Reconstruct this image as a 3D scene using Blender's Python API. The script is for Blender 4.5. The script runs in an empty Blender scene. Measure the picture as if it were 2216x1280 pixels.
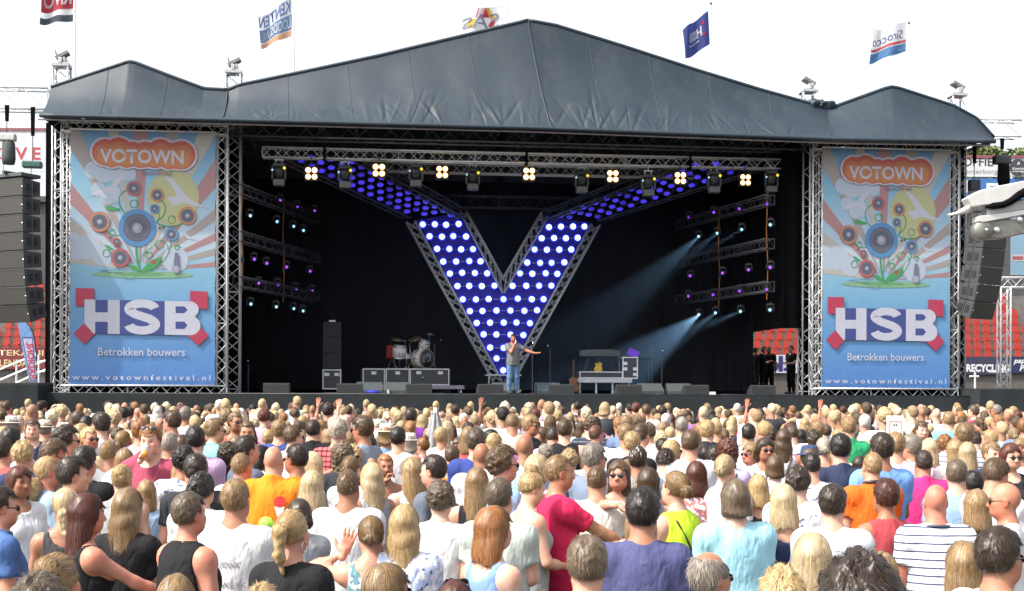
import bpy, math, random
import numpy as np
from mathutils import Matrix, Vector
rnd = random.Random(7)
SC = bpy.context.scene
COL = SC.collection
# ------------------------------------------------------------------ camera, sky, sun, exposure
F = 2960.0            # focal length in photograph pixels
CAMH = 2.25
cam_d = bpy.data.cameras.new('camera')
cam = bpy.data.objects.new('camera', cam_d); COL.objects.link(cam)
cam.location = (0, 0, CAMH)
ROLL = 0.004
cam.rotation_euler = (math.radians(90), -ROLL, 0)
cam_d.sensor_width = 36.0
cam_d.lens = 36.0 * F / 2216.0
cam_d.shift_y = 201.0 / 2216.0
cam_d.clip_start = 0.1
cam_d.clip_end = 3000
SC.camera = cam
SUN_EL, SUN_TH = 50.0, 27.0      # elevation; degrees turned from due left towards the camera
_e, _t = math.radians(SUN_EL), math.radians(SUN_TH)
TOSUN = Vector((-math.cos(_t) * math.cos(_e), -math.sin(_t) * math.cos(_e), math.sin(_e)))
world = bpy.data.worlds.new('World'); SC.world = world; world.use_nodes = True
_nt = world.node_tree; _nt.nodes.clear()
_sky = _nt.nodes.new('ShaderNodeTexSky'); _sky.sky_type = 'NISHITA'; _sky.sun_disc = False
_sky.sun_elevation = _e
_sky.sun_rotation = math.atan2(TOSUN.x, TOSUN.y)
_sky.air_density = 1.0; _sky.dust_density = 5.0; _sky.ozone_density = 1.0
_bg = _nt.nodes.new('ShaderNodeBackground'); _bg.inputs['Strength'].default_value = 0.15
_wo = _nt.nodes.new('ShaderNodeOutputWorld')
_hs = _nt.nodes.new('ShaderNodeHueSaturation'); _hs.inputs['Saturation'].default_value = .32; _hs.inputs['Value'].default_value = 1.75   # thin white cloud veil
_nt.links.new(_sky.outputs[0], _hs.inputs['Color']); _nt.links.new(_hs.outputs[0], _bg.inputs['Color']); _nt.links.new(_bg.outputs[0], _wo.inputs['Surface'])
sun_d = bpy.data.lights.new('sun', 'SUN'); sun_d.energy = 4.1; sun_d.angle = math.radians(0.6); sun_d.color = (1.0, 0.92, 0.79)
sun = bpy.data.objects.new('sun', sun_d); COL.objects.link(sun)
sun.rotation_euler = TOSUN.to_track_quat('Z', 'Y').to_euler()
SC.view_settings.view_transform = 'Standard'; SC.view_settings.look = 'None'
SC.view_settings.gamma = 1.0; SC.view_settings.use_curve_mapping = False
SC.view_settings.exposure = 0.58
SC.render.engine = 'CYCLES'
SC.cycles.use_denoising = True
SC.cycles.max_bounces = 8; SC.cycles.diffuse_bounces = 3; SC.cycles.glossy_bounces = 3
SC.cycles.transparent_max_bounces = 12; SC.cycles.volume_bounces = 0
SC.cycles.sample_clamp_indirect = 6.0
# ------------------------------------------------------------------ stage frame: u along the front, v away from the crowd, w up
YAW = math.radians(6.54); CU, SU = math.cos(YAW), math.sin(YAW)
OY = 40.1
STAGE = Matrix.Translation((0, OY, 0)) @ Matrix.Rotation(YAW, 4, 'Z')
def S(u, v, w): return STAGE @ Vector((u, v, w))
def at(x, y, v):
    """stage (u, w) of the point seen at photograph pixel x, y on the upright plane at depth v"""
    a = (x - 1108.0) / F; b = (841.0 + ROLL * (x - 1108.0) - y) / F
    u = (a * (OY + v * CU) + v * SU) / (CU - a * SU)
    t = OY + u * SU + v * CU
    return u, CAMH + b * t
def atw(x, y, Y):
    a = (x - 1108.0) / F; b = (841.0 + ROLL * (x - 1108.0) - y) / F
    return Vector((a * Y, Y, CAMH + b * Y))
# ------------------------------------------------------------------ materials
MATS = {}
def nodes_of(name):
    m = bpy.data.materials.new(name); m.use_nodes = True
    nt = m.node_tree; b = nt.nodes['Principled BSDF']
    return m, nt, b
def N(nt, t, **kw):
    n = nt.nodes.new(t)
    for k, v in kw.items(): setattr(n, k, v)
    return n
def mixc(nt, fac, a, b, mode='MIX'):
    n = nt.nodes.new('ShaderNodeMix'); n.data_type = 'RGBA'; n.blend_type = mode
    for sock, val in ((n.inputs['Factor'], fac), (n.inputs['A'], a), (n.inputs['B'], b)):
        if hasattr(val, 'is_output'): nt.links.new(val, sock)
        else: sock.default_value = val if not isinstance(val, tuple) or len(val) == 4 else (*val, 1)
    return n.outputs['Result']
def noise(nt, scale, detail=3, vec=None, rough=.55):
    n = N(nt, 'ShaderNodeTexNoise'); n.inputs['Scale'].default_value = scale; n.inputs['Detail'].default_value = detail
    n.inputs['Roughness'].default_value = rough
    if vec is not None: nt.links.new(vec, n.inputs['Vector'])
    return n.outputs['Fac']
def coords(nt, kind='Object', scale=(1, 1, 1)):
    tc = N(nt, 'ShaderNodeTexCoord'); mp = N(nt, 'ShaderNodeMapping'); mp.inputs['Scale'].default_value = scale
    nt.links.new(tc.outputs[kind], mp.inputs['Vector']); return mp.outputs[0]
def ramp(nt, fac, stops):
    r = N(nt, 'ShaderNodeValToRGB'); e = r.color_ramp.elements
    while len(e) < len(stops): e.new(0.5)
    for i, (p, c) in enumerate(stops): e[i].position = p; e[i].color = (*c, 1) if len(c) == 3 else c
    nt.links.new(fac, r.inputs[0]); return r.outputs[0]
def bump(nt, b, h, strength=.3, dist=.01):
    n = N(nt, 'ShaderNodeBump'); n.inputs['Strength'].default_value = strength; n.inputs['Distance'].default_value = dist
    nt.links.new(h, n.inputs['Height']); nt.links.new(n.outputs[0], b.inputs['Normal']); return n
def mk(name, col, rough=.6, metal=0., var=.18, scale=6., bmp=0., bscale=60., spec=.5):
    if name in MATS: return MATS[name]
    m, nt, b = nodes_of(name)
    f = noise(nt, scale, 4, coords(nt))
    lo = tuple(c * (1 - var) for c in col); hi = tuple(min(1, c * (1 + var)) for c in col)
    nt.links.new(ramp(nt, f, [(.3, lo), (.7, hi)]), b.inputs['Base Color'])
    b.inputs['Roughness'].default_value = rough; b.inputs['Metallic'].default_value = metal
    b.inputs['Specular IOR Level'].default_value = spec
    if bmp: bump(nt, b, noise(nt, bscale, 3, coords(nt)), bmp)
    MATS[name] = m; return m
def glow(name, col, strength, sample=False):
    if name in MATS: return MATS[name]
    m, nt, b = nodes_of(name)
    b.inputs['Base Color'].default_value = (*[c * .5 for c in col], 1)
    b.inputs['Emission Color'].default_value = (*col, 1); b.inputs['Emission Strength'].default_value = strength
    if not sample: m.cycles.emission_sampling = 'NONE'
    MATS[name] = m; return m
ALU = mk('aluminium', (.60, .61, .62), .42, .22, .12, 9, spec=.6)
ALUD = mk('dark_aluminium', (.10, .10, .11), .5, .5, .2, 9)
TOWERA = mk('tower_aluminium', (.44, .45, .46), .42, .25, .15, 9, spec=.55)
BLACKM = mk('black_metal', (.022, .023, .026), .5, .1, .3, 9)
BLACKC = mk('black_cloth', (.0045, .0045, .006), .95, 0, .3, 3, .3, 90, spec=.05)
SKIRT = mk('skirt_cloth', (.02, .024, .027), .85, 0, .25, 2, .3, 90, spec=.25)
GREYB = mk('grey_box', (.05, .06, .065), .6, 0, .2, 8, .2, 80)
CASE = mk('case_laminate', (.03, .033, .04), .45, 0, .2, 10)
WHITE = mk('white_paint', (.75, .75, .74), .5, 0, .06, 4)
PLYGREY = mk('concrete', (.2, .2, .2), .85, 0, .25, 3, .4, 30)
ORANGE_STRAP = mk('orange_strap', (.35, .13, .03), .8, 0, .2, 20)
# ------------------------------------------------------------------ mesh building
def perp(d):
    d = d.normalized(); a = Vector((0, 0, 1)) if abs(d.z) < .9 else Vector((1, 0, 0))
    x = d.cross(a).normalized(); return x, d.cross(x).normalized()
class MB:
    def __init__(s): s.v = []; s.f = []; s.m = []; s.mi = 0
    def add(s, vs, fs):
        o = len(s.v); s.v += [tuple(p) for p in vs]
        s.f += [tuple(i + o for i in q) for q in fs]; s.m += [s.mi] * len(fs); return s
    def mat(s, i): s.mi = i; return s
    def box(s, c, d, R=None, taper=1.0):
        hx, hy, hz = d[0] / 2, d[1] / 2, d[2] / 2; vs = []
        for k in (-1, 1):
            t = taper if k > 0 else 1
            for x, y in ((-1, -1), (1, -1), (1, 1), (-1, 1)):
                p = Vector((x * hx * t, y * hy * t, k * hz))
                if R is not None: p = R @ p
                vs.append(Vector(c) + p)
        return s.add(vs, [(3, 2, 1, 0), (4, 5, 6, 7), (0, 1, 5, 4), (1, 2, 6, 5), (2, 3, 7, 6), (3, 0, 4, 7)])
    def tube(s, p, q, r, n=8, r2=None, caps=True):
        p, q = Vector(p), Vector(q); r2 = r if r2 is None else r2
        if (q - p).length < 1e-6: return s
        x, y = perp(q - p); vs = []
        for c, rr in ((p, r), (q, r2)):
            for i in range(n):
                a = 2 * math.pi * i / n; vs.append(c + (x * math.cos(a) + y * math.sin(a)) * rr)
        fs = [(i, (i + 1) % n, n + (i + 1) % n, n + i) for i in range(n)]
        if caps: fs += [tuple(range(n - 1, -1, -1)), tuple(range(n, 2 * n))]
        return s.add(vs, fs)
    def path(s, pts, r, n=6, closed=False):
        pts = [Vector(p) for p in pts]; vs = []; m = len(pts)
        x = None
        for i, p in enumerate(pts):
            d = (pts[min(i + 1, m - 1)] - pts[max(i - 1, 0)])
            if d.length < 1e-9: d = Vector((0, 0, 1))
            if x is None: x, y = perp(d)
            else:
                d.normalize(); x = (x - d * x.dot(d)).normalized(); y = d.cross(x)
            rr = r[i] if isinstance(r, (list, tuple)) else r
            for k in range(n):
                a = 2 * math.pi * k / n; vs.append(p + (x * math.cos(a) + y * math.sin(a)) * rr)
        fs = [(i * n + k, i * n + (k + 1) % n, (i + 1) * n + (k + 1) % n, (i + 1) * n + k) for i in range(m - 1) for k in range(n)]
        fs += [tuple(range(n - 1, -1, -1)), tuple(range((m - 1) * n, m * n))]
        return s.add(vs, fs)
    def lathe(s, prof, o=(0, 0, 0), axis=(0, 0, 1), n=20):
        o = Vector(o); ax = Vector(axis).normalized(); x, y = perp(ax); vs = []
        for r, h in prof:
            for i in range(n):
                a = 2 * math.pi * i / n; vs.append(o + ax * h + (x * math.cos(a) + y * math.sin(a)) * max(r, 1e-4))
        m = len(prof)
        fs = [(j * n + i, j * n + (i + 1) % n, (j + 1) * n + (i + 1) % n, (j + 1) * n + i) for j in range(m - 1) for i in range(n)]
        fs += [tuple(range(n - 1, -1, -1)), tuple(range((m - 1) * n, m * n))]
        return s.add(vs, fs)
    def sphere(s, c, r, n=14, m=8):
        r = (r, r, r) if not isinstance(r, (tuple, list)) else r; vs = []
        for j in range(m + 1):
            th = math.pi * j / m
            for i in range(n):
                a = 2 * math.pi * i / n
                vs.append((c[0] + r[0] * math.sin(th) * math.cos(a), c[1] + r[1] * math.sin(th) * math.sin(a), c[2] + r[2] * math.cos(th)))
        fs = [(j * n + i, (j + 1) * n + i, (j + 1) * n + (i + 1) % n, j * n + (i + 1) % n) for j in range(m) for i in range(n)]
        return s.add(vs, fs)
    def prism(s, pts, y0, y1):
        """outline in x,z extruded in y (pts counter-clockwise seen from -y)"""
        n = len(pts)
        vs = [(p[0], y0, p[1]) for p in pts] + [(p[0], y1, p[1]) for p in pts]
        fs = [tuple(range(n)), tuple(range(2 * n - 1, n - 1, -1))] + [(i, n + i, n + (i + 1) % n, (i + 1) % n) for i in range(n)]
        return s.add(vs, fs)
    def sheet(s, g):
        """g: grid [row][col] of points"""
        R, C_ = len(g), len(g[0]); vs = [p for row in g for p in row]
        return s.add(vs, [(r * C_ + c, r * C_ + c + 1, (r + 1) * C_ + c + 1, (r + 1) * C_ + c) for r in range(R - 1) for c in range(C_ - 1)])
    def mesh(s, name):
        me = bpy.data.meshes.new(name); me.from_pydata(s.v, [], s.f)
        me.polygons.foreach_set('material_index', s.m); me.update(); return me
    def build(s, name, mats, parent=None, smooth=False, bev=0, M=None):
        me = s.mesh(name)
        for m in (mats if isinstance(mats, (list, tuple)) else [mats]): me.materials.append(m)
        if smooth: me.shade_smooth()
        o = bpy.data.objects.new(name, me); COL.objects.link(o)
        if parent is not None: o.parent = parent
        if M is not None: o.matrix_local = M
        if bev:
            b = o.modifiers.new('bevel', 'BEVEL'); b.width = bev; b.segments = 2; b.limit_method = 'ANGLE'
        return o
def tag(o, label=None, cat=None, group=None, kind=None):
    for k, v in (('label', label), ('category', cat), ('group', group), ('kind', kind)):
        if v: o[k] = v
    return o
def thing(name, label, cat, loc=(0, 0, 0), rz=0., group=None, M=None):
    o = bpy.data.objects.new(name, None); COL.objects.link(o); o.empty_display_size = .2
    if M is not None: o.matrix_world = M
    else: o.location = loc; o.rotation_euler = (0, 0, rz)
    return tag(o, label, cat, group)
def sthing(name, label, cat, u, v, w, rz=0., group=None):
    return thing(name, label, cat, S(u, v, w), YAW + rz, group)
def copy_tree(o, parent=None):
    c = o.copy(); COL.objects.link(c)
    if parent is not None: c.parent = parent
    for ch in o.children: copy_tree(ch, c)
    return c
# flat lettering turned into meshes
def text_mesh(txt, size, bold=0., space=1.0, extr=0., align='CENTER', mirror=False, shear=0., xscale=1.0):
    c = bpy.data.curves.new('txt', 'FONT'); c.body = txt; c.size = size; c.offset = bold; c.space_character = space
    c.align_x = align; c.align_y = 'CENTER'; c.extrude = extr; c.shear = shear; c.resolution_u = 3
    o = bpy.data.objects.new('txt', c); COL.objects.link(o)
    bpy.context.view_layer.update()
    me = bpy.data.meshes.new_from_object(o.evaluated_get(bpy.context.evaluated_depsgraph_get()))
    bpy.data.objects.remove(o); bpy.data.curves.remove(c)
    n = len(me.vertices); a = np.empty(n * 3, np.float32); me.vertices.foreach_get('co', a); a = a.reshape(-1, 3)
    b = np.stack([a[:, 0] * xscale * (-1 if mirror else 1), -a[:, 2], a[:, 1]], 1)
    me.vertices.foreach_set('co', b.ravel().astype(np.float32)); me.update(); return me
def text(txt, x, y, z, size, m, parent, name='lettering', fit=None, fith=None, **kw):
    me = text_mesh(txt, size, **kw); me.name = name; me.materials.append(m)
    a = np.empty(len(me.vertices) * 3, np.float32); me.vertices.foreach_get('co', a); a = a.reshape(-1, 3)
    if len(a):
        lo, hi = a.min(0), a.max(0); a -= (lo + hi) / 2 * np.array([1, 0, 1])
        if fit: a[:, 0] *= fit / (hi[0] - lo[0])
        if fith: a[:, 2] *= fith / (hi[2] - lo[2])
        me.vertices.foreach_set('co', a.ravel())
    o = bpy.data.objects.new(name, me); COL.objects.link(o); o.parent = parent; o.location = (x, y, z); return o
# lattice trusses: four chords and one bracing part
def truss_parts(root, p, q, wd, ht, r=.025, rb=.011, step=None, up=Vector((0, 0, 1)), m=None, mb=None, ends=True):
    m = m or ALU; mb = mb or m
    p, q = Vector(p), Vector(q); d = (q - p); L = d.length; d.normalize()
    sx = d.cross(up)
    if sx.length < .05: sx = Vector((1, 0, 0))
    sx = (sx - d * sx.dot(d)).normalized(); sz = sx.cross(d).normalized()
    step = step or ht; n = max(2, int(round(L / step))); offs = [(sx * a * wd / 2 + sz * b * ht / 2) for a, b in ((-1, -1), (1, -1), (1, 1), (-1, 1))]
    for o in offs: MB().tube(p + o, q + o, r, 8).build('chord', m, root, True)
    br = MB()
    for k in range(4):
        a, b = offs[k], offs[(k + 1) % 4]
        for i in range(n):
            t0, t1 = p + d * (L * i / n), p + d * (L * (i + 1) / n)
            if i % 2 == 0: br.tube(t0 + a, t1 + b, rb, 5, caps=False)
            else: br.tube(t0 + b, t1 + a, rb, 5, caps=False)
        for e in ([0, n] if ends else []) + list(range(6, n - 3, 8)):
            c = p + d * (L * e / n); br.tube(c + a, c + b, rb, 5, caps=False)
    br.build('bracing', mb, root, True)
# ------------------------------------------------------------------ ground
_m, _n, _b = nodes_of('trampled_ground')
_f = noise(_n, .8, 6, coords(_n)); _f2 = noise(_n, 40, 3, coords(_n))
_n.links.new(mixc(_n, _f2, ramp(_n, _f, [(.35, (.10, .10, .085)), (.65, (.16, .15, .13))]), (.07, .075, .06)), _b.inputs['Base Color'])
_b.inputs['Roughness'].default_value = .95; bump(_n, _b, _f2, .4)
tag(MB().sheet([[(-900, -200, 0), (900, -200, 0)], [(-900, 1500, 0), (900, 1500, 0)]]).build('ground', _m), kind='structure')
DECK = 2.08
# ------------------------------------------------------------------ stage deck and skirts
st = sthing('stage', 'long black stage platform with cloth skirt behind the crowd', 'stage', 0, 0, 0)
def deck_part(u0, u1, v0, v1): 
    MB().box(((u0 + u1) / 2, (v0 + v1) / 2, DECK - .06), (u1 - u0, v1 - v0, .12)).build('deck_panel', mk('deck_ply', (.035, .032, .034), .55, 0, .3, 5, .1), st, bev=.004)
UL, UR = at(90, 850, -.5)[0], at(2112, 850, -.5)[0]
for a, b in ((-8.4, -4.2), (-4.2, 0), (0, 4.2), (4.2, 8.4)): deck_part(a + .003, b - .003, -.48, 9.6)
deck_part(UL, -8.4, -.48, 6.0); deck_part(8.4, UR, -.48, 15)
MB().tube((UL, -.5, DECK - .01), (UR, -.5, DECK - .01), .022, 6).build('edge_trim', BLACKM, st, True)
def skirt(p, q, z0, z1, name, mat_, root, per=.32, amp=.025, n=None):
    p, q = Vector((*p, 0)), Vector((*q, 0)); L = (q - p).length; n = n or int(L / .05); d = (q - p).normalized(); nn = Vector((d.y, -d.x, 0)); ph = rnd.random() * 6
    g = []
    for j in range(4):
        z = z0 + (z1 - z0) * j / 3; row = []
        for i in range(n + 1):
            x = L * i / n; k = amp * (math.sin(x / per * 6.283 + ph + math.sin(x * .9) * 2) + .5 * math.sin(x / per * 2.71 + j)) * (1 - .6 * j / 3)
            c = p + d * x + nn * k; row.append((c.x, c.y, z))
        g.append(row)
    return MB().sheet(g).build(name, mat_, root, True)
skirt((UL, -.54), (UR, -.54), 0, DECK - .02, 'skirt', SKIRT, st, 1.3, .006)
skirt((UR, -.54), (UR, 15), 0, DECK - .02, 'skirt', SKIRT, st, 1.3, .006)
skirt((UL, 6), (UL, -.54), 0, DECK - .02, 'skirt', SKIRT, st, 1.3, .006)
# black boxes beside the stage
for nm, x0, x1, yt, lab in (('sub_enclosure', -60, 82, 828, 'low black cloth-covered speaker platform at far left of stage'), ('sub_enclosure', 2122, 2300, 841, 'low black cloth-covered speaker platform at far right of stage')):
    u0, w1 = at(x0, yt, -1.2); u1, _ = at(x1, yt, -1.2)
    e = sthing(nm, lab, 'speaker platform', (u0 + u1) / 2, -1.2, 0); hw = (u1 - u0) / 2
    MB().box((0, .95, w1 - .04), (2 * hw, 1.9, .08)).build('top_board', BLACKM, e, bev=.01)
    for a, b in (((-hw, 0), (hw, 0)), ((hw, 0), (hw, 1.9)), ((hw, 1.9), (-hw, 1.9)), ((-hw, 1.9), (-hw, 0))): skirt(a, b, 0, w1 - .05, 'skirt', SKIRT, e, 1.1, .008)
# ------------------------------------------------------------------ drapes
V_BACK = 9.0
dr = sthing('backdrop', 'black backdrop curtain closing the rear of the stage', 'curtain', 0, 0, 0)
skirt((-8.6, V_BACK), (8.6, V_BACK), DECK, 10.6, 'curtain_panel', BLACKC, dr, .6, .03)
dl = sthing('side_curtain', 'black side curtain on the left of the stage', 'curtain', 0, 0, 0)
skirt((-8.5, 1.0), (-8.5, V_BACK), DECK, 10.2, 'curtain_panel', BLACKC, dl, .5, .05)
dq = sthing('side_curtain', 'black side curtain on the right with an open crew doorway', 'curtain', 0, 0, 0)
vd = 4.6; wdoor = at(1660, 716, 2.8)[1]
skirt((8.52, vd - .35), (8.52, V_BACK), DECK, 10.2, 'curtain_panel', BLACKC, dq, .5, .05)
skirt((8.45, 1.0), (8.45, vd), wdoor, 10.2, 'curtain_panel', BLACKC, dq, .5, .05)
skirt((8.45, 1.05), (9.3, 1.05), wdoor, 10.2, 'curtain_panel', BLACKC, dq, .5, .05)
dq2 = sthing('backstage_curtain', 'black curtain behind the left banner and tower', 'curtain', 0, 0, 0)
skirt((at(97, 600, 1.6)[0], 1.6), (-8.5, 1.6), DECK, 10.0, 'curtain_panel', BLACKC, dq2, .5, .05)
dq3 = sthing('backstage_curtain', 'black curtain behind the right banner and tower', 'curtain', 0, 0, 0)
skirt((9.2, 1.6), (at(2085, 600, 1.6)[0], 1.6), DECK, 10.0, 'curtain_panel', BLACKC, dq3, .5, .05)
# ------------------------------------------------------------------ towers
def tower(cx, vt, ytop, lab, wd=.42):
    u, wt = at(cx, ytop, vt)
    t = sthing('tower_truss', lab, 'truss tower', u, vt, 0, group='stage tower trusses')
    truss_parts(t, (0, 0, .05), (0, 0, wt - .45), wd, wd, .03, .014, .36, up=Vector((0, 1, 0)), m=TOWERA)
    MB().box((0, 0, .03), (.8, .8, .06)).build('base_plate', ALUD, t, bev=.01)
    h = MB(); h.box((0, 0, wt - .42), (wd + .08, wd + .08, .1)); h.box((0, -.05, wt - .3), (.1, wd, .16)); h.box((.1, 0, wt - .3), (.06, wd, .2))
    h.build('head_block', TOWERA, t, bev=.01)
    R = Matrix.Rotation(math.radians(-28 if cx < 1000 else 28), 3, 'Y')
    MB().box((.02, 0, wt - .12), (wd * .95, .34, .1), R).build('hoist_head', mk('hoist_grey', (.18, .19, .19), .6, .3), t, bev=.01)
    hk = MB(); hk.tube((-.1, -.15, wt - .2), (-.16, -.15, wt), .02, 6); hk.tube((.1, .1, wt - .3), (.1, .1, wt - .1), .02, 6); hk.build('bracket', ALUD, t, True)
    cb = MB(); cb.path([(-wd / 2 - .02, -wd / 2, wt - .6), (-wd / 2 - .05, -wd / 2 - .02, wt - 1.5), (-wd / 2 - .03, -wd / 2, wt - 3)], .015, 5); cb.build('cable', BLACKM, t, True)
    return t
tower(131, 1.2, 112, 'lattice tower left of the left banner, rising through the roof')
tower(503, 1.2, 127, 'lattice tower right of the left banner, rising through the roof')
tower(1746, 1.2, 169, 'lattice tower left of the right banner, rising through the roof')
tower(2068, 1.2, 178, 'lattice tower right of the right banner, rising through the roof')
# ------------------------------------------------------------------ banner frames and banners
def col(r, g, b):
    f = lambda c: (c / 255 / 12.92) if c <= 10 else ((c / 255 + .055) / 1.055) ** 2.4
    return (f(r), f(g), f(b))
PM = {}
def prt(r, g, b, k=.52):
    key = (r, g, b)
    if key not in PM:
        m, nt, bs = nodes_of('print_%d_%d_%d' % key); r, g, b = (r * .78 + 200 * .22, g * .78 + 208 * .22, b * .78 + 228 * .22); c = tuple(x * k for x in col(r, g, b))  # haze put into the print: every colour mixed towards pale blue-grey
        f = noise(nt, 14, 4, coords(nt))
        nt.links.new(ramp(nt, f, [(.25, tuple(x * .93 for x in c)), (.75, tuple(min(1, x * 1.05) for x in c))]), bs.inputs['Base Color'])
        bs.inputs['Roughness'].default_value = .45; bs.inputs['Specular IOR Level'].default_value = .35
        bump(nt, bs, noise(nt, 3, 2, coords(nt)), .15, .05)
        PM[key] = m
    return PM[key]
def ellipse(cx, cz, rx, rz, n=36, a0=0, a1=2 * math.pi): return [(cx + rx * math.cos(a0 + (a1 - a0) * i / n), cz + rz * math.sin(a0 + (a1 - a0) * i / n)) for i in range(n)]
def flat(pts, y, mat_, parent, name):
    vs = [(p[0], y, p[1]) for p in pts]; return MB().add(vs, [tuple(range(len(vs)))]).build(name, mat_, parent)
def stripe(pts, wd, y, mat_, parent, name):
    g = [[], []]
    for i, p in enumerate(pts):
        a, b = pts[max(0, i - 1)], pts[min(len(pts) - 1, i + 1)]; d = Vector((b[0] - a[0], b[1] - a[1])).normalized(); n = Vector((-d.y, d.x)) * wd / 2
        g[0].append((p[0] + n.x, y, p[1] + n.y)); g[1].append((p[0] - n.x, y, p[1] - n.y))
    return MB().sheet(g).build(name, mat_, parent)
def spiral(cx, cz, r, a0, turns, shrink=.35, n=24): return [(cx + r * (1 - shrink * i / n) * math.cos(a0 + turns * 6.283 * i / n), cz + r * (1 - shrink * i / n) * math.sin(a0 + turns * 6.283 * i / n)) for i in range(n + 1)]
def clip_rect(pts, x0, x1, z0, z1):
    for ax, lim, sg in ((0, x0, 1), (0, x1, -1), (1, z0, 1), (1, z1, -1)):
        out = []
        for i in range(len(pts)):
            a, b = pts[i - 1], pts[i]; da, db = (a[ax] - lim) * sg, (b[ax] - lim) * sg
            if (da >= 0) != (db >= 0):
                t = da / (da - db); out.append((a[0] + (b[0] - a[0]) * t, a[1] + (b[1] - a[1]) * t))
            if db >= 0: out.append(b)
        pts = out
        if len(pts) < 3: return []
    return pts
def banner(x0, x1, y0, y1, lab, labf):
    u0, wt = at(x0, (y0), 0); u1, _ = at(x1, y0, 0); xc = (x0 + x1) / 2; W = u1 - u0
    uc, wt = at(xc, y0, 0); _, wb = at(xc, y1, 0); H = wt - wb; uc = (u0 + u1) / 2
    # frame
    fr = sthing('banner_truss', labf, 'truss frame', uc, .22, 0, group='banner truss frames')
    T = .29; zt, zb = wt + T * .45, wb - T * .6; xl, xr = -W / 2 - T * .42, W / 2 + T * .55
    truss_parts(fr, (xl - T / 2, 0, zt), (xr + T / 2, 0, zt), T, T, .025, .011, .3)
    truss_parts(fr, (xl - T / 2, 0, zb), (xr + T / 2, 0, zb), T, T, .025, .011, .3)
    truss_parts(fr, (xl, 0, zb + T / 2), (xl, 0, zt - T / 2), T, T, .025, .011, .3, up=Vector((0, 1, 0)))
    truss_parts(fr, (xr, 0, zb + T / 2), (xr, 0, zt - T / 2), T, T, .025, .011, .3, up=Vector((0, 1, 0)))
    fe = MB()
    for k in (-1.6, -.5, .6, 1.5): fe.box((k, 0, (zb - T / 2 + DECK) / 2), (.25, .3, zb - T / 2 - DECK + .02))
    fe.build('foot', BLACKM, fr, bev=.01)
    # cloth with print; local x right, z up, origin bottom centre
    b = sthing('festival_banner', lab, 'banner', uc, 0, wb, group='festival banners')
    bm, bt, bb = nodes_of('banner_sky'); sp = N(bt, 'ShaderNodeSeparateXYZ'); bt.links.new(coords(bt), sp.inputs[0])
    mr = N(bt, 'ShaderNodeMapRange'); mr.inputs['From Max'].default_value = H; bt.links.new(sp.outputs['Z'], mr.inputs[0])
    c1 = ramp(bt, mr.outputs[0], [(0, tuple(.52 * k for k in col(92, 148, 226))), (.3, tuple(.52 * k for k in col(120, 178, 228))), (.47, tuple(.52 * k for k in col(150, 205, 235))), (.56, tuple(.52 * k for k in col(205, 222, 240))), (.8, tuple(.52 * k for k in col(150, 205, 235))), (1, tuple(.52 * k for k in col(110, 165, 215)))])
    bt.links.new(mixc(bt, noise(bt, 1.6, 3, coords(bt)), c1, tuple(.52 * k for k in col(150, 196, 232))), bb.inputs['Base Color']) if False else bt.links.new(c1, bb.inputs['Base Color'])
    bb.inputs['Roughness'].default_value = .45; bump(bt, bb, noise(bt, 2.2, 2, coords(bt)), .25, .06)
    NX, NZ = 24, 48; g = []
    for j in range(NZ + 1):
        row = []
        for i in range(NX + 1):
            sx, sz = i / NX, j / NZ; x = (sx - .5) * W; z = sz * H
            if i in (0, NX): x += (.012 * math.sin(sz * 60) - .012) * (1 if i else -1)
            row.append((x, 0, z))
        g.append(row)
    MB().sheet(g).build('cloth', bm, b, True)
    [MB().tube((-W / 2, 0.02, z_), (W / 2, .02, z_), .03, 8).build('hem_bar', ALU, b, True) for z_ in (H + .03, -.02)]
    lc = MB()
    for s_ in (-1, 1):
        for k in range(19): z = H * (k + .5) / 19; lc.tube((s_ * (W / 2 - .02), -.004, z), (s_ * (W / 2 + .1), .1, z + .02), .006, 4)
    lc.build('lacing', mk('white_cord', (.6, .6, .6), .8), b)['kind'] = 'stuff'
    # picture coordinates of the photographed left banner (1241 x 1280 crop) -> cloth
    kx = W / (316 * 3.94); kz = H / (548 * 3.94)
    def P(x, y): return ((x - 3 - 316 * 3.94 / 2) * kx, H - (y) * kz)
    L = [-.003]
    def ny(): L[0] -= .0003; return L[0]
    X0, X1, Z0, Z1 = -W / 2 + .012, W / 2 - .012, H * .44, H - .01
    src = P(600, 1190)
    yy = ny()
    rays = [(-84, -76, 0), (-72, -66, 1), (-60, -53, 0), (-46, -38, 2), (-29, -23, 1), (-13, -9, 0), (-3, 3, 2), (10, 15, 1), (22, 28, 0), (33, 41, 2), (49, 55, 1), (62, 67, 2), (72, 77, 1), (82, 86, 2)]
    rc = [prt(204, 196, 184), prt(178, 166, 156), prt(190, 132, 132)]
    for a, bb_, c in rays:
        a, bb_ = math.radians(a), math.radians(bb_); r0, r1 = .25, 9
        q = [(src[0] + r * math.sin(t), src[1] + r * math.cos(t)) for r, t in ((r0, a), (r1, a), (r1, bb_), (r0, bb_))]
        q = clip_rect(q, X0, X1, src[1] + .05, Z1)
        if q: flat(q[::-1], yy, rc[c], b, 'ray')
    yy = ny()
    def disc(x, y, r, c, name='disc', n=32, sy=1.0):
        cx, cz = P(x, y); return flat(ellipse(cx, cz, r * kx, r * kz * sy, n), ny(), c, b, name)
    for x, y, r in ((60, 1010, 90), (150, 990, 110), (280, 1060, 90), (200, 340, 75), (290, 350, 95), (400, 330, 110), (500, 360, 60), (240, 500, 62), (320, 570, 62), (390, 560, 55), (900, 1090, 110)):
        cx, cz = P(x, y); q = clip_rect(ellipse(cx, cz, r * kx, r * kz), X0, X1, 0, H); flat(q, ny(), prt(200, 216, 236), b, 'cloud')
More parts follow.
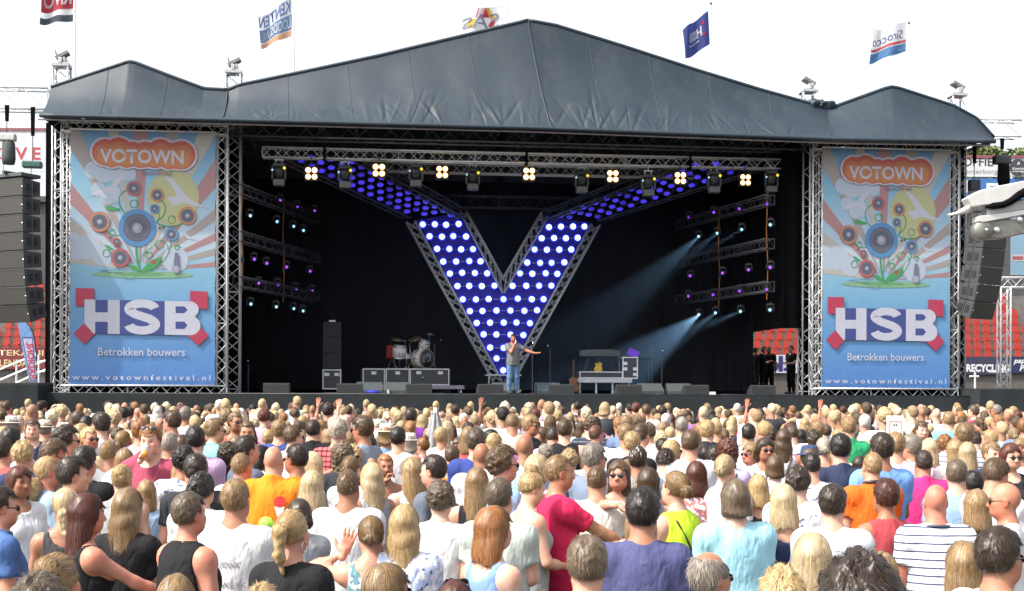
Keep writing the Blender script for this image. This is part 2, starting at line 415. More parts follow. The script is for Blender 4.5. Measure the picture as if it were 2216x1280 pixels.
    cx, cz = P(880, 560); flat(clip_rect(ellipse(cx, cz, 222 * kx, 235 * kz), X0, X1, 0, H), ny(), prt(205, 205, 140), b, 'sun_disc')
    # birds
    for pts in ([(160, 565), (270, 490), (345, 470), (400, 385), (520, 335), (440, 410), (400, 480), (430, 500), (405, 550), (330, 520), (250, 540)], [(790, 365), (880, 400), (945, 480), (1000, 545), (1060, 590), (1190, 650), (1060, 625), (960, 600), (880, 630), (830, 560), (910, 545), (870, 460)], [(965, 845), (1010, 885), (1090, 920), (1020, 912), (990, 895)]):
        flat([P(*p) for p in pts][::-1], ny(), prt(218, 220, 238), b, 'bird')
    gr = prt(60, 160, 80)
    flat(ellipse(*P(620, 1222), 432 * kx, 30 * kz), ny(), prt(130, 190, 135), b, 'grass_patch'); flat(ellipse(*P(590, 1218), 215 * kx, 17 * kz), ny(), prt(95, 170, 105), b, 'grass_patch')
    def stem(pts, wd): 
        q = [P(*p) for p in pts]
        # smooth
        for _ in range(3): q = [q[0]] + [((a[0] * .75 + c[0] * .25, a[1] * .75 + c[1] * .25) if k == 0 else (a[0] * .25 + c[0] * .75, a[1] * .25 + c[1] * .75)) for a, c in zip(q, q[1:]) for k in (0, 1)] + [q[-1]]
        stripe(q, wd * kx, ny(), gr, b, 'stem')
    stem([(565, 960), (570, 1080), (600, 1200)], 20); stem([(470, 700), (420, 640), (415, 560), (470, 500), (540, 500)], 10); stem([(735, 770), (800, 720), (820, 640), (780, 580)], 12); stem([(735, 770), (770, 720), (745, 680)], 9)
    stem([(735, 775), (800, 810), (930, 800), (1000, 740)], 12); stem([(860, 930), (860, 1000), (800, 1110), (700, 1190), (600, 1215)], 8); stem([(600, 1200), (590, 1090), (650, 1010), (700, 985)], 5)
    stem([(300, 850), (360, 895), (430, 885)], 9); stem([(380, 990), (395, 960)], 9); stem([(840, 1010), (830, 950), (770, 915)], 5)
    for x, y, r, a in ((870, 750, 38, .5), (365, 865, 28, 1), (315, 1045, 38, 0), (675, 1050, 34, 2), (765, 960, 42, 3), (545, 620, 40, 0), (915, 985, 24, 0)):
        cx, cz = P(x, y); stripe(spiral(cx, cz, r * kx, a, 1.15), 7 * kx, ny(), gr, b, 'tendril')
    for pts in ([(300, 650), (340, 640), (430, 665), (420, 680), (330, 680)], [(290, 970), (320, 975), (375, 1005), (360, 1015), (320, 1000)], [(600, 1200), (640, 1150), (700, 1095), (790, 1065), (760, 1130), (690, 1180)], [(498, 1138), (560, 1145), (600, 1195), (560, 1190), (520, 1170)]):
        flat([P(*p) for p in pts][::-1], ny(), prt(50, 165, 75), b, 'leaf')
    disc(720, 1112, 19, prt(200, 50, 40), 'ladybird')
    for pts in ([(430, 1160), (425, 1180), (260, 1190), (340, 1205), (440, 1205), (480, 1265), (545, 1265), (550, 1230)],): stripe([P(*p) for p in pts], 4 * kx, ny(), prt(90, 110, 130), b, 'cable_print')
    # loudspeaker blossoms
    RED, ORG, BLU = prt(205, 75, 70), prt(215, 125, 70), prt(70, 140, 205)
    for x, y, r, c in ((573, 823, 160, BLU), (543, 488, 64, RED), (744, 540, 59, ORG), (722, 658, 41, BLU), (1003, 713, 78, ORG), (865, 874, 58, BLU), (255, 777, 87, ORG), (400, 944, 34, RED), (431, 1080, 79, RED)):
        disc(x, y, r, c, 'blossom_ring', 40)
        disc(x, y, r * .86, prt(*{BLU: (95, 165, 225), RED: (190, 100, 100), ORG: (205, 150, 110)}[c]), 'blossom_ring', 36) if r < 100 else None
        disc(x, y, r * .74, prt(66, 70, 92), 'cone_rim', 36); disc(x, y, r * .69, prt(92, 94, 112), 'cone', 36); disc(x, y, r * .52, prt(78, 80, 98), 'cone', 32)
        disc(x, y, r * .32, prt(60, 62, 82), 'dust_cap', 28); disc(x, y, r * .28, prt(150, 152, 172), 'dust_cap', 28); disc(x - r * .03, y - r * .03, r * .14, prt(190, 192, 206), 'dust_cap', 20)
    # microphone
    flat([P(*p) for p in ((897, 1030), (926, 1030), (932, 1150), (884, 1150))][::-1], ny(), prt(110, 112, 140), b, 'microphone_print'); disc(906, 1172, 34, prt(160, 162, 186), 'microphone_print'); disc(906, 1172, 24, prt(180, 182, 200), 'microphone_print')
    for x, y in ((347, 910), (767, 822), (797, 817)): disc(x, y, 10, prt(50, 60, 70), 'note')
    # logo cloud
    lobes = [(300, 185, 112), (415, 175, 118), (530, 195, 105), (640, 195, 108), (770, 180, 118), (880, 200, 110), (950, 195, 120), (360, 220, 90), (480, 215, 95), (600, 215, 95), (720, 215, 95), (840, 220, 95), (940, 220, 95)]
    for grow, dy, c in ((18, 0, prt(222, 222, 240)), (0, 0, prt(214, 74, 52)), (-16, 22, prt(216, 108, 56)), (-44, 34, prt(226, 132, 62))):
        y_ = ny()
        for k, (x, y, r) in enumerate(lobes):
            cx, cz = P(x, y + dy); flat(ellipse(cx, cz, (r + grow) * kx, (r + grow) * kz, 28), y_ - .00001 * k, c, b, 'logo_cloud')
    wht = prt(222, 224, 242)
    cx, cz = P(612, 215); text('VOTOWN', cx, ny(), cz, .5, wht, b, fit=715 * kx, fith=118 * kz, bold=.012)
    for x in (449, 655): disc(x, 212, 18, prt(205, 90, 60), 'letter_eye'); disc(x, 212, 10, prt(225, 160, 110), 'letter_eye')
    cx, cz = P(735, 350); text('festival', cx, ny(), cz, .2, prt(168, 110, 130), b, fit=255 * kx, fith=40 * kz)
    # sponsor block, crop of 2203 wide (2.977 per pixel, x0 0, y0 425)
    def Q(x, y): px, py = x / 2.977, 425 + y / 2.977; return ((px - 308) * W / 316, H - (py - 285) * H / 548)
    def quad(pts, c, nm): return flat([Q(*p) for p in pts][::-1], ny(), c, b, nm)
    cr = prt(200, 34, 68); nv = prt(42, 58, 140)
    quad(((486, 598), (603, 598), (603, 712), (486, 712)), cr, 'red_block'); quad(((1222, 607), (1336, 610), (1336, 722), (1222, 720)), cr, 'red_block')
    quad(((543, 822), (612, 888), (543, 958), (474, 888)), cr, 'red_block'); quad(((1280, 832), (1344, 895), (1276, 962), (1208, 898)), cr, 'red_block')
    quad(((612, 672), (700, 672), (700, 888), (612, 888)), nv, 'blue_block'); quad(((766, 672), (1060, 676), (1060, 892), (766, 888)), nv, 'blue_block'); quad(((1125, 700), (1230, 700), (1230, 870), (1125, 870)), nv, 'blue_block')
    wy = ny() - .0003
    flat([Q(*q) for q in ((543, 670), (612, 671), (612, 752), (692, 752), (692, 671), (768, 672), (768, 890), (692, 889), (692, 812), (612, 812), (612, 888), (600, 888), (543, 822))][::-1], wy, wht, b, 'letter_h')
    sc_ = []
    for i in range(25): a_ = math.radians(8 + 258 * i / 24); sc_.append(Q(912 + 82 * math.cos(a_), 728 - 36 * math.sin(a_)))
    sc2 = []
    for i in range(25): a_ = math.radians(90 - 262 * i / 24); sc2.append(Q(912 + 84 * math.cos(a_), 826 - 40 * math.sin(a_)))
    def blob(pts, wd, name):
        g_ = [[], []]
        for i, p_ in enumerate(pts):
            a_, c_ = pts[max(0, i - 1)], pts[min(len(pts) - 1, i + 1)]; d_ = Vector((c_[0] - a_[0], c_[1] - a_[1])).normalized(); n_ = Vector((-d_.y, d_.x)) * wd / 2
            n_.x *= 1.22; g_[0].append((p_[0] + n_.x, wy, p_[1] + n_.y)); g_[1].append((p_[0] - n_.x, wy, p_[1] - n_.y))
        return MB().sheet(g_).build(name, wht, b)
    blob(sc_[:19] + [Q(870, 762), Q(915, 776), Q(960, 790)] + sc2[5:], 54 / 2.977 * W / 316, 'letter_s')
    bp = [Q(1058, 674), Q(1220, 676)] + [Q(1218 + 60 * math.cos(math.radians(t_)), 728 - 54 * math.sin(math.radians(t_))) for t_ in range(80, -60, -15)] + [Q(1224 + 66 * math.cos(math.radians(t_)), 832 - 62 * math.sin(math.radians(t_))) for t_ in range(50, -91, -15)] + [Q(1058, 892)]
    flat(bp[::-1], wy, wht, b, 'letter_b')
    for za, zb_ in ((708, 752), (806, 854)): flat([Q(*q) for q in ((1128, za), (1185, za), (1207, (za + zb_) / 2), (1185, zb_), (1128, zb_))][::-1], wy - .0004, nv, b, 'blue_block')
    cx, cz = Q(910, 1003); text('Betrokken bouwers', cx, ny(), cz, .25, wht, b, fit=560 / 2.977 * W / 316, fith=52 / 2.977 * H / 548, bold=.002)
    cx, cz = Q(912, 1168); text('www.votownfestival.nl', cx, ny(), cz, .2, wht, b, fit=890 / 2.977 * W / 316, fith=36 / 2.977 * H / 548, bold=.004, space=1.5)
    return b
banner(150, 466, 285, 833, 'large blue festival banner in the truss frame left of the stage', 'square lattice truss frame around the left festival banner')
banner(1778, 2055, 324, 840, 'large blue festival banner in the truss frame right of the stage', 'square lattice truss frame around the right festival banner')
# ------------------------------------------------------------------ roof
_m, _n, _b = nodes_of('roof_tarpaulin')
_f = noise(_n, .5, 6, coords(_n), .65); _g = noise(_n, 2.2, 5, coords(_n, scale=(1, 1, .6)), .7)
_c = ramp(_n, _f, [(.3, (.012, .022, .034)), (.7, (.020, .034, .048))])
_dirt = ramp(_n, _g, [(.52, (0, 0, 0)), (.72, (1, 1, 1))]); _sep = N(_n, 'ShaderNodeRGBToBW'); _n.links.new(_dirt, _sep.inputs[0])
_mm = N(_n, 'ShaderNodeMath', operation='MULTIPLY'); _mm.inputs[1].default_value = .26; _n.links.new(_sep.outputs[0], _mm.inputs[0])
_n.links.new(mixc(_n, _mm.outputs[0], _c, (.075, .073, .062)), _b.inputs['Base Color'])
_b.inputs['Roughness'].default_value = .55; _b.inputs['Specular IOR Level'].default_value = .38
bump(_n, _b, noise(_n, 9, 3, coords(_n)), .08, .02)
TARP = _m
rf = sthing('stage_roof', 'dark grey tarpaulin roof with one wide and two small gables over the stage', 'stage roof', 0, 0, 0)
VE, VT = -.85, .75
def hemw(x): return np.interp(x, [83, 478, 1140, 1810, 2152], [249, 259, 276, 301, 306])
def canopy(name, top, x0b, x1b, nx, nz, seed, fold=1.0, sag=.35, lean=0.):
    """front panel between the hem line and the ridge polyline 'top' (pixels); folds fan out from random tie points"""
    r_ = random.Random(seed); g = []
    tx = [p[0] for p in top]; ty = [p[1] for p in top]
    ua, ub_ = at(x0b, hemw(x0b), VE)[0], at(x1b, hemw(x1b), VE)[0]; folds = []
    n_tie = int((ub_ - ua) / .55) + 1
    for k in range(n_tie):
        u0 = ua + (k + r_.uniform(.1, .9)) * (ub_ - ua) / n_tie; strength = r_.choice([.35, .6, 1, 1, 1.5])
        for q in range(r_.randint(3, 6)): folds.append((u0 + r_.uniform(-.12, .12), r_.uniform(.018, .05), r_.uniform(.012, .034) * strength * r_.choice([-1, 1, 1]), r_.gauss(0, .75), r_.uniform(.16, .55)))
    fo = np.array(folds); W2 = [r_.uniform(0, 6) for _ in range(6)]
    for j in range(nz + 1):
        t = j / nz; row = []; amp = fo[:, 2] * np.clip(1 - t / fo[:, 4], 0, 1) ** .8 * min(1, .25 + t * 5); cen = fo[:, 0] + fo[:, 3] * t * 1.6; wid = fo[:, 1] * (1 + 2.2 * t)
        for i in range(nx + 1):
            s = i / nx; xb = x0b + (x1b - x0b) * s; xt = tx[0] + (tx[-1] - tx[0]) * s
            ub, wb = at(xb, hemw(xb), VE); ut, wt = at(xt, np.interp(xt, tx, ty), VT)
            u = ub + (ut - ub) * t; w = wb + (wt - wb) * t; v = VE + (VT - VE) * t
            k = 4 * t * (1 - t); w -= sag * k * .35; v += sag * k * .5
            v += fold * float((amp * np.exp(-((u - cen) / wid) ** 2)).sum()) + .03 * math.sin(u * 1.3 + W2[0] + t * 3) * math.sin(t * 6 + W2[1]) * k + .012 * math.sin(u * 4.1 + W2[2] + t * 2) * k; row.append((u, v, w))
        g.append(row)
    MB().sheet(g).build(name, TARP, rf, True); return g
gl = canopy('canopy_panel', [(107, 191), (262, 140), (276, 135), (290, 138), (360, 165), (438, 194), (490, 197)], 83, 478, 160, 30, 1, .25, .25)
gc1 = canopy('canopy_panel', [(490, 197), (515, 186), (560, 177), (680, 152), (820, 122), (980, 84), (1090, 58), (1140, 46)], 478, 1190, 420, 50, 2, 1.2, .3)
gc2 = canopy('canopy_panel', [(1140, 46), (1200, 57), (1340, 100), (1500, 152), (1640, 195), (1730, 220), (1790, 237)], 1190, 1810, 380, 50, 3, 1.2, .3)
gr_ = canopy('canopy_panel', [(1790, 238), (1912, 194), (1928, 190), (1944, 193), (2062, 231), (2112, 258), (2150, 300)], 1810, 2152, 150, 30, 4, .3, .2)
# welded panel seams and lacing eyelets
for g in (gl, gc1, gc2, gr_):
    nc = len(g[0]) - 1
    for f_ in ((.33, .66) if nc < 200 else (.2, .4, .6, .8)):
        i = int(nc * f_); MB().path([(row[i][0], row[i][1] - .004, row[i][2]) for row in g[::2]], .011, 5).build('panel_seam', TARP, rf, True)
# seams: raised welts
for g in (gl, gc1, gc2):
    MB().path([(p[-1][0], p[-1][1] - .01, p[-1][2]) for p in g], .022, 6).build('seam', TARP, rf, True)
# top sheets going back, with a rolled edge along the ridge line
for g in (gl, gc1, gc2, gr_):
    top = g[-1]; n = len(top); sub = list(range(0, n, max(1, n // 40)));  sub = sub if sub[-1] == n - 1 else sub + [n - 1]
    rows = []
    for t, dz in ((0, 0), (.03, .05), (.06, .1), (.4, .12), (1, 0)):
        rows.append([(top[i][0], VT + t * 8, top[i][2] + dz) for i in sub])
    MB().sheet(rows).build('roof_sheet', TARP, rf, True)
    MB().path([(top[i][0], VT + .02, top[i][2] + .03) for i in sub], .055, 8).build('ridge_roll', TARP, rf, True)
# rear gable closing sheet
rows = [[], []]
for g in (gl, gc1, gc2, gr_):
    for i in range(0, len(g[-1]), 10): p = g[-1][i]; rows[1].append((p[0], VT + 8, p[2])); rows[0].append((p[0], VT + 8, 9.6))
MB().sheet(rows).build('rear_sheet', TARP, rf, True)
# side closing flaps
for g, i in ((gl, 0), (gr_, -1)):
    e = [row[i] for row in g]
    MB().sheet([[p for p in e], [(p[0], VT + 6, p[2]) for p in e]]).build('end_flap', TARP, rf, True)
# hem bar and the pipe below it, with ties
hp = [at(x, hemw(x) + 1, VE) for x in np.linspace(83, 2152, 60)]
MB().path([(u, VE, w) for u, w in hp], .06, 8).build('hem_roll', TARP, rf, True)
hp2 = [at(x, hemw(x) + 9, VE + .2) for x in np.linspace(80, 2140, 40)]
MB().path([(u, VE + .2, w) for u, w in hp2], .035, 8).build('eave_pipe', mk('eave_alu', (.3, .29, .31), .45, .5), rf, True)
tb = MB()
for x in np.linspace(140, 2100, 26):
    u, w = at(x, hemw(x) + 9, VE + .2); tb.tube((u, VE + .2, w), (u + .05, VE + .03, w + .12), .02, 5); tb.tube((u, VE + .2, w), (u, .3, w + .02), .022, 5)
tb.build('tie', BLACKM, rf, True)
# ragged tarpaulin bundle in the right valley
bd = sthing('tarpaulin_bundle', 'small crumpled dark tarpaulin bundle on the roof beside right inner tower', 'tarpaulin', *(lambda p: (p[0], VT + .1, p[1]))(at(1777, 232, VT + .1)))
for k in range(3):
    m_ = MB().sphere((-.25 + k * .25, 0, .06), (.2, .2, .17 - .03 * k), 10, 7)
    r_ = random.Random(k); m_.v = [(x + r_.uniform(-.04, .04), y + r_.uniform(-.04, .04), z + r_.uniform(-.03, .05)) for x, y, z in m_.v]
    m_.build('fold', TARP, bd, False)
# ------------------------------------------------------------------ roof beams and light trusses
def htruss(nm, lab, x0, y0, x1, y1, v, size, m=None, r=.025, rb=.011, step=None, wd=None, u0=None, u1=None):
    a, wa = at(x0, y0, v); b, wb_ = at(x1, y1, v); w = (wa + wb_) / 2
    t = sthing(nm, lab, 'truss', (a + b) / 2, v, w); h = (b - a) / 2
    truss_parts(t, (-h, 0, 0), (h, 0, 0), wd or size, size, r, rb, step or size, m=m); return t, a, b, w
DKA = mk('shade_toned_truss', (.09, .09, .10), .5, .5, .2, 9)  # shade under the roof is put into this dark truss colour
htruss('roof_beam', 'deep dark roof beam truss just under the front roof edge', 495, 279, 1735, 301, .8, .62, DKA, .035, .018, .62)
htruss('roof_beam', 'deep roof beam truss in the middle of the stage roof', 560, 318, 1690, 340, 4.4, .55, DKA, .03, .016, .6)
_, FU0, FU1, FW = htruss('front_light_truss', 'long silver lattice truss carrying the front stage lights', 566, 330, 1706, 358, 1.3, .29)
_, MU0, MU1, MW = htruss('middle_light_truss', 'shorter silver truss hung behind the front light truss', 835, 361, 1500, 378, 3.2, .29)
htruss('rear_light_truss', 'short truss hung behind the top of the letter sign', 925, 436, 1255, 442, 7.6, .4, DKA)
for lab, sgn in (('dark roof rafter truss along the left side of the stage', -1), ('dark roof rafter truss along the right side of the stage', 1)):
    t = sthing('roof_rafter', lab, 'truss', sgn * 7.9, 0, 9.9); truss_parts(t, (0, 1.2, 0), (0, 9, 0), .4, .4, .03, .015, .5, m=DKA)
# hangers for the light trusses
for lab, us, v, w in (('pair of black chain hoists holding the front light truss', (-5.5, .55, 5.6), 1.3, FW),):
    for k, uu in enumerate(us):
        t = sthing('chain_hoist', ('left', 'middle', 'right')[k] + ' black chain hoist holding the front light truss', 'hoist', uu, v, w + .1, group='front truss hoists')
        MB().tube((0, 0, 0), (0, 0, .75), .012, 5).build('chain', BLACKM, t); MB().box((0, 0, .42), (.16, .16, .3)).build('motor', BLACKM, t, bev=.02)
        s2 = MB(); s2.box((0, 0, -.1), (.07, .36, .42)); s2.build('strap', BLACKC, t)
# ------------------------------------------------------------------ lamps
WARM = glow('warm_lamp', (1.0, .50, .16), 1.5); WARMC = glow('warm_lamp_centre', (1.0, .80, .48), 3.2)
def mk_blinder():
    t = thing('blinder_light', 'x', 'stage light')
    fr_ = MB()
    for x in (-.19, .19): fr_.box((x, .05, 0), (.02, .14, .40))
    for z in (-.2, 0, .2): fr_.box((0, .05, z), (.40, .14, .02))
    fr_.box((0, .13, 0), (.38, .02, .4)); fr_.build('housing', BLACKM, t)
    y = MB(); y.path([(-.21, .05, 0), (-.21, .05, .3), (.21, .05, .3), (.21, .05, 0)], .014, 6); y.tube((0, .05, .3), (0, .05, .42), .02, 6); y.build('yoke', BLACKM, t)
    for x in (-.094, .094):
        for z in (-.098, .098):
            l_ = MB().lathe([(.086, 0), (.083, .01), (.068, .014)], (x, -.03, z), (0, -1, 0), 18).build('lamp', WARM, t, True)
            MB().lathe([(.068, .0), (.056, .012), (.02, .018)], (x, -.0445, z), (0, -1, 0), 16).build('lens', WARMC, l_, True)
    return t
bl0 = mk_blinder(); ORD = ['first', 'second', 'third', 'fourth', 'fifth', 'sixth', 'seventh', 'eighth', 'ninth', 'tenth']
for k, (x, y, sc, v) in enumerate(((672, 376, 1, 1.0), (818, 369, 1.03, 1.0), (955, 373, 1, 1.9), (1143, 377, 1.03, 1.9), (1324, 382, 1, 1.9), (1470, 386, .98, 1.1), (1611, 390, .92, 1.1))):
    o = bl0 if k == 0 else copy_tree(bl0); u, w = at(x, y, v); o.location = S(u, v, w); o.rotation_euler = (math.radians(2), 0, YAW); o.scale = (sc * .98,) * 3
    tag(o, ORD[k] + ' four-lamp warm stage light from left under the front truss', 'stage light', 'four-lamp warm lights')
    hg = MB(); hg.tube((0, .05, .42), (0, .05, max(.45, (FW - .14 - w) / sc)), .016, 6); hg.build('hanger', BLACKM, o)
HEADM = mk('moving_head_shell', (.035, .045, .048), .4, .1, .2, 10); HEADG = mk('moving_head_grey', (.10, .105, .11), .5, 0, .15, 10)
def mk_head():
    t = thing('moving_head_light', 'x', 'stage light')
    MB().box((0, 0, .3), (.38, .3, .12)).build('base', HEADM, t, bev=.03)
    [MB().box((x_, 0, .08), (.06, .2, .42)).build('yoke_arm', HEADM, t, bev=.02) for x_ in (-.2, .2)]
    MB().lathe([(.06, -.16), (.13, -.12), (.155, 0), (.15, .12), (.12, .2)], (0, 0, .06), (0, -.35, .5), 18).build('head', HEADM, t, True)
    MB().box((0, -.02, -.22), (.36, .28, .2)).build('lamp_cover', HEADG, t, bev=.03)
    a = MB().lathe([(.045, 0), (.03, .02)], (.17, -.15, .2), (0, -1, 0), 10).build('indicator', glow('indicator_yellow', (1, .7, .05), .8), t)
    MB().lathe([(.02, 0), (.012, .02)], (-.08, -.16, .16), (0, -1, 0), 8).build('indicator', glow('indicator_red', (1, .08, .05), .8), t)
    MB().lathe([(.035, 0), (.02, .02)], (-.2, -.14, .14), (0, -1, .3), 10).build('indicator', glow('indicator_blue', (.5, .8, 1), .5), t)
    c = MB(); c.tube((-.1, 0, .36), (-.1, 0, .46), .02, 6); c.tube((.1, 0, .36), (.1, 0, .46), .02, 6); c.box((0, 0, .46), (.3, .06, .03)); c.build('clamp', ALU, t)
    return t
mh0 = mk_head()
for k, (x, y, v) in enumerate(((602, 380, 1.3), (745, 385, 1.3), (898, 382, 1.3), (1021, 390, 1.9), (1257, 396, 1.9), (1401, 403, 1.3), (1543, 396, 1.3), (1667, 395, 1.3))):
    o = mh0 if k == 0 else copy_tree(mh0); u, w = at(x, y, v); o.location = S(u, v, w); o.rotation_euler = (0, 0, YAW); o.scale = (.95, .95, 1.0)
    tag(o, ORD[k] + ' black moving-head light from left hanging under the front truss', 'stage light', 'moving-head lights on the front truss')
    MB().tube((0, 0, .46), (0, 0, max(.5, FW - .12 - w)), .022, 6).build('hanger', ALU, o)
# ------------------------------------------------------------------ LED letter V
VV = 7.0
vs_ = sthing('letter_sign', 'large V-shaped light sign of glowing round lamps framed in silver truss', 'light sign', 0, 0, 0)
def vt(p0, p1, q0, q1, dv=.32):
    """ladder of two front chords p0-p1, q0-q1 (pixels) with rear chords behind"""
    pts = [at(*p, VV) for p in (p0, p1, q0, q1)]
    A, B, C_, D = [Vector((u, VV, w)) for u, w in pts]; br = MB(); n = max(4, int((B - A).length / .36))
    for a, b in ((A, B), (C_, D)):
        for dy in (0, dv): MB().tube(a + Vector((0, dy, 0)), b + Vector((0, dy, 0)), .032, 8).build('chord', ALU, vs_, True)
    for i in range(n):
        s0, s1 = i / n, (i + 1) / n
        for dy in (0, dv):
            o_ = Vector((0, dy, 0)); br.tube(A.lerp(B, s0) + o_, C_.lerp(D, s1) + o_, .014, 5, caps=False); br.tube(C_.lerp(D, s0) + o_, A.lerp(B, s1) + o_, .014, 5, caps=False)
        for a, b in ((A, B), (C_, D)): br.tube(a.lerp(b, s0), a.lerp(b, s1) + Vector((0, dv, 0)), .014, 5, caps=False)
    br.build('bracing', ALU, vs_, True)
vt((878, 480), (1068, 826), (897, 478), (1087, 826))
vt((994, 459), (1087, 635), (1008, 457), (1089, 603))
vt((1185, 469), (1090, 635), (1171, 459), (1088, 603))
vt((1279, 485), (1094, 826), (1298, 487), (1113, 824))
BLUEPANEL = glow('blue_lit_cloth', (.025, .004, .85), .032)  # cloth emits the blue glow of the lamps instead of being lit
pan = MB()
def VP(x, y, dv=.2): u, w = at(x, y, VV + dv); return (u, VV + dv, w)
pan.add([VP(903, 476), VP(1000, 462), VP(1089, 632), VP(1088, 826)], [(0, 3, 2, 1)]); pan.add([VP(1178, 466), VP(1276, 483), VP(1088, 826), VP(1089, 632)], [(0, 3, 2, 1)])
pan.build('lit_cloth', BLUEPANEL, vs_)
LROWS = [([522, 600, 672, 753], 182), ([1335, 1412, 1490, 1563], 198), ([566, 646, 719, 801], 260), ([1288, 1368, 1444, 1520], 271), ([615, 694, 770, 846], 342), ([1243, 1322, 1402, 1479], 345), ([655, 738, 823, 895], 420), ([1196, 1279, 1353, 1435], 428), ([698, 777, 859, 938], 496), ([1150, 1229, 1315, 1390], 500), ([747, 823, 904, 985], 578), ([1102, 1190, 1273, 1352], 577), ([782, 866, 948, 1044, 1136, 1226, 1302], 663), ([828, 909, 999, 1089, 1179, 1260], 738), ([872, 958, 1046, 1128, 1215], 817), ([917, 999, 1090, 1173], 893), ([959, 1046, 1135], 978), ([1001, 1090], 1043), ([1044], 1120)]
LW = glow('lamp_white_blue', (.50, .78, 1.0), 3.0); LB = glow('lamp_blue_rim', (.04, .06, 1.0), 1.5); LB2 = glow('lamp_blue_halo', (.03, .01, .9), .10)
_nt2 = LW.node_tree; _oi = N(_nt2, 'ShaderNodeObjectInfo'); _mr = N(_nt2, 'ShaderNodeMapRange'); _mr.inputs['To Min'].default_value = 1.5; _mr.inputs['To Max'].default_value = 3.6; _nt2.links.new(_oi.outputs['Random'], _mr.inputs[0]); _nt2.links.new(_mr.outputs[0], _nt2.nodes['Principled BSDF'].inputs['Emission Strength'])   # lamps differ a little in brightness
lm = MB(); lm.mat(0).lathe([(.094, .02), (.09, .05), (.06, .065), (.02, .07)], (0, 0, 0), (0, -1, 0), 20)
lm.mat(1).lathe([(.122, .0), (.118, .022), (.093, .03)], (0, 0, 0), (0, -1, 0), 20); lm.mat(2).lathe([(.165, -.012), (.16, -.005), (.13, -.002)], (0, 0, 0), (0, -1, 0), 20); lm.mat(3).lathe([(.1, 0), (.09, -.16), (.05, -.2)], (0, 0, 0), (0, -1, 0), 14)
LME = lm.mesh('lamp'); [LME.materials.append(m) for m in (LW, LB, LB2, BLACKM)]; LME.shade_smooth()
bars = MB()
for xs, y in LROWS:
    pr = None
    for x in xs:
        px, py = 738 + x / 2.977, 425 + (y + rnd.uniform(-3, 3)) / 2.977; u, w = at(px, py, VV)
        o = bpy.data.objects.new('lamp', LME); COL.objects.link(o); o.parent = vs_; o.location = (u, VV, w)
        if pr: bars.tube((pr[0], VV + .09, pr[1]), (u, VV + .09, w), .016, 5)
        pr = (u, w)
bars.build('lamp_bar', ALU, vs_)
# the two arms folded forward under the roof
CBL = glow('lamp_blue_under', (.075, .05, .92), .55); CBL2 = glow('lamp_blue_under_dim', (.06, .045, .8), .33)
cm = MB(); cm.mat(0).lathe([(.105, 0), (.098, .03), (.03, .05)], (0, 0, 0), (0, 0, -1), 16); cm.mat(1).lathe([(.13, 0), (.12, -.12), (.06, -.16)], (0, 0, 0), (0, 0, -1), 14)
CMS = []
for e in (CBL, CBL2, CBL):
    me = cm.mesh('lamp'); me.materials.append(e); me.materials.append(BLACKM); me.shade_smooth(); CMS.append(me)
def arm(bx0, bx1, by, fx0, fx1, fy, vf, side, nrow):
    A0 = Vector((at(bx0, by, VV)[0], VV, at(bx0, by, VV)[1])); A1 = Vector((at(bx1, by, VV)[0], VV, A0.z))
    B0 = Vector((at(fx0, fy, vf)[0], vf, at((fx0 + fx1) / 2, fy, vf)[1])); B1 = Vector((at(fx1, fy, vf)[0], vf, B0.z))
    for a, b in ((A0, B0), (A1, B1)):
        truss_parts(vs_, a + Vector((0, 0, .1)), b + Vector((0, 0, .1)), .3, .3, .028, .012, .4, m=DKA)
    lo_u, hi_u = min(A0.x, A1.x, B0.x, B1.x), max(A0.x, A1.x, B0.x, B1.x)
    for k in range(nrow):
        u = lo_u + (hi_u - lo_u) * (k + .5) / nrow; e = []
        for a, b in ((A0, B0), (A1, B1)): e.append(a.y + (b.y - a.y) * (u - a.x) / (b.x - a.x))
        va, vb = min(e), max(e)
        for c in range(4):
            v = va + (vb - va) * (c + .75) / 4.5
            if not vf + .05 < v < VV - .15: continue
            z = A0.z + (B0.z - A0.z) * (VV - v) / (VV - vf)
            o = bpy.data.objects.new('lamp', rnd.choice(CMS)); COL.objects.link(o); o.parent = vs_; o.location = (u + rnd.uniform(-.02, .02), v, z + .02); o.rotation_euler = (math.radians(-22), 0, 0)
arm(880, 1003, 470, 592, 762, 338, 1.7, -1, 20)
arm(1180, 1297, 474, 1490, 1668, 355, 1.7, 1, 20)
fc = MB(); 
for x in (1058, 1122): u, w = at(x, 812, VV - .2); fc.tube((u, VV - .2, DECK), (u, VV - .2, w), .03, 6)
u0, w = at(1052, 812, VV - .2); u1, _ = at(1128, 812, VV - .2)
fc.box(((u0 + u1) / 2, VV + .15, w), (u1 - u0, .7, .05)); fc.box(((u0 + u1) / 2, VV + .15, DECK + .1), (u1 - u0, .7, .05)); fc.build('foot_frame', ALU, vs_)
